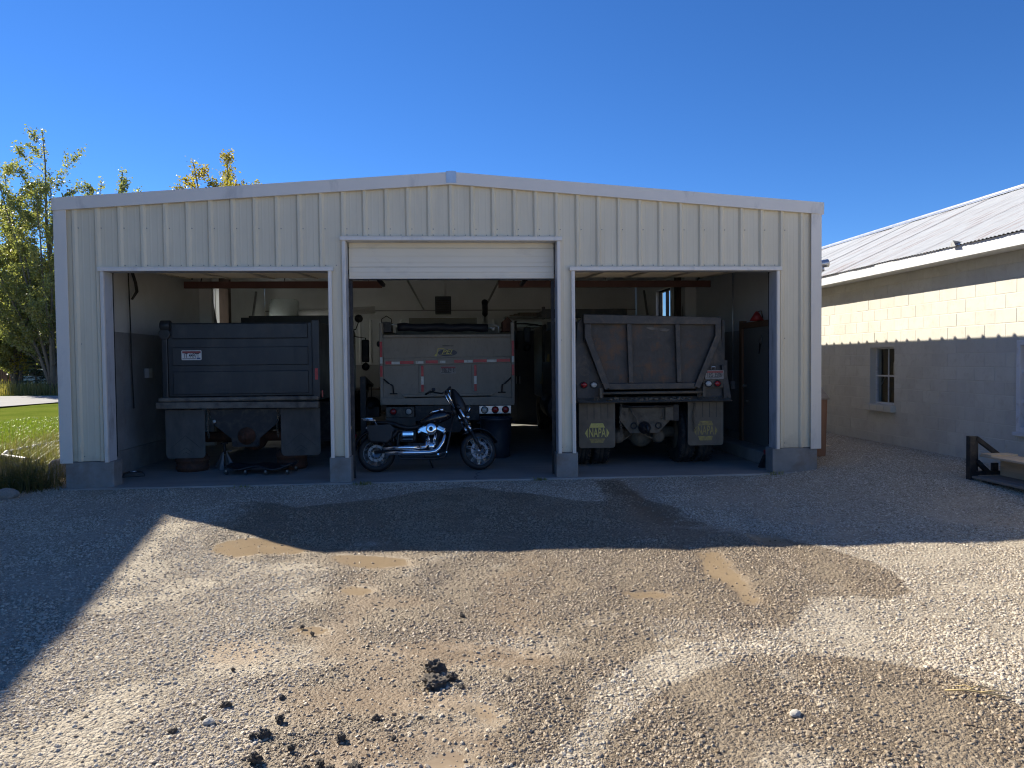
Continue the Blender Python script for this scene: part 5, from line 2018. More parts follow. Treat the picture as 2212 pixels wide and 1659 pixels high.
# mud flaps with the hexagon emblem
for i, (x0, x1, zz) in enumerate(((-1.19, -0.615, 0.325), (0.555, 1.13, 0.335))):
    f = flap(rt, x0, x1, zz, 1.03, 0.02, "flap_tan", 0.05)
    xm, zc = (x0 + x1) / 2 + 0.0, zz + 0.235
    mm = "logo_yellow" if i == 0 else "logo_worn"
    for poly in ([(-0.125, 0.085), (0.125, 0.085), (0.095, 0.155), (-0.095, 0.155)], [(-0.125, -0.085), (0.125, -0.085), (0.095, -0.155), (-0.095, -0.155)],
                 [(-0.195, 0.0), (-0.150, 0.075), (-0.150, -0.075)], [(0.195, 0.0), (0.150, 0.075), (0.150, -0.075)]):
        b = MB()
        b.prism([(xm + p[0], zc + p[1]) for p in poly], 0.0175, 0.0195)
        b.build("emblem_field", M["logo_worn"] if poly[0][1] < 0 else M[mm], f)
    text_part("NAPA", 0.20, M[mm], f, (xm, 0.0185, zc), sx=0.52)
    for q in range(4):
        b = MB()
        xx = x0 + 0.13 + q * 0.11
        b.box(xx - 0.003, xx + 0.003, 0.0165, 0.0198, zz + 0.45, 1.02)
        b.build("flap_groove", M["rubber"], f)
b = MB()
b.prism([(-0.51, 0.98), (0.31, 0.98), (0.31, 0.76), (0.10, 0.54), (-0.36, 0.54), (-0.51, 0.74)], 0.10, 0.13)
hp = b.build("hitch_plate", M["mudsteel"], rt, bevel=0.004)
b = MB()
b.box(-0.53, -0.40, 0.05, 0.099, 0.74, 0.97)
b.box(0.20, 0.33, 0.05, 0.099, 0.74, 0.97)
b.build("hitch_gusset", M["mudsteel"], hp, bevel=0.006)
b = MB()
b.tube([(-0.50, 0.05, 0.965), (0.31, 0.05, 0.965)], 0.018, 8)
b.build("hinge_pipe", M["darksteel"], hp)
b = MB()
b.lathe([(0.10, 0.0), (0.10, 0.03), (0.06, 0.05), (0.05, 0.12), (0, 0.12)], (-0.13, 0.10, 0.63), (0, -1, 0), 14)
b.tube([(-0.13, 0.0, 0.66), (-0.13, -0.08, 0.67), (-0.12, -0.11, 0.62), (-0.11, -0.07, 0.57)], 0.028, 8)
b.build("pintle_hook", M["darksteel"], hp)
for xx in (-0.30, 0.10):
    b = MB()
    b.ring((xx, 0.085, 0.66), (0, 1, 0), 0.045, 0.011, 16, 6)
    b.build("tow_ring", M["darksteel"], hp)
b = MB()
b.tube([(-0.36, 0.06, 0.95), (-0.33, 0.03, 0.86), (-0.27, 0.02, 0.78), (-0.25, 0.03, 0.66)], 0.014, 6)
b.tube([(0.16, 0.06, 0.90), (0.17, 0.05, 0.82), (0.14, 0.05, 0.76)], 0.010, 6)
b.build("air_hose", M["mudsteel"], hp)
chain(rt, -0.535, -0.03, 1.06, 0.50)
chain(rt, 0.64, -0.01, 1.06, 0.58)
for xx in (-0.50, 0.16):
    b = MB()
    b.lathe([(0.0, 0.10), (0.05, 0.10), (0.075, 0.08), (0.10, 0.05), (0.105, 0.0), (0.10, -0.05), (0.09, -0.10)], (xx, 0.35, 0.46), (0, -1, 0.15), 16)
    b.build("brake_chamber", M["mudsteel"], rt)
b = MB()
b.cyl((-0.95, 0.70, 0.5), (0.95, 0.70, 0.5), 0.09, n=14)
b.ball((-0.05, 0.66, 0.48), 0.22)
b.tube([(-0.40, 0.34, 0.42), (-0.2, 0.5, 0.52)], 0.012, 6)
b.tube([(0.05, 0.3, 0.44), (-0.02, 0.36, 0.46), (-0.10, 0.36, 0.55)], 0.012, 6)
b.build("rear_axle", M["mudsteel"], rt)
chassis(rt, 7.6, 0.2, 0.72)
b = MB()
b.box(-1.2, 1.05, 4.75, 6.6, 0.85, 2.52)
b.build("cab", M["gatesteel"], rt, bevel=0.06)
b = MB()
b.box(-1.0, 1.0, 6.6, 8.5, 0.85, 1.95)
b.build("hood", M["gatesteel"], rt, bevel=0.08)
b = MB()
b.prism([(3.6, 1.86), (5.1, 1.20), (3.6, 1.20)], -1.23, -1.17, "yz")
b.build("side_panel", M["yellow"], rt)
mirror(rt, -1.50, 5.1, 2.30, (-1.05, 5.2, 2.5), 0.36)
b = MB()
b.cyl((-0.95, 3.5, 0.75), (-0.95, 4.9, 0.75), 0.3, n=18)
b.build("fuel_tank", M["darksteel"], rt)
b = MB()
b.tube([(-1.30, 4.7, 2.5), (-1.55, 5.0, 2.55), (-1.75, 5.2, 2.56)], 0.02, 6)
b.tube([(-1.75, 5.2, 2.62), (-1.74, 5.2, 2.0)], 0.03, 6)
b.build("marker_pole", M["darksteel"], rt)
wheels(rt, [(-1.08, 0.66), (-0.78, 0.66), (0.62, 0.66), (0.92, 0.66), (-0.92, 7.0), (0.92, 7.0)], 0.50, 0.27)

# ================================================================== MOTORCYCLE
bike = thing("motorcycle", "black and chrome cruiser motorcycle leaning on its stand in the middle bay", "motorcycle", (-0.45, 0.88, 0.004), (math.radians(-7), 0, 0))
STEER = Matrix.Translation((0.47, 0, 0.96)) @ Matrix.Rotation(math.radians(20), 4, Vector((-0.43, 0, 0.85)).normalized()) @ Matrix.Translation((-0.47, 0, -0.96))


def bike_wheel(cx, R, w, rimw, nsp, xf=None, disc=True, lat=1.0):
    """tyre, rim, hub, spokes, disc about (cx, 0, R)"""
    c = (cx, 0, R)
    k_ = xf or Matrix.Identity(4)
    b = MB()
    prof = []
    for i in range(13):
        a = math.pi * i / 12
        prof.append((R - w * 0.5 * 0.9 + w * 0.45 * math.sin(a) * 1.0, -w / 2 * lat * math.cos(a)))
    prof = [(R - w * 0.78, -w * 0.40 * lat)] + prof + [(R - w * 0.78, w * 0.40 * lat)]
    b.lathe(prof, c, (0, 1, 0), 48, caps=False)
    wh = b.xform(k_).build("wheel", M["biketyre"], bike)
    b = MB()
    r0 = R - w * 0.72
    b.lathe([(r0 + 0.006, -rimw * 0.62), (r0 + 0.004, -rimw * 0.5), (r0 - 0.016, -rimw * 0.42), (r0 - 0.024, 0), (r0 - 0.016, rimw * 0.42),
             (r0 + 0.004, rimw * 0.5), (r0 + 0.006, rimw * 0.62)], c, (0, 1, 0), 48, caps=False)
    b.xform(k_).build("rim", M["chrome"], wh)
    b = MB()
    b.lathe([(0.0, -0.07), (0.028, -0.07), (0.03, -0.05), (0.06, -0.045), (0.06, -0.03), (0.035, -0.02), (0.035, 0.02), (0.06, 0.03), (0.06, 0.045), (0.03, 0.05), (0.0, 0.07)],
            c, (0, 1, 0), 24)
    b.xform(k_).build("hub", M["alloy"], wh)
    b = MB()
    for i in range(nsp):
        a = 2 * math.pi * i / nsp
        s = -1 if i % 2 else 1
        tw = 0.42 if (i // 2) % 2 else -0.42
        p0 = Vector((cx + 0.055 * math.cos(a), s * 0.036, R + 0.055 * math.sin(a)))
        p1 = Vector((cx + (r0 - 0.015) * math.cos(a + tw), s * 0.006, R + (r0 - 0.015) * math.sin(a + tw)))
        b.tube([p0, p1], 0.0024, 4, False)
    b.xform(k_).build("spokes", M["chrome"], wh)
    if disc:
        b = MB()
        rr = r0 * 0.62
        n = 36
        for i in range(n):
            a0, a1 = 2 * math.pi * i / n, 2 * math.pi * (i + 1) / n
            for ra, rb in ((rr * 0.72, rr * 0.80), (rr * 0.80, rr * 0.93), (rr * 0.93, rr)):
                if ra == rr * 0.80 and i % 4 == 0:
                    continue
                vs = [(cx + r_ * math.cos(a), yy, R + r_ * math.sin(a)) for yy in (-0.066, -0.061) for r_, a in ((ra, a0), (rb, a0), (rb, a1), (ra, a1))]
                b.add(vs, [(0, 1, 2, 3), (7, 6, 5, 4), (0, 4, 5, 1), (2, 6, 7, 3), (1, 5, 6, 2), (3, 7, 4, 0)])
        for i in range(6):
            a = 2 * math.pi * i / 6
            b.bar((cx + 0.05 * math.cos(a), -0.0635, R + 0.05 * math.sin(a)), (cx + rr * 0.75 * math.cos(a + 0.4), -0.0635, R + rr * 0.75 * math.sin(a + 0.4)), 0.004, 0.02, up=(0, 1, 0))
        b.xform(k_).build("brake_disc", M["steel"], wh)
    return wh


bike_wheel(-0.78, 0.29, 0.115, 0.10, 40, lat=1.3)
bike_wheel(0.80, 0.297, 0.095, 0.06, 40, STEER, True, 1.1)


def bp(b, name, mat, parent=bike, bevel=0.0, steer=False):
    if steer:
        b.xform(STEER)
    return b.build(name, M[mat], parent, bevel=bevel)


def loft(sections, n=16):
    """sections: list of (centre, ry, rz, x) ellipses normal to x; returns MB"""
    b = MB()
    vs, fs = [], []
    for x, cy, cz, ry, rz, e in sections:
        for i in range(n):
            a = 2 * math.pi * i / n
            ca, sa = math.cos(a), math.sin(a)
            vs.append((x, cy + ry * math.copysign(abs(ca) ** e, ca), cz + rz * math.copysign(abs(sa) ** e, sa)))
    m = len(sections)
    for j in range(m - 1):
        for i in range(n):
            i2 = (i + 1) % n
            fs.append((j * n + i, j * n + i2, (j + 1) * n + i2, (j + 1) * n + i))
    fs.append(tuple(range(n)))
    fs.append(tuple((m - 1) * n + i for i in range(n)))
    b.add(vs, fs, True)
    return b


# frame
b = MB()
for s in (-1, 1):
    b.tube([(0.42, 0, 0.88), (0.36, s * 0.10, 0.55), (0.28, s * 0.13, 0.22), (0.15, s * 0.13, 0.19), (-0.40, s * 0.13, 0.20), (-0.46, s * 0.13, 0.32), (-0.43, s * 0.13, 0.58), (-0.30, s * 0.10, 0.66)], 0.016, 8)
    b.tube([(-0.43, s * 0.12, 0.33), (-0.62, s * 0.125, 0.315), (-0.80, s * 0.125, 0.305)], 0.024, 8)
    b.tube([(-0.42, s * 0.13, 0.62), (-0.62, s * 0.13, 0.66), (-0.80, s * 0.13, 0.66)], 0.014, 8)
b.tube([(0.44, 0, 0.92), (0.1, 0, 0.74), (-0.35, 0, 0.66)], 0.026, 8)
b.cyl((0.455, 0, 0.86), (0.41, 0, 1.0), 0.036, n=12)
bp(b, "frame", "engine")
# engine
b = MB()
b.lathe([(0.0, -0.10), (0.12, -0.10), (0.14, -0.085), (0.14, 0.10), (0.12, 0.12), (0, 0.12)], (0.07, 0, 0.38), (0, 1, 0), 24)
b.box(-0.30, 0.02, -0.10, 0.13, 0.25, 0.44)
b.box(-0.05, 0.22, -0.09, 0.09, 0.21, 0.30)
en = bp(b, "engine", "engine", bevel=0.02)
for s in (-1, 1):
    ang_ = s * math.radians(25)
    d = Vector((math.sin(ang_), 0, math.cos(ang_)))
    base = Vector((0.075 + s * 0.03, -0.005, 0.40))
    b = MB()
    prof = []
    for i in range(11):
        h = 0.06 + i * 0.016
        prof += [(0.088 if i < 8 else 0.095, h), (0.088 if i < 8 else 0.095, h + 0.006), (0.072, h + 0.0075), (0.072, h + 0.0145)]
    b.lathe([(0.072, 0.0)] + prof, base, d, 20)
    cy = bp(b, "cylinder", "engine", en)
    b = MB()
    o = len(b.v)
    b.box(-0.085, 0.085, -0.075, 0.075, 0.235, 0.285)
    b.box(-0.065, 0.065, -0.06, 0.06, 0.2855, 0.315)
    rot = Matrix.Rotation(ang_, 4, "Y")
    b.v = [tuple(base + rot @ Vector(p)) for p in b.v]
    bp(b, "rocker_cover", "chrome", cy, bevel=0.014)
    b = MB()
    q0 = Vector((0.075 + s * 0.035, -0.115, 0.42))
    q1 = base + d * 0.225 + Vector((-s * 0.055, -0.085, 0))
    for off in (-0.012, 0.012):
        b.tube([q0 + Vector((off, 0, 0)), q1 + Vector((off, 0, 0))], 0.010, 8)
    bp(b, "pushrod_tubes", "chrome", cy)
    b = MB()
    b.lathe([(0.026, 0.0), (0.026, 0.03), (0.018, 0.05)], q0 + Vector((-s * 0.0, 0, -0.03)), d, 14)
    bp(b, "tappet_block", "chrome", cy)
b = MB()
b.lathe([(0.0, 0.0), (0.085, 0.0), (0.092, 0.012), (0.092, 0.04), (0.078, 0.055), (0.03, 0.06), (0.026, 0.05), (0.0, 0.05)], (0.07, -0.115, 0.655), (0, -1, 0), 32)
o = len(b.v)
b.prism([(0.0, 0.70), (-0.11, 0.655), (-0.115, 0.625), (0.02, 0.575)], -0.168, -0.12)
ac = bp(b, "air_cleaner", "chrome", en, bevel=0.008)
b = MB()
b.lathe([(0.024, 0.0), (0.024, 0.012), (0.014, 0.014), (0.0, 0.004)], (0.07, -0.172, 0.655), (0, -1, 0), 16)
bp(b, "centre_bolt", "engine", ac)
b = MB()
b.lathe([(0.0, 0.05), (0.03, 0.048), (0.055, 0.035), (0.07, 0.0)], (0.075, -0.105, 0.385), (0, -1, 0), 24)
bp(b, "cam_cover", "chrome", en)
b = MB()
b.lathe([(0.0, 0.02), (0.05, 0.018), (0.06, 0.0)], (-0.22, -0.105, 0.36), (0, -1, 0), 20)
bp(b, "gearbox_cover", "engine", en)
b = MB()
b.box(-0.395, -0.195, -0.155, -0.05, 0.53, 0.625)
bp(b, "battery_cover", "chrome", bevel=0.03)
b = MB()
b.box(-0.385, -0.20, -0.15, -0.05, 0.47, 0.526)
bp(b, "side_cover", "blackpaint", bevel=0.02)
# exhausts
b = MB()
b.tube([(-0.66, -0.20, 0.365), (-0.30, -0.20, 0.368), (-0.10, -0.195, 0.37)], 0.036, 16)
b.tube([(-0.10, -0.195, 0.37), (-0.02, -0.18, 0.375), (0.0, -0.15, 0.42), (0.0, -0.12, 0.54)], [0.034, 0.030, 0.027, 0.025], 14)
bp(b, "exhaust_pipe", "chrome")
b = MB()
b.tube([(-0.63, -0.20, 0.290), (-0.2, -0.20, 0.290), (0.05, -0.195, 0.292), (0.13, -0.19, 0.305), (0.185, -0.18, 0.345), (0.25, -0.16, 0.44), (0.285, -0.13, 0.54), (0.26, -0.08, 0.60)],
       [0.036, 0.036, 0.036, 0.034, 0.032, 0.030, 0.027, 0.025], 16)
bp(b, "exhaust_pipe", "chrome")
# tank
b = loft([(-0.15, 0, 0.745, 0.03, 0.02, 0.9), (-0.08, 0, 0.765, 0.075, 0.045, 0.85), (0.02, 0, 0.795, 0.115, 0.075, 0.8), (0.12, 0, 0.825, 0.14, 0.098, 0.75), (0.22, 0, 0.845, 0.145, 0.10, 0.75),
          (0.30, 0, 0.855, 0.125, 0.085, 0.8), (0.36, 0, 0.86, 0.085, 0.055, 0.85), (0.385, 0, 0.86, 0.05, 0.03, 0.9)], 24)
tk = bp(b, "fuel_tank", "blackpaint")
b = MB()
b.lathe([(0.0, 0.045), (0.035, 0.043), (0.045, 0.03), (0.045, 0.0)], (0.235, -0.03, 0.93), (0.0, 0, 1), 20)
b.tube([(0.20, -0.02, 0.945), (0.10, -0.01, 0.925), (0.03, 0, 0.885)], [0.022, 0.018, 0.012], 10)
bp(b, "tank_console", "chrome", tk)
# seat
b = loft([(-0.86, 0, 0.765, 0.06, 0.012, 0.8), (-0.78, 0, 0.768, 0.095, 0.028, 0.8), (-0.62, 0, 0.765, 0.105, 0.034, 0.8), (-0.50, 0, 0.735, 0.12, 0.05, 0.8), (-0.40, 0, 0.695, 0.14, 0.045, 0.8),
          (-0.28, 0, 0.672, 0.145, 0.036, 0.8), (-0.16, 0, 0.685, 0.11, 0.04, 0.8), (-0.08, 0, 0.715, 0.065, 0.035, 0.85)], 20)
bp(b, "seat", "leather")
# rear fender
b = MB()
n, m = 16, 10
vs, fs = [], []
for i in range(n + 1):
    a = math.radians(25 + (178 - 25) * i / n)
    for j in range(m + 1):
        t = math.pi * j / m
        rr = 0.315 + 0.036 * math.sin(t)
        hw = 0.092 * (1.0 if i < n - 3 else 1.0 - 0.22 * (i - n + 3))
        vs.append((-0.78 + rr * math.cos(a), -hw * math.cos(t), 0.325 + rr * math.sin(a)))
for i in range(n):
    for j in range(m):
        q = i * (m + 1) + j
        fs.append((q, q + 1, q + m + 2, q + m + 1))
b.add(vs, fs, True)
rf = bp(b, "rear_fender", "blackpaint")
s_ = rf.modifiers.new("thick", "SOLIDIFY")
s_.thickness = 0.004
b = MB()
b.lathe([(0.0, 0.03), (0.025, 0.028), (0.034, 0.0)], (-1.095, 0, 0.56), (-1, 0, 0.3), 14)
bp(b, "tail_lamp", "lamp_red", rf)
# saddle bag
b = MB()
b.prism([(-0.88, 0.70), (-0.56, 0.715), (-0.50, 0.66), (-0.53, 0.50), (-0.60, 0.44), (-0.86, 0.46), (-0.90, 0.55)], -0.245, -0.125)
sb = bp(b, "saddle_bag", "leather", bevel=0.025)
b = MB()
b.prism([(-0.89, 0.715), (-0.55, 0.73), (-0.49, 0.67), (-0.50, 0.62), (-0.70, 0.60), (-0.90, 0.63)], -0.252, -0.246)
bp(b, "bag_flap", "leather", sb)
# rack
b = MB()
for q in range(4):
    b.tube([(-1.02 + q * 0.018, 0.10 - q * 0.065, 0.845 - q * 0.013), (-0.82 + q * 0.006, 0.10 - q * 0.065, 0.825 - q * 0.008)], 0.008, 6)
b.tube([(-1.02, 0.10, 0.845), (-0.965, -0.10, 0.805)], 0.009, 6)
b.tube([(-0.82, 0.10, 0.825), (-0.80, -0.10, 0.80)], 0.009, 6)
b.box(-1.0, -0.84, -0.06, 0.07, 0.832, 0.838)
for s in (-1, 1):
    b.tube([(-0.81, s * 0.10, 0.81), (-0.76, s * 0.11, 0.72), (-0.75, s * 0.12, 0.66)], 0.008, 6)
bp(b, "luggage_rack", "chrome")
for s in (-1, 1):
    b = MB()
    b.ball((-0.90, s * 0.16, 0.68), 0.026, sq=(1.3, 1, 1))
    b.tube([(-0.89, s * 0.09, 0.67), (-0.90, s * 0.15, 0.68)], 0.008, 6)
    bp(b, "turn_signal", "chrome")
    b = MB()
    b.tube([(-0.46, s * 0.15, 0.62), (-0.56, s * 0.15, 0.50)], 0.030, 10)
    b.tube([(-0.44, s * 0.15, 0.66), (-0.68, s * 0.15, 0.33)], 0.016, 8)
    sh_ = bp(b, "shock_absorber", "engine")
    b = MB()
    for q in range(9):
        b.ring((-0.475 - q * 0.018, s * 0.15, 0.60 - q * 0.022), (0.6, 0, 0.8), 0.031, 0.004, 14, 5)
    bp(b, "spring", "darksteel", sh_)
# kick stand and foot controls
b = MB()
b.tube([(0.02, 0.14, 0.22), (0.06, 0.25, 0.10), (0.08, 0.32, 0.035), (0.12, 0.33, 0.032)], 0.011, 8)
bp(b, "kick_stand", "engine")
b = MB()
b.tube([(0.18, -0.12, 0.25), (0.18, -0.27, 0.26)], 0.015, 8)
b.tube([(0.16, -0.20, 0.26), (0.30, -0.21, 0.29), (0.31, -0.25, 0.29)], 0.008, 6)
bp(b, "foot_peg", "chrome")
# front end
b = MB()
ft0, ft1 = Vector((0.465, 0, 1.0)), Vector((0.815, 0, 0.305))
for s in (-1, 1):
    o_ = Vector((0, s * 0.095, 0))
    b.tube([ft0 + o_, ft0.lerp(ft1, 0.45) + o_], 0.024, 12)
    b.tube([ft0.lerp(ft1, 0.44) + o_, ft0.lerp(ft1, 0.58) + o_], 0.027, 12)
fk = bp(b, "front_fork", "chrome", steer=True)
b = MB()
for s in (-1, 1):
    o_ = Vector((0, s * 0.095, 0))
    b.tube([ft0.lerp(ft1, 0.57) + o_, ft1 + o_], [0.026, 0.022], 12)
b.box(0.44, 0.50, -0.13, 0.13, 0.955, 0.985)
b.box(0.535, 0.595, -0.13, 0.13, 0.78, 0.81)
bp(b, "fork_sliders", "engine", fk, steer=True)
# front fender
b = MB()
vs, fs = [], []
for i in range(13):
    a = math.radians(20 + 115 * i / 12)
    for j in range(9):
        t = math.pi * j / 8
        rr = 0.325 + 0.024 * math.sin(t)
        vs.append((0.80 + rr * math.cos(a), -0.062 * math.cos(t), 0.315 + rr * math.sin(a)))
for i in range(12):
    for j in range(8):
        q = i * 9 + j
        fs.append((q, q + 1, q + 10, q + 9))
b.add(vs, fs, True)
o = bp(b, "front_fender", "blackpaint", steer=True)
s_ = o.modifiers.new("thick", "SOLIDIFY")
s_.thickness = 0.004
# headlamp fairing
b = loft([(0.40, 0, 1.20, 0.05, 0.09, 0.9), (0.44, 0, 1.14, 0.09, 0.14, 0.85), (0.49, 0, 1.07, 0.11, 0.16, 0.85), (0.55, 0, 1.00, 0.11, 0.15, 0.85), (0.60, 0, 0.95, 0.09, 0.11, 0.9), (0.63, 0, 0.93, 0.05, 0.06, 1.0)], 20)
fa = bp(b, "fairing", "engine", steer=True)
b = MB()
b.lathe([(0.0, 0.03), (0.05, 0.025), (0.075, 0.0), (0.08, -0.02)], (0.675, 0, 0.955), (1, 0, -0.35), 20)
bp(b, "headlamp", "chrome", fa, steer=True)
# risers and bars
b = MB()
for s in (-1, 1):
    b.tube([(0.42, s * 0.06, 0.96), (0.33, s * 0.065, 1.16), (0.315, s * 0.065, 1.23)], 0.016, 10)
hb = bp(b, "bar_risers", "chrome", steer=True)
b = MB()
b.tube([(0.16, -0.41, 1.12), (0.24, -0.33, 1.17), (0.30, -0.22, 1.23), (0.315, -0.07, 1.25), (0.315, 0.07, 1.25), (0.30, 0.22, 1.26), (0.24, 0.33, 1.30), (0.17, 0.41, 1.33)], 0.0125, 8)
bp(b, "handlebar", "engine", hb, steer=True)
for s, zz in ((-1, 1.12), (1, 1.33)):
    b = MB()
    b.tube([(0.17, s * 0.40, zz + 0.005), (0.115, s * 0.50, zz - 0.025)], 0.018, 10)
    bp(b, "grip", "leather", hb, steer=True)
    b = MB()
    b.tube([(0.22, s * 0.36, zz + 0.03), (0.235, s * 0.42, zz + 0.02), (0.20, s * 0.52, zz)], 0.007, 6)
    bp(b, "brake_lever", "chrome", hb, steer=True)
    b = MB()
    b.box(0.18, 0.235, s * 0.36 - 0.025, s * 0.36 + 0.025, zz + 0.0, zz + 0.05)
    bp(b, "switch_pod", "engine", hb, bevel=0.01, steer=True)
    b = MB()
    b.ball((0.60, s * 0.17, 0.80), 0.028, sq=(1.4, 1, 1))
    b.tube([(0.57, s * 0.10, 0.80), (0.60, s * 0.15, 0.80)], 0.008, 6)
    bp(b, "turn_signal", "chrome", hb, steer=True)
b = MB()
b.lathe([(0.0, 0.03), (0.045, 0.028), (0.05, 0.0), (0.0, -0.03)], (0.36, 0, 1.28), (-0.6, 0, 0.6), 18)
bp(b, "gauge", "engine", hb, steer=True)

# ================================================================== THINGS IN AND AROUND THE GARAGE
def drum(x, y, r, h, label, rot=0.0):
    t_ = thing("brake_drum", label, "brake drum", (x, y, 0.004), (0, 0, rot), "brake drums on the floor")
    b = MB()
    b.lathe([(r * 0.72, 0.0), (r * 0.93, 0.0), (r * 0.95, 0.03), (r, 0.035), (r, 0.075), (r * 0.95, 0.08), (r * 0.97, h * 0.62), (r * 1.04, h * 0.64), (r * 1.04, h * 0.80), (r * 0.96, h * 0.82),
             (r * 0.9, h), (r * 0.5, h), (r * 0.48, h - 0.02)], (0, 0, 0), n=32)
    b.build("shell", M["rust"], t_)
    b = MB()
    for i in range(8):
        a = i * math.pi / 4
        b.cyl((r * 0.68 * math.cos(a), r * 0.68 * math.sin(a), h - 0.005), (r * 0.68 * math.cos(a), r * 0.68 * math.sin(a), h + 0.035), 0.014, n=8)
    b.build("wheel_studs", M["rust"], t_)


drum(-4.22, 1.52, 0.25, 0.25, "dark rusty brake drum on the floor under the western mud flap of the blue-black truck")
drum(-2.66, 1.55, 0.245, 0.30, "red-brown ribbed brake drum on the floor behind the creeper")


def jack(x, y, h, rot, label):
    t_ = thing("jack_stand", label, "jack stand", (x, y, 0.004), (0, 0, rot), "jack stands under the blue-black truck")
    b = MB()
    for sx, sy in ((-1, -1), (1, -1), (1, 1), (-1, 1)):
        b.add([(sx * 0.13, sy * 0.13, 0), (sx * 0.06, sy * 0.13, 0), (sx * 0.018, sy * 0.024, 0.27), (sx * 0.030, sy * 0.024, 0.27)], [(0, 1, 2, 3)])
        b.add([(sx * 0.13, sy * 0.13, 0), (sx * 0.13, sy * 0.06, 0), (sx * 0.030, sy * 0.014, 0.27), (sx * 0.030, sy * 0.024, 0.27)], [(0, 1, 2, 3)])
    b.build("legs", M["jackgrey"], t_)
    b = MB()
    b.cyl((0, 0, 0.24), (0, 0, h), 0.024, n=10)
    b.box(-0.05, 0.05, -0.03, 0.03, h, h + 0.02)
    b.build("ratchet_post", M["darksteel"], t_)
    b = MB()
    b.tube([(0.02, -0.02, 0.27), (0.10, -0.05, 0.29)], 0.008, 6)
    b.build("release_handle", M["jackgrey"], t_)


jack(-3.76, 1.66, 0.40, 0.6, "grey jack stand under the middle of the blue-black truck")
jack(-2.80, 1.80, 0.40, 0.75, "grey jack stand half hidden behind the creeper and brake drum")

cr = thing("mechanic_creeper", "low black mechanic's creeper on castors in front of the blue-black truck", "creeper", (-3.02, 1.05, 0.004), (0, 0, -0.14))
n, m = 24, 8
vs, fs = [], []
for i in range(n + 1):
    u = i / n
    x = -0.55 + 1.1 * u
    hw = 0.24 - 0.05 * math.cos(u * 6.283 * 2) - 0.06 * (u < 0.06) - 0.06 * (u > 0.94)
    for j in range(m + 1):
        v_ = j / m
        vs.append((x, (v_ - 0.5) * 2 * hw, 0.075 + 0.022 * math.cos(u * 6.283 * 2) + 0.03 * abs(v_ - 0.5) * 2 + (0.035 if u > 0.86 else 0) * (u - 0.86) / 0.14))
for i in range(n):
    for j in range(m):
        q = i * (m + 1) + j
        fs.append((q, q + 1, q + m + 2, q + m + 1))
b = MB()
b.add(vs, fs, True)
o = b.build("deck", M["creeper"], cr)
s_ = o.modifiers.new("thick", "SOLIDIFY")
s_.thickness = 0.02
b = MB()
b.box(0.33, 0.52, -0.12, 0.12, 0.115, 0.145)
b.build("head_pad", M["leather"], cr, bevel=0.012)
for x, y in ((-0.48, -0.19), (-0.16, -0.23), (0.16, -0.23), (0.48, -0.19), (-0.48, 0.19), (0.48, 0.19)):
    b = MB()
    b.cyl((x, y - 0.012, 0.028), (x, y + 0.012, 0.028), 0.028, n=14)
    cw = b.build("caster", M["rubber"], cr)
    b = MB()
    b.box(x - 0.014, x + 0.014, y - 0.018, y + 0.018, 0.045, 0.075)
    b.build("fork", M["steel"], cw)

bn = thing("trash_bin", "dark blue plastic trash bin between the motorcycle and the grey dump truck", "bin", (0.72, 2.42, 0.004))
b = MB()
prof = [(0.20, 0.0), (0.235, 0.02), (0.245, 0.2), (0.262, 0.45), (0.275, 0.66), (0.29, 0.665), (0.295, 0.70), (0.28, 0.705), (0.272, 0.68), (0.24, 0.25), (0.20, 0.05), (0, 0.05)]
b.lathe(prof, (0, 0, 0), n=28)
b.build("body", M["bin"], bn)
for a in (0.0, math.pi):
    b = MB()
    b.tube([(0.29 * math.cos(a), -0.08, 0.62), (0.33 * math.cos(a), -0.05, 0.61), (0.33 * math.cos(a), 0.05, 0.61), (0.29 * math.cos(a), 0.08, 0.62)], 0.012, 6)
    b.build("handle", M["bin"], bn)

# workbench with clutter on the back wall, seen past the western truck
wb = thing("workbench", "cluttered dark workbench against the back wall beside the grey dump truck", "workbench", (-2.35, 9.9, 0.004))
b = MB()
b.box(-1.0, 1.0, -0.4, 0.4, 0.95, 1.0)
b.build("top", M["ply"], wb)
for sx in (-0.92, 0.92):
    for sy in (-0.34, 0.34):
        b = MB()
        b.box(sx - 0.04, sx + 0.04, sy - 0.04, sy + 0.04, 0, 0.949)
        b.build("leg", M["brownpost"], wb)
b = MB()
b.box(-0.95, 0.95, -0.36, 0.36, 0.3, 0.33)
b.build("lower_shelf", M["ply"], wb)
vi = thing("bench_vise", "dark bench vise on the cluttered workbench", "vise", (-1.75, 9.65, 1.005))
b = MB()
b.box(-0.08, 0.08, -0.10, 0.14, 0.0, 0.06)
b.box(-0.09, 0.09, 0.06, 0.12, 0.06, 0.20)
b.build("fixed_jaw", M["darksteel"], vi, bevel=0.01)
b = MB()
b.box(-0.09, 0.09, -0.16, -0.10, 0.061, 0.20)
b.cyl((0, -0.1, 0.09), (0, -0.26, 0.09), 0.02, n=10)
b.build("moving_jaw", M["darksteel"], vi)
b = MB()
b.tube([(-0.10, -0.25, 0.09), (0.10, -0.25, 0.09)], 0.008, 6)
b.build("screw_handle", M["chrome"], vi)
pt = thing("parts_crate", "pale cardboard crate of parts under the grey dump truck's western corner", "crate", (-1.45, 4.6, 0.004))
b = MB()
for x0, x1, y0, y1 in ((-0.25, 0.25, -0.2, -0.18), (-0.25, 0.25, 0.18, 0.2), (-0.25, -0.23, -0.179, 0.179), (0.23, 0.25, -0.179, 0.179)):
    b.box(x0, x1, y0, y1, 0.0, 0.34)
b.box(-0.229, 0.229, -0.179, 0.179, 0.0, 0.02)
b.build("body", M["cedar"], pt)
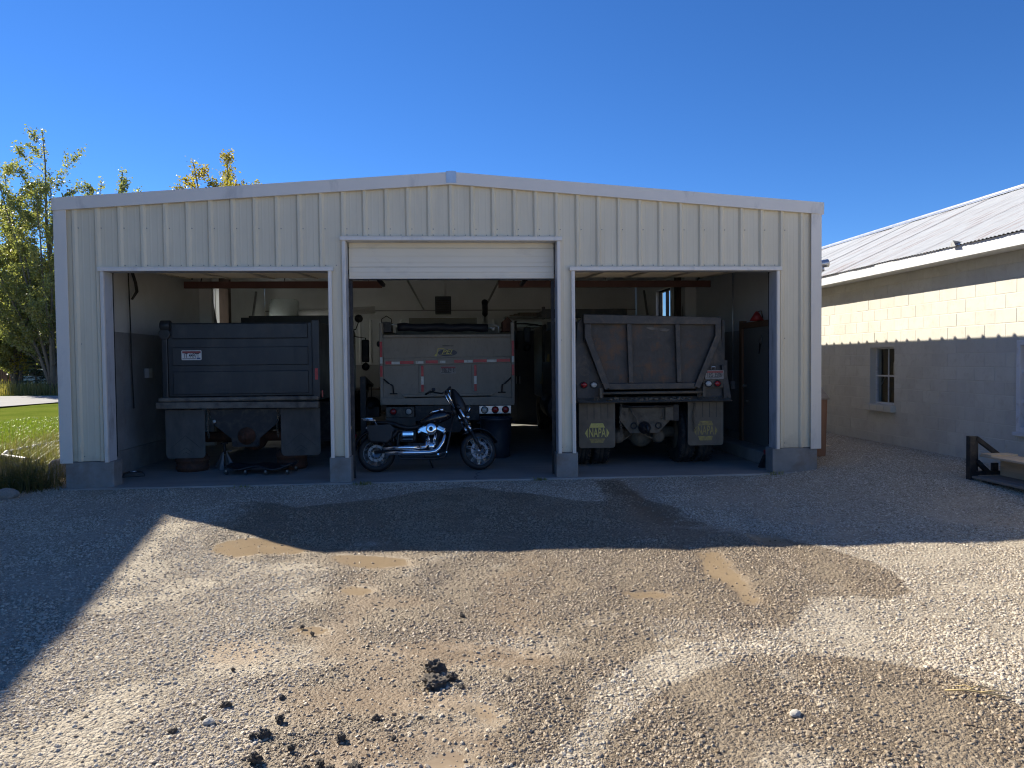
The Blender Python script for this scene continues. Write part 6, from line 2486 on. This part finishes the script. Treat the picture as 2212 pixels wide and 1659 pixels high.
en2 = thing("engine_hoist", "dark engine hoist with chrome ram standing beside the blue-black truck's cab", "hoist", (-1.72, 3.4, 0.004))
b = MB()
b.box(-0.05, 0.05, -0.05, 0.05, 0.05, 1.45)
b.build("mast", M["darksteel"], en2)
b = MB()
b.bar((0.0, 0.05, 1.42), (0.05, 0.95, 1.25), 0.08, 0.08)
b.build("boom", M["darksteel"], en2)
b = MB()
b.tube([(0.0, 0.06, 0.75), (0.03, 0.5, 1.28)], 0.03, 10)
b.build("ram", M["chrome"], en2)
for sx in (-0.22, 0.28):
    b = MB()
    b.bar((0, 0, 0.12), (sx, 1.0, 0.10), 0.07, 0.07)
    b.build("foot_rail", M["darksteel"], en2)
    b = MB()
    b.cyl((sx - 0.02, 1.0, 0.045), (sx + 0.02, 1.0, 0.045), 0.045, n=14)
    b.build("caster", M["rubber"], en2)
b = MB()
b.ball((0.05, 0.9, 0.85), 0.17, sq=(1.1, 1.2, 1.0))
b.box(-0.12, 0.22, 0.72, 1.08, 0.62, 0.82)
b.tube([(0.05, 0.9, 1.0), (0.05, 0.93, 1.22)], 0.012, 6)
b.build("hung_engine", M["engine"], en2, bevel=0.03)

lk = thing("vehicle_bulk", "tall dark steel locker at the back between the grey and the rusty truck", "bulk", (1.72, 9.9, 0.004))  # added to fill the dark vehicle mass between the trucks
b = MB()
b.box(-0.55, 0.55, -0.3, 0.3, 0.0, 2.55)
b.build("bulk_box", M["bin"], lk, bevel=0.01)
for sx in (-1, 1):
    b = MB()
    b.box(*sorted((sx * 0.01, sx * 0.53)), -0.318, -0.301, 0.08, 2.48)
    dd = b.build("bulk_door", M["bin"], lk, bevel=0.006)
    b = MB()
    b.box(*sorted((sx * 0.04, sx * 0.06)), -0.35, -0.3185, 1.1, 1.3)
    b.build("pull", M["steel"], dd)
tkk = thing("white_tank", "white round tank on the back wall above the blue-black truck", "tank", (-4.55, 9.75, 0.0))
b = MB()
b.lathe([(0.0, 2.75), (0.32, 2.76), (0.38, 2.80), (0.38, 3.40), (0.32, 3.44), (0.0, 3.46)], (0, 0, 0), n=28)
b.build("shell", M["carwhite"], tkk)
b = MB()
b.tube([(0.38, 0.0, 3.05), (1.3, 0.1, 3.10), (2.4, 0.15, 3.16)], 0.10, 12)
b.build("duct", M["liner"], tkk)
for sx in (-0.26, 0.26):
    b = MB()
    b.box(sx - 0.03, sx + 0.03, -0.03, 0.03, 0.005, 2.76)
    b.build("stand_leg", M["steel"], tkk)
lr = thing("lumber_rack", "wall rack of stacked lumber on brackets between the grey and the rusty truck", "rack", (1.95, 10.1, 0.0))
for q, (zz, xa, xb) in enumerate(((2.63, -0.75, 0.65), (2.93, -0.55, 0.9))):
    b = MB()
    b.box(xa, xb, -0.2, 0.4, zz, zz + 0.03)
    b.build("rack_arm", M["steel"], lr)
b = MB()
for q in range(5):
    b.bar((-0.4 + q * 0.12, -0.15 + q * 0.05, 2.985 + 0.035 * (q % 3)), (0.85, 0.1 + q * 0.04, 3.0 + 0.035 * (q % 3)), 0.14, 0.03)
b.build("lumber", M["ply"], lr)
b = MB()
b.box(-0.45, 0.5, 0.0, 0.3, 2.665, 2.82)
b.build("white_carton", M["carwhite"], lr)
# eastern bay, along the wall
sw = thing("hand_saw", "hand saw with a shiny blade hung by its grip on the side door", "saw", (5.17, 1.58, 1.80))
b = MB()
b.prism([(0.02, 0.0), (-0.02, 0.0), (-0.075, 0.17), (-0.01, 0.19)], 0.0, 0.003, "yz")
b.build("blade", M["chrome"], sw)
b = MB()
b.tube([(0, -0.07, 0.18), (0, -0.11, 0.25), (0, -0.09, 0.30), (0, -0.04, 0.26), (0, -0.02, 0.19)], 0.014, 8)
b.build("grip", M["steel"], sw)
rl = thing("red_shop_lamp", "small red lamp shade hung above the side door in the eastern bay", "lamp", (5.10, 1.50, 2.36))
b = MB()
b.lathe([(0.015, 0.16), (0.04, 0.13), (0.12, 0.0), (0.115, 0.0), (0.03, 0.12)], (0, 0, 0), n=20)
b.build("shade", M["redplastic"], rl)
b = MB()
b.tube([(0, 0, 0.15), (0.08, 0, 0.17), (0.10, 0, 0.05)], 0.008, 6)
b.build("bracket", M["darksteel"], rl)
br = thing("broom", "red and black broom leaning in the corner by the eastern door jamb", "broom", (4.86, 0.50, 0.004))
b = MB()
b.tube([(0.02, -0.02, 0.22), (0.16, 0.02, 1.25)], 0.011, 8)
b.build("handle", M["darksteel"], br)
b = MB()
b.prism([(-0.05, 0.20), (0.08, 0.22), (0.10, 0.27), (0.0, 0.30), (-0.06, 0.26)], -0.03, 0.03)
b.build("head", M["redplastic"], br, bevel=0.006)
b = MB()
b.prism([(-0.14, 0.0), (0.14, 0.0), (0.09, 0.215), (-0.055, 0.195)], -0.045, 0.045)
b.build("bristles", M["rubber"], br)
dk = thing("dustpan", "small dark dustpan with a bright edge on the floor by the western door jamb", "dustpan", (-4.93, 1.0, 0.004), (0, 0, 0.4))
b = MB()
b.prism([(-0.16, 0.0), (0.16, 0.0), (0.13, 0.05), (0.05, 0.07), (-0.05, 0.07), (-0.13, 0.05)], -0.1, 0.1)
b.build("pan", M["creeper"], dk, bevel=0.01)
b = MB()
b.ball((0, -0.02, 0.075), 0.03, sq=(1.6, 1, 0.5))
b.build("handle", M["galv"], dk)

# east side: cedar bin, offcut board, steel and timber rack
cb = thing("cedar_bin", "upright cedar board box with a sloping top beside the garage corner", "box", (5.80, 1.02, 0.09), (0, 0, 0.0))
b = MB()
b.prism([(-0.10, 0.0), (0.25, 0.0), (0.28, 0.96), (-0.10, 0.96)], -0.03, 0.0)
b.build("front_board", M["cedar"], cb)
b = MB()
b.prism([(0.001, 0.0), (0.62, 0.0), (0.62, 1.32), (0.001, 0.96)], 0.225, 0.26, "yz")
b.build("side_board", M["cedar"], cb)
b = MB()
b.prism([(-0.06, 0.935), (0.64, 1.34), (0.64, 1.37), (-0.06, 0.965)], -0.12, 0.30, "yz")
b.build("lid", M["ply"], cb)
b = MB()
b.prism([(0.001, 0.0), (0.62, 0.0), (0.62, 1.32), (0.001, 0.96)], -0.10, -0.07, "yz")
b.build("side_board", M["cedar"], cb)
bd = thing("offcut_board", "short pale board lying on the gravel behind the cedar box", "board", (6.45, 1.95, 0.12), (0, 0, 0.25))
b = MB()
b.box(-0.30, 0.30, -0.09, 0.09, 0.0, 0.03)
b.build("plank", M["pine"], bd, bevel=0.003)
sk = thing("charred_stick", "thin dark stick lying on the gravel near the block wall", "stick", (6.9, 3.0, 0.175), (0, 0, 0.15))
b = MB()
b.tube([(-0.2, 0, 0), (0.0, 0.01, 0.005), (0.2, 0, 0)], [0.014, 0.016, 0.01], 6)
b.build("stem", M["darksteel"], sk)

rk = thing("steel_rack", "black steel frame carrying raw boards on the gravel against the block wall", "rack", (6.58, -1.75, 0.09))
b = MB()
b.box(-0.04, 0.04, -0.04, 0.04, 0.0, 0.60)
b.build("upright", M["darksteel"], rk, bevel=0.004)
b = MB()
b.box(0.046, 0.10, 0.0, 0.05, 0.02, 0.595)
b.build("upright", M["darksteel"], rk, bevel=0.004)
b = MB()
b.bar((0.08, 0.02, 0.57), (0.46, 0.02, 0.29), 0.05, 0.06, up=(0, 1, 0))
b.build("upper_brace", M["darksteel"], rk)
b = MB()
b.bar((0.06, -0.02, 0.28), (0.22, -0.02, 0.13), 0.05, 0.055, up=(0, 1, 0))
b.build("lower_brace", M["darksteel"], rk)
b = MB()
b.box(0.04, 0.50, -0.045, 0.045, 0.10, 0.15)
b.box(0.28, 0.36, -0.02, 0.02, 0.1505, 0.25)
b.build("base_rail", M["darksteel"], rk, bevel=0.003)
b = MB()
b.box(-0.02, 0.52, -2.6, -0.046, 0.065, 0.095)
b.build("lower_board", M["ply"], rk, bevel=0.003)
for yy in (-0.35, -2.4):
    b = MB()
    b.box(0.0, 0.50, yy - 0.04, yy + 0.04, 0.0, 0.064)
    b.build("bearer", M["darksteel"], rk)
pl = thing("pine_shelf_board", "long raw pine board with two cross battens lying on the steel rack", "board", (6.58, -1.75, 0.09))
b = MB()
b.box(0.10, 0.46, -2.5, -0.02, 0.335, 0.36)
b.build("plank", M["pine"], pl, bevel=0.003)
for yy in (-0.12, -1.0):
    b = MB()
    b.box(0.11, 0.47, yy - 0.09, yy + 0.09, 0.3605, 0.38)
    b.build("batten", M["pine"], pl, bevel=0.002)
b = MB()
b.box(0.13, 0.43, -2.45, -2.38, 0.0955, 0.3345)
b.box(0.36, 0.40, -2.37, -0.05, 0.0955, 0.3345)
b.build("support_board", M["pine"], pl)

# ================================================================== CLODS, STONES, STRAW
CLODS = [(-0.13, -6.69, 0.116, 0.077), (-0.13, -6.87, 0.185, 0.069), (-0.04, -6.81, 0.075, 0.05), (-1.17, -7.02, 0.06, 0.042), (-0.86, -7.22, 0.058, 0.04), (-0.9, -7.36, 0.068, 0.042), (-0.95, -7.37, 0.053, 0.032), (-0.89, -7.56, 0.072, 0.044), (-0.54, -7.42, 0.055, 0.034), (0.03, -5.79, 0.05, 0.031), (-0.75, -7.48, 0.041, 0.029), (-0.6, -7.63, 0.067, 0.04), (-0.4, -7.24, 0.045, 0.031), (-0.19, -7.27, 0.036, 0.022), (-0.44, -7.69, 0.078, 0.049), (-1.34, -7.27, 0.047, 0.03), (-0.55, -7.67, 0.059, 0.035), (-1.24, -7.15, 0.031, 0.022), (-0.3, -7.44, 0.03, 0.021), (0.01, -6.93, 0.049, 0.029), (-0.91, -6.95, 0.038, 0.024), (-0.93, -6.02, 0.041, 0.026), (-1.02, -5.88, 0.036, 0.024), (0.27, -6.87, 0.045, 0.025), (0.92, -6.78, 0.036, 0.021), (-0.65, -7.68, 0.058, 0.039), (-1.27, -6.56, 0.031, 0.021), (-0.7, -6.62, 0.031, 0.021)]


def lump(rx, ry, rz, seed, rough=0.35, sub=3):
    bm = bmesh.new()
    bmesh.ops.create_icosphere(bm, subdivisions=sub, radius=1.0)
    rg = random.Random(seed)
    ph = [rg.uniform(0, 10) for _ in range(6)]
    for v in bm.verts:
        p = v.co.copy()
        if sub > 3:
            p *= 1 + 0.42 * mnoise.fractal(p * 2.3 + Vector((seed * 3.1, 0, 0)), 0.9, 2.1, 4)
        d = 1 + rough * (math.sin(p.x * 3.1 + ph[0]) * math.sin(p.y * 3.7 + ph[1]) + 0.6 * math.sin(p.z * 5.1 + ph[2]) * math.sin(p.x * 6.3 + ph[3])) + rough * 0.35 * rg.uniform(-1, 1)
        v.co = Vector((p.x * rx * d, p.y * ry * d, p.z * rz * d))
    me = bpy.data.meshes.new("lump")
    bm.to_mesh(me)
    bm.free()
    return me


big = {0: "tall dark wet clod, upper one of the pair in the middle of the sunny gravel",
       1: "long flat dark clod, lower one of the pair in the middle of the sunny gravel",
       3: "single dark clod alone on the pale gravel towards the western shadow",
       2: "small dark clod touching the eastern end of the middle pair",
       7: "large dark clod at the front of the western cluster of clods",
       5: "broad dark clod in the middle of the western cluster of clods",
       4: "rounded dark clod at the back of the western cluster of clods",
       8: "dark clod standing apart between the western cluster and the muddy hollow",
       12: "small dark clod on the gravel just behind the muddy hollow",
       14: "big dark clod at the very front edge below the muddy hollow",
       15: "small dark clod nearest the western shadow edge at the front",
       24: "lone small dark clod on the eastern gravel behind the damp patch",
       23: "small dark clod east of the middle pair on the bare dirt",
       9: "small dark clod nearest the garage shadow in the middle of the yard"}
lm = [lump(1, 1, 1, 40 + i, 0.20, 4) for i in range(4)]
for m_ in lm:
    m_.materials.append(M["clod"])
for i, (x, y, w, h) in enumerate(CLODS):
    z = float(ground_z(x, y))
    o = inst("dirt_clod", lm[i % 4], None, (x, y, z + h * 0.28), (0.2 * i, 0.1, i * 1.3), (w * 0.42, w * 0.32, h * 0.42))
    tag(o, big.get(i, "small dark wet clod scattered on the gravel at the front of the yard"), "clod", "dark clods on the gravel")
o = inst("pale_stone", lump(1, 1, 1, 77, 0.08, 3), None, (1.62, -7.39, float(ground_z(1.62, -7.39)) + 0.012), (0, 0, 0.7), (0.034, 0.024, 0.016))
o.data.materials.append(M["palestone"])
tag(o, "flat white pebble larger than its neighbours on the wet gravel", "stone")
o = inst("pale_stone", lump(1, 1, 1, 78, 0.12, 3), None, (-1.20, -7.20, float(ground_z(-1.2, -7.2)) + 0.012), (0, 0, 0.2), (0.03, 0.022, 0.016))
o.data.materials.append(M["palestone"])
tag(o, "pale angular stone beside the dark clods near the western shadow", "stone")
o = inst("field_stone", lump(1, 1, 1, 79, 0.10, 3), None, (-5.86, -0.62, 0.03), (0, 0, 0.2), (0.13, 0.10, 0.09))
o.data.materials.append(M["stone"])
tag(o, "round grey field stone in the shade beside the dry grass tuft", "stone")
sb_ = thing("foundation_block", "grey concrete block half buried in the grass by the garage corner", "block", (-6.0, 1.35, -0.02), (0, 0, 0.1))
b = MB()
b.prism([(-0.30, 0.0), (0.30, 0.0), (0.30, 0.26), (-0.24, 0.27), (-0.30, 0.20)], -0.12, 0.12)
b.build("body", M["concrete"], sb_, bevel=0.02)
tw = thing("straw_stalk", "dry yellow straw stalk with side shoots lying on wet gravel", "straw", (2.60, -7.30, float(ground_z(2.6, -7.3)) + 0.02))
b = MB()
b.tube([(-0.12, 0.06, 0.0), (-0.04, 0.03, 0.012), (0.04, 0.0, 0.008), (0.16, -0.05, 0.0)], [0.004, 0.005, 0.0045, 0.003], 6)
b.build("stem", M["straw"], tw)
for p in (((-0.02, 0.025, 0.012), (0.05, 0.05, 0.02), (0.10, 0.04, 0.012)), ((0.02, 0.01, 0.01), (-0.01, 0.06, 0.022), (-0.05, 0.08, 0.01)), ((0.03, 0.0, 0.01), (0.10, -0.01, 0.02), (0.17, 0.0, 0.006))):
    b = MB()
    b.tube(p, [0.004, 0.003, 0.002], 5)
    b.build("side_shoot", M["straw"], tw)
gp = thing("drain_pipe", "shiny ribbed metal drain pipe lying bent in the grass west of the garage", "pipe", (0, 0, 0))
b = MB()
path = [Vector((-8.45, 7.2, 0.05)), Vector((-8.62, 5.2, 0.045)), Vector((-8.6, 4.2, 0.045)), Vector((-8.35, 3.65, 0.045)), Vector((-7.6, 3.05, 0.04))]
pts, rs = [], []
for a, c in zip(path[:-1], path[1:]):
    nseg = max(4, int((c - a).length / 0.03))
    for i in range(nseg):
        pts.append(a.lerp(c, i / nseg))
        rs.append(0.042 + 0.006 * math.sin(len(pts) * 1.6))
b.tube(pts, rs, 14)
b.build("ribbed_tube", M["steel"], gp)

# ================================================================== GRASS
def blades(name, n, region, hmin, hmax, w, mat, seed, lean=0.5, zf=None):
    r = np.random.default_rng(seed)
    x, y = region(r, n)
    n = len(x)
    h = r.uniform(hmin, hmax, n)
    a = r.uniform(0, 2 * np.pi, n)
    le = r.normal(0, lean, n) * h
    dx, dy = np.cos(a), np.sin(a)
    px_, py_ = -dy, dx
    ww = w * r.uniform(0.6, 1.4, n)
    z0 = np.full(n, -0.03) if zf is None else zf(x, y) - 0.01
    V, F = [], []
    lv = [0.0, 0.4, 0.75, 1.0]
    rows = []
    for t, k_ in zip(lv, (1.0, 0.8, 0.5, 0.08)):
        bx = x + dx * le * t * t
        by = y + dy * le * t * t
        bz = z0 + h * t * (1 - 0.25 * np.abs(le / h) * t)
        rows.append(np.stack([bx - px_ * ww * k_, by - py_ * ww * k_, bz], 1))
        rows.append(np.stack([bx + px_ * ww * k_, by + py_ * ww * k_, bz], 1))
    V = np.stack(rows, 1).reshape(-1, 3)
    base = (np.arange(n) * 8)[:, None]
    F = np.concatenate([base + np.array([[0, 1, 3, 2]]), base + np.array([[2, 3, 5, 4]]), base + np.array([[4, 5, 7, 6]])], 0)
    o = bpy.data.objects.new(name, np_mesh(name, V, F, M[mat], False))
    COL.objects.link(o)
    o["kind"] = "stuff"
    return o


def reg_near(r, n):
    x = r.uniform(-9.2, -5.5, n)
    y = r.uniform(-0.3, 7.5, n)
    k_ = (r.uniform(0, 1, n) < np.clip(1.1 - np.abs(x + 6.6 + 0.15 * y) * 0.35, 0.12, 1)) & (x < -5.62 - 0.05 * r.uniform(0, 1, n)) & ((x > -6.1 - 0.5 * y) | (y > 0.4))
    return x[k_], y[k_]


tag(blades("grass_tufts", 11000, reg_near, 0.10, 0.42, 0.0045, "grassblade", 3, 0.75), "dry tangled grass growing along the western garage wall", "grass")
def reg_clump(r, n):
    a = r.normal(0, 0.22, n)
    c = r.normal(0, 0.16, n)
    return -6.05 + a, 0.12 + c
tag(blades("dry_grass_tuft", 900, reg_clump, 0.22, 0.60, 0.004, "grassblade", 4, 0.95), "tall dry straw tuft sprawling at the garage's western front corner", "grass")
def reg_lawn(r, n):
    x, y = r.uniform(-14, -6.8, n), r.uniform(3.5, 15, n)
    return x, y
tag(blades("lawn_blades", 26000, reg_lawn, 0.03, 0.09, 0.008, "lawnblade", 5, 0.6), "short mown lawn grass west of the garage", "grass")
def reg_seed(r, n):
    return r.uniform(-9.6, -7.0, n), r.uniform(3.0, 9.0, n)
tag(blades("seed_stalks", 500, reg_seed, 0.35, 0.75, 0.003, "grassblade", 8, 0.25), "thin tall seed stalks standing at the lawn edge", "grass")
def reg_verge(r, n):
    x = r.uniform(-40, -14, n)
    return x, 34.6 + r.uniform(0, 5.5, n) + (-x - 25) * 0.03
tag(blades("verge_grass", 9000, reg_verge, 0.4, 1.0, 0.02, "verge", 6, 0.25), "tall tan grass on the far verge across the road", "grass")
def reg_weed(cx_, cy_, s):
    return lambda r, n: (cx_ + r.normal(0, s, n), cy_ + r.normal(0, s * 0.5, n))
for i, (x, y, s, lab) in enumerate(((-1.32, -0.16, 0.07, "small green weed at the western pier of the middle bay"), (1.22, -0.12, 0.06, "small green weed at the eastern pier of the middle bay"),
                                    (4.72, -0.10, 0.09, "small green weed at the eastern door jamb footing"), (-3.0, -0.16, 0.05, "dark sprig of weed on the slab edge of the western bay"))):
    o = blades("weed", 90 if i != 3 else 30, reg_weed(x, y, s), 0.02, 0.075, 0.006, "leaf_green", 60 + i, 1.0, ground_z)
    tag(o, lab, "weed", "weeds along the slab edge")

# ================================================================== TREES
def leaf_mesh(name, centers, sizes, mat, seed, aspect=0.8):
    r = np.random.default_rng(seed)
    n = len(centers)
    a = r.normal(size=(n, 3))
    a /= np.linalg.norm(a, axis=1)[:, None]
    b = r.normal(size=(n, 3))
    b -= a * (a * b).sum(1)[:, None]
    b /= np.linalg.norm(b, axis=1)[:, None]
    s = sizes[:, None]
    V = np.stack([centers - a * s, centers + b * s * aspect * 0.6 - a * s * 0.1, centers + a * s, centers - b * s * aspect * 0.6 - a * s * 0.1], 1).reshape(-1, 3)
    F = np.arange(4 * n).reshape(n, 4)
    return np_mesh(name, V, F, mat, False)


def poplar(loc, H, spread, seed, label, leaf="leaf_green", nleaf=26000, stems=5, zmin=0.12, size=0.10):
    r = random.Random(seed)
    g = np.random.default_rng(seed)
    root = thing("poplar_tree", label, "tree", loc, group="poplar trees behind the garage")
    b = MB()
    pts_c = []
    for s in range(stems):
        a = 2 * math.pi * s / stems + r.uniform(-0.4, 0.4)
        hh = H * (1.0 if s == 0 else r.uniform(0.68, 0.95))
        out = 0.0 if s == 0 else spread * r.uniform(0.35, 0.62)
        p, rad = [], []
        for i in range(9):
            t = i / 8
            p.append(Vector((math.cos(a) * out * t ** 1.2 + r.uniform(-0.12, 0.12) * t * 2, math.sin(a) * out * t ** 1.2 + r.uniform(-0.12, 0.12) * t * 2, hh * t)))
            rad.append((0.17 if s == 0 else 0.10) * (1 - 0.93 * t) + 0.006)
        b.tube(p, rad, 7)
        nb_ = 16
        for q in range(nb_):
            t = zmin + (0.97 - zmin) * (q + r.random() * 0.6) / nb_
            i = min(7, int(t * 8))
            base = p[i].lerp(p[i + 1], t * 8 - i)
            az = r.uniform(0, 6.283)
            ln = spread * (0.55 if s == 0 else 0.42) * (1 - t) ** 0.55 * r.uniform(0.55, 1.1) + 0.25
            tip = base + Vector((math.cos(az) * ln, math.sin(az) * ln, ln * r.uniform(0.7, 1.25)))
            mid = base.lerp(tip, 0.5) + Vector((0, 0, -0.06 * ln))
            b.tube([base, mid, tip], [0.022 * (1 - t) + 0.008, 0.011, 0.004], 5)
            for w in range(3):
                u = r.uniform(0.35, 0.95)
                tb = base.lerp(tip, u)
                az2 = az + r.uniform(-1.2, 1.2)
                l2 = ln * r.uniform(0.25, 0.5)
                tt = tb + Vector((math.cos(az2) * l2 * 0.7, math.sin(az2) * l2 * 0.7, l2 * 0.8))
                b.tube([tb, tt], [0.007, 0.003], 4)
                pts_c.append((tb, tt))
            pts_c.append((base.lerp(tip, 0.3), tip))
        pts_c.append((p[6], p[8]))
    b.build("trunk", M["bark"], root)
    ends = [(np.array(a_), np.array(c_)) for a_, c_ in pts_c]
    lens = np.array([np.linalg.norm(c_ - a_) for a_, c_ in ends]) + 0.12
    pick = g.choice(len(ends), nleaf, p=lens / lens.sum())
    A = np.array([e_[0] for e_ in ends])[pick]
    C_ = np.array([e_[1] for e_ in ends])[pick]
    u = g.uniform(0, 1.04, nleaf)[:, None]
    P = A + (C_ - A) * u + g.normal(0, 0.13, (nleaf, 3))
    me = leaf_mesh("crown", P, g.uniform(0.5, 1.15, nleaf) * size, M[leaf], seed)
    inst("crown", me, root, (0, 0, 0))
    return root


def spruce(loc, H, R, seed, label, n=9000, low=0.04):
    r = random.Random(seed)
    g = np.random.default_rng(seed)
    root = thing("spruce_tree", label, "tree", loc, group="spruces across the road")
    b = MB()
    b.tube([(0, 0, 0), (0, 0, H * 0.5), (0, 0, H)], [0.03 * H * 0.6, 0.016 * H * 0.6, 0.01], 7)
    A, C_ = [], []
    nt = int(H * 4.2)
    for q in range(nt):
        t = low + (1 - low) * q / nt
        nb_ = 7
        for k_ in range(nb_):
            az = r.uniform(0, 6.283)
            ln = R * (1 - t) ** 0.85 * r.uniform(0.75, 1.1) + 0.06
            p0 = Vector((0, 0, H * t))
            p1 = Vector((math.cos(az) * ln * 0.6, math.sin(az) * ln * 0.6, H * t - 0.10 * ln))
            p2 = Vector((math.cos(az) * ln, math.sin(az) * ln, H * t - 0.02 * ln))
            b.tube([p0, p1, p2], [0.018 * (1 - t) + 0.006, 0.01, 0.004], 4)
            A += [p0.lerp(p1, 0.4), p1]
            C_ += [p1, p2]
            for w in range(2):
                u = r.uniform(0.3, 0.9)
                q0 = p0.lerp(p2, u)
                az2 = az + r.choice((-0.8, 0.8))
                l2 = ln * (1 - u) * 0.7 + 0.05
                A.append(q0)
                C_.append(q0 + Vector((math.cos(az2) * l2, math.sin(az2) * l2, -0.05 * l2)))
    b.build("trunk", M["bark"], root)
    A, C_ = np.array(A), np.array(C_)
    L = np.linalg.norm(C_ - A, axis=1) + 0.03
    pick = g.choice(len(A), n, p=L / L.sum())
    u = g.uniform(0, 1, n)[:, None]
    P = A[pick] + (C_ - A)[pick] * u + g.normal(0, 0.025, (n, 3)) * np.array([1, 1, 1.2])
    me = leaf_mesh("crown", P, g.uniform(0.5, 1.2, n) * 0.075 * (0.6 + H * 0.07), M["needle"], seed, 0.35)
    inst("crown", me, root, (0, 0, 0))
    return root


poplar((-24.0, 36.0, 0), 15.6, 6.8, 5, "tall green poplar with the highest top, beyond the garage's western eave", nleaf=38000, stems=9, size=0.105)
poplar((-27.6, 38.5, 0), 12.2, 4.6, 6, "shorter green poplar at the western picture edge beside the tallest tree", nleaf=34000, stems=6, size=0.12)
poplar((-20.3, 37.0, 0), 13.5, 2.6, 7, "slim poplar whose thin top just clears the garage's western eave", nleaf=14000, stems=4)
poplar((-10.5, 26.0, 0), 11.5, 3.6, 8, "golden poplar with the broad top showing above the garage roof", leaf="leaf_gold", nleaf=34000, stems=7, size=0.085)
poplar((-12.3, 26.5, 0), 11.4, 2.0, 18, "slim golden poplar top, the western one of two above the garage roof", leaf="leaf_gold", nleaf=12000, stems=3, size=0.085)
poplar((-31.0, 45, 0), 10.5, 5.0, 9, "leafy poplar behind the slatted timber bin across the road", nleaf=26000, stems=6, size=0.14, zmin=0.05)
poplar((-28.5, 50, 0), 10.0, 5.5, 12, "leafy poplar far behind the white car and young spruce", nleaf=26000, stems=6, size=0.15, zmin=0.05)
poplar((-36.0, 50, 0), 11.0, 6.0, 13, "broad poplar furthest back beyond the timber bin", nleaf=24000, stems=6, size=0.15, zmin=0.05)
spruce((-24.9, 39.5, 0), 8.0, 2.6, 21, "dark full spruce across the road behind the garage corner", 18000)
spruce((-26.3, 38.5, 0), 3.6, 1.9, 22, "young open spruce across the road in front of the white car", 5500)
spruce((-22.4, 38.6, 0), 6.0, 2.2, 23, "dark spruce hidden behind the garage's western corner", 9000)
hedge_r = np.random.default_rng(5)
hp_ = np.stack([hedge_r.uniform(-75, -22, 30000), 58 + hedge_r.normal(0, 1.5, 30000), np.abs(hedge_r.normal(0, 1.0, 30000)) * 2.6], 1)
hp_[:, 2] *= 0.7 + 0.5 * vnoise(hp_[:, 0] * 0.3, hp_[:, 1] * 0, 4)
far = bpy.data.objects.new("far_treeline", leaf_mesh("far_treeline", hp_, hedge_r.uniform(0.15, 0.4, 30000), M["leaf_green"], 6))
COL.objects.link(far)
far["kind"] = "stuff"
tag(far, "far hedge of shrubs behind the trees across the road", "hedge")

sp = thing("sapling", "thin staked sapling with orange leaves on the far verge", "sapling", (-27.0, 38.0, 0), group=None)
b = MB()
b.tube([(0, 0, 0), (0.03, 0, 1.2), (0, 0, 2.6)], [0.045, 0.03, 0.01], 6)
b.build("stem", M["bark"], sp)
b = MB()
b.box(0.08, 0.15, -0.03, 0.03, 0, 1.3)
b.build("stake", M["brownpost"], sp)
g = np.random.default_rng(3)
me = leaf_mesh("crown", np.stack([g.normal(0, 0.3, 300), g.normal(0, 0.3, 300), g.normal(1.9, 0.35, 300)], 1), g.uniform(0.05, 0.1, 300), M["leaf_gold"], 3)
inst("crown", me, sp, (0, 0, 0))

bin_ = thing("timber_bin", "brown slatted timber bin with an orange panel in the tall grass across the road", "bin", (-29.3, 41.0, 0.0))
for i in range(9):
    b = MB()
    b.box(-1.1 + i * 0.14, -1.1 + i * 0.14 + 0.11, -0.5, -0.46, 0.3, 1.95)
    b.build("slat", M["cedar"], bin_)
b = MB()
for zz in (0.5, 1.2, 1.85):
    b.box(-1.12, 1.0, -0.455, -0.40, zz, zz + 0.1)
b.build("rails", M["cedar"], bin_)
b = MB()
b.prism([(0.25, 0.75), (0.95, 0.75), (0.85, 1.15), (0.3, 1.15)], -0.55, -0.46)
b.build("orange_panel", M["orangeleaf"], bin_)
for xx in (-1.15, 1.0):
    b = MB()
    b.box(xx, xx + 0.1, -0.5, -0.4, 0, 2.0)
    b.build("post", M["brownpost"], bin_)

car = thing("parked_car", "white car parked beyond the spruces at the garage's western corner", "car", (-30.0, 47.5, 0.0), (0, 0, 0.08))
b = MB()
b.prism([(-2.2, 0.35), (2.2, 0.35), (2.25, 0.75), (1.5, 0.92), (0.85, 1.45), (-1.0, 1.50), (-1.9, 1.0), (-2.25, 0.9)], -0.85, 0.85)
b.build("body", M["carwhite"], car, bevel=0.12)
b = MB()
b.prism([(1.25, 0.95), (0.78, 1.38), (-0.95, 1.42), (-1.65, 1.0)], -0.865, -0.845)
b.build("side_window", M["blackpaint"], car)
for x in (-1.4, 1.4):
    for y in (-0.8, 0.8):
        b = MB()
        b.cyl((x, y - 0.1, 0.33), (x, y + 0.1, 0.33), 0.33, n=20)
        w_ = b.build("wheel", M["rubber"], car)
        b = MB()
        b.cyl((x, y - 0.105, 0.33), (x, y + 0.105, 0.33), 0.2, n=16)
        b.build("rim", M["alloy"], w_)
for y in (-0.6, 0.6):
    b = MB()
    b.box(2.2, 2.27, y - 0.15, y + 0.15, 0.65, 0.78)
    b.build("headlight", M["lamp_white"], car)
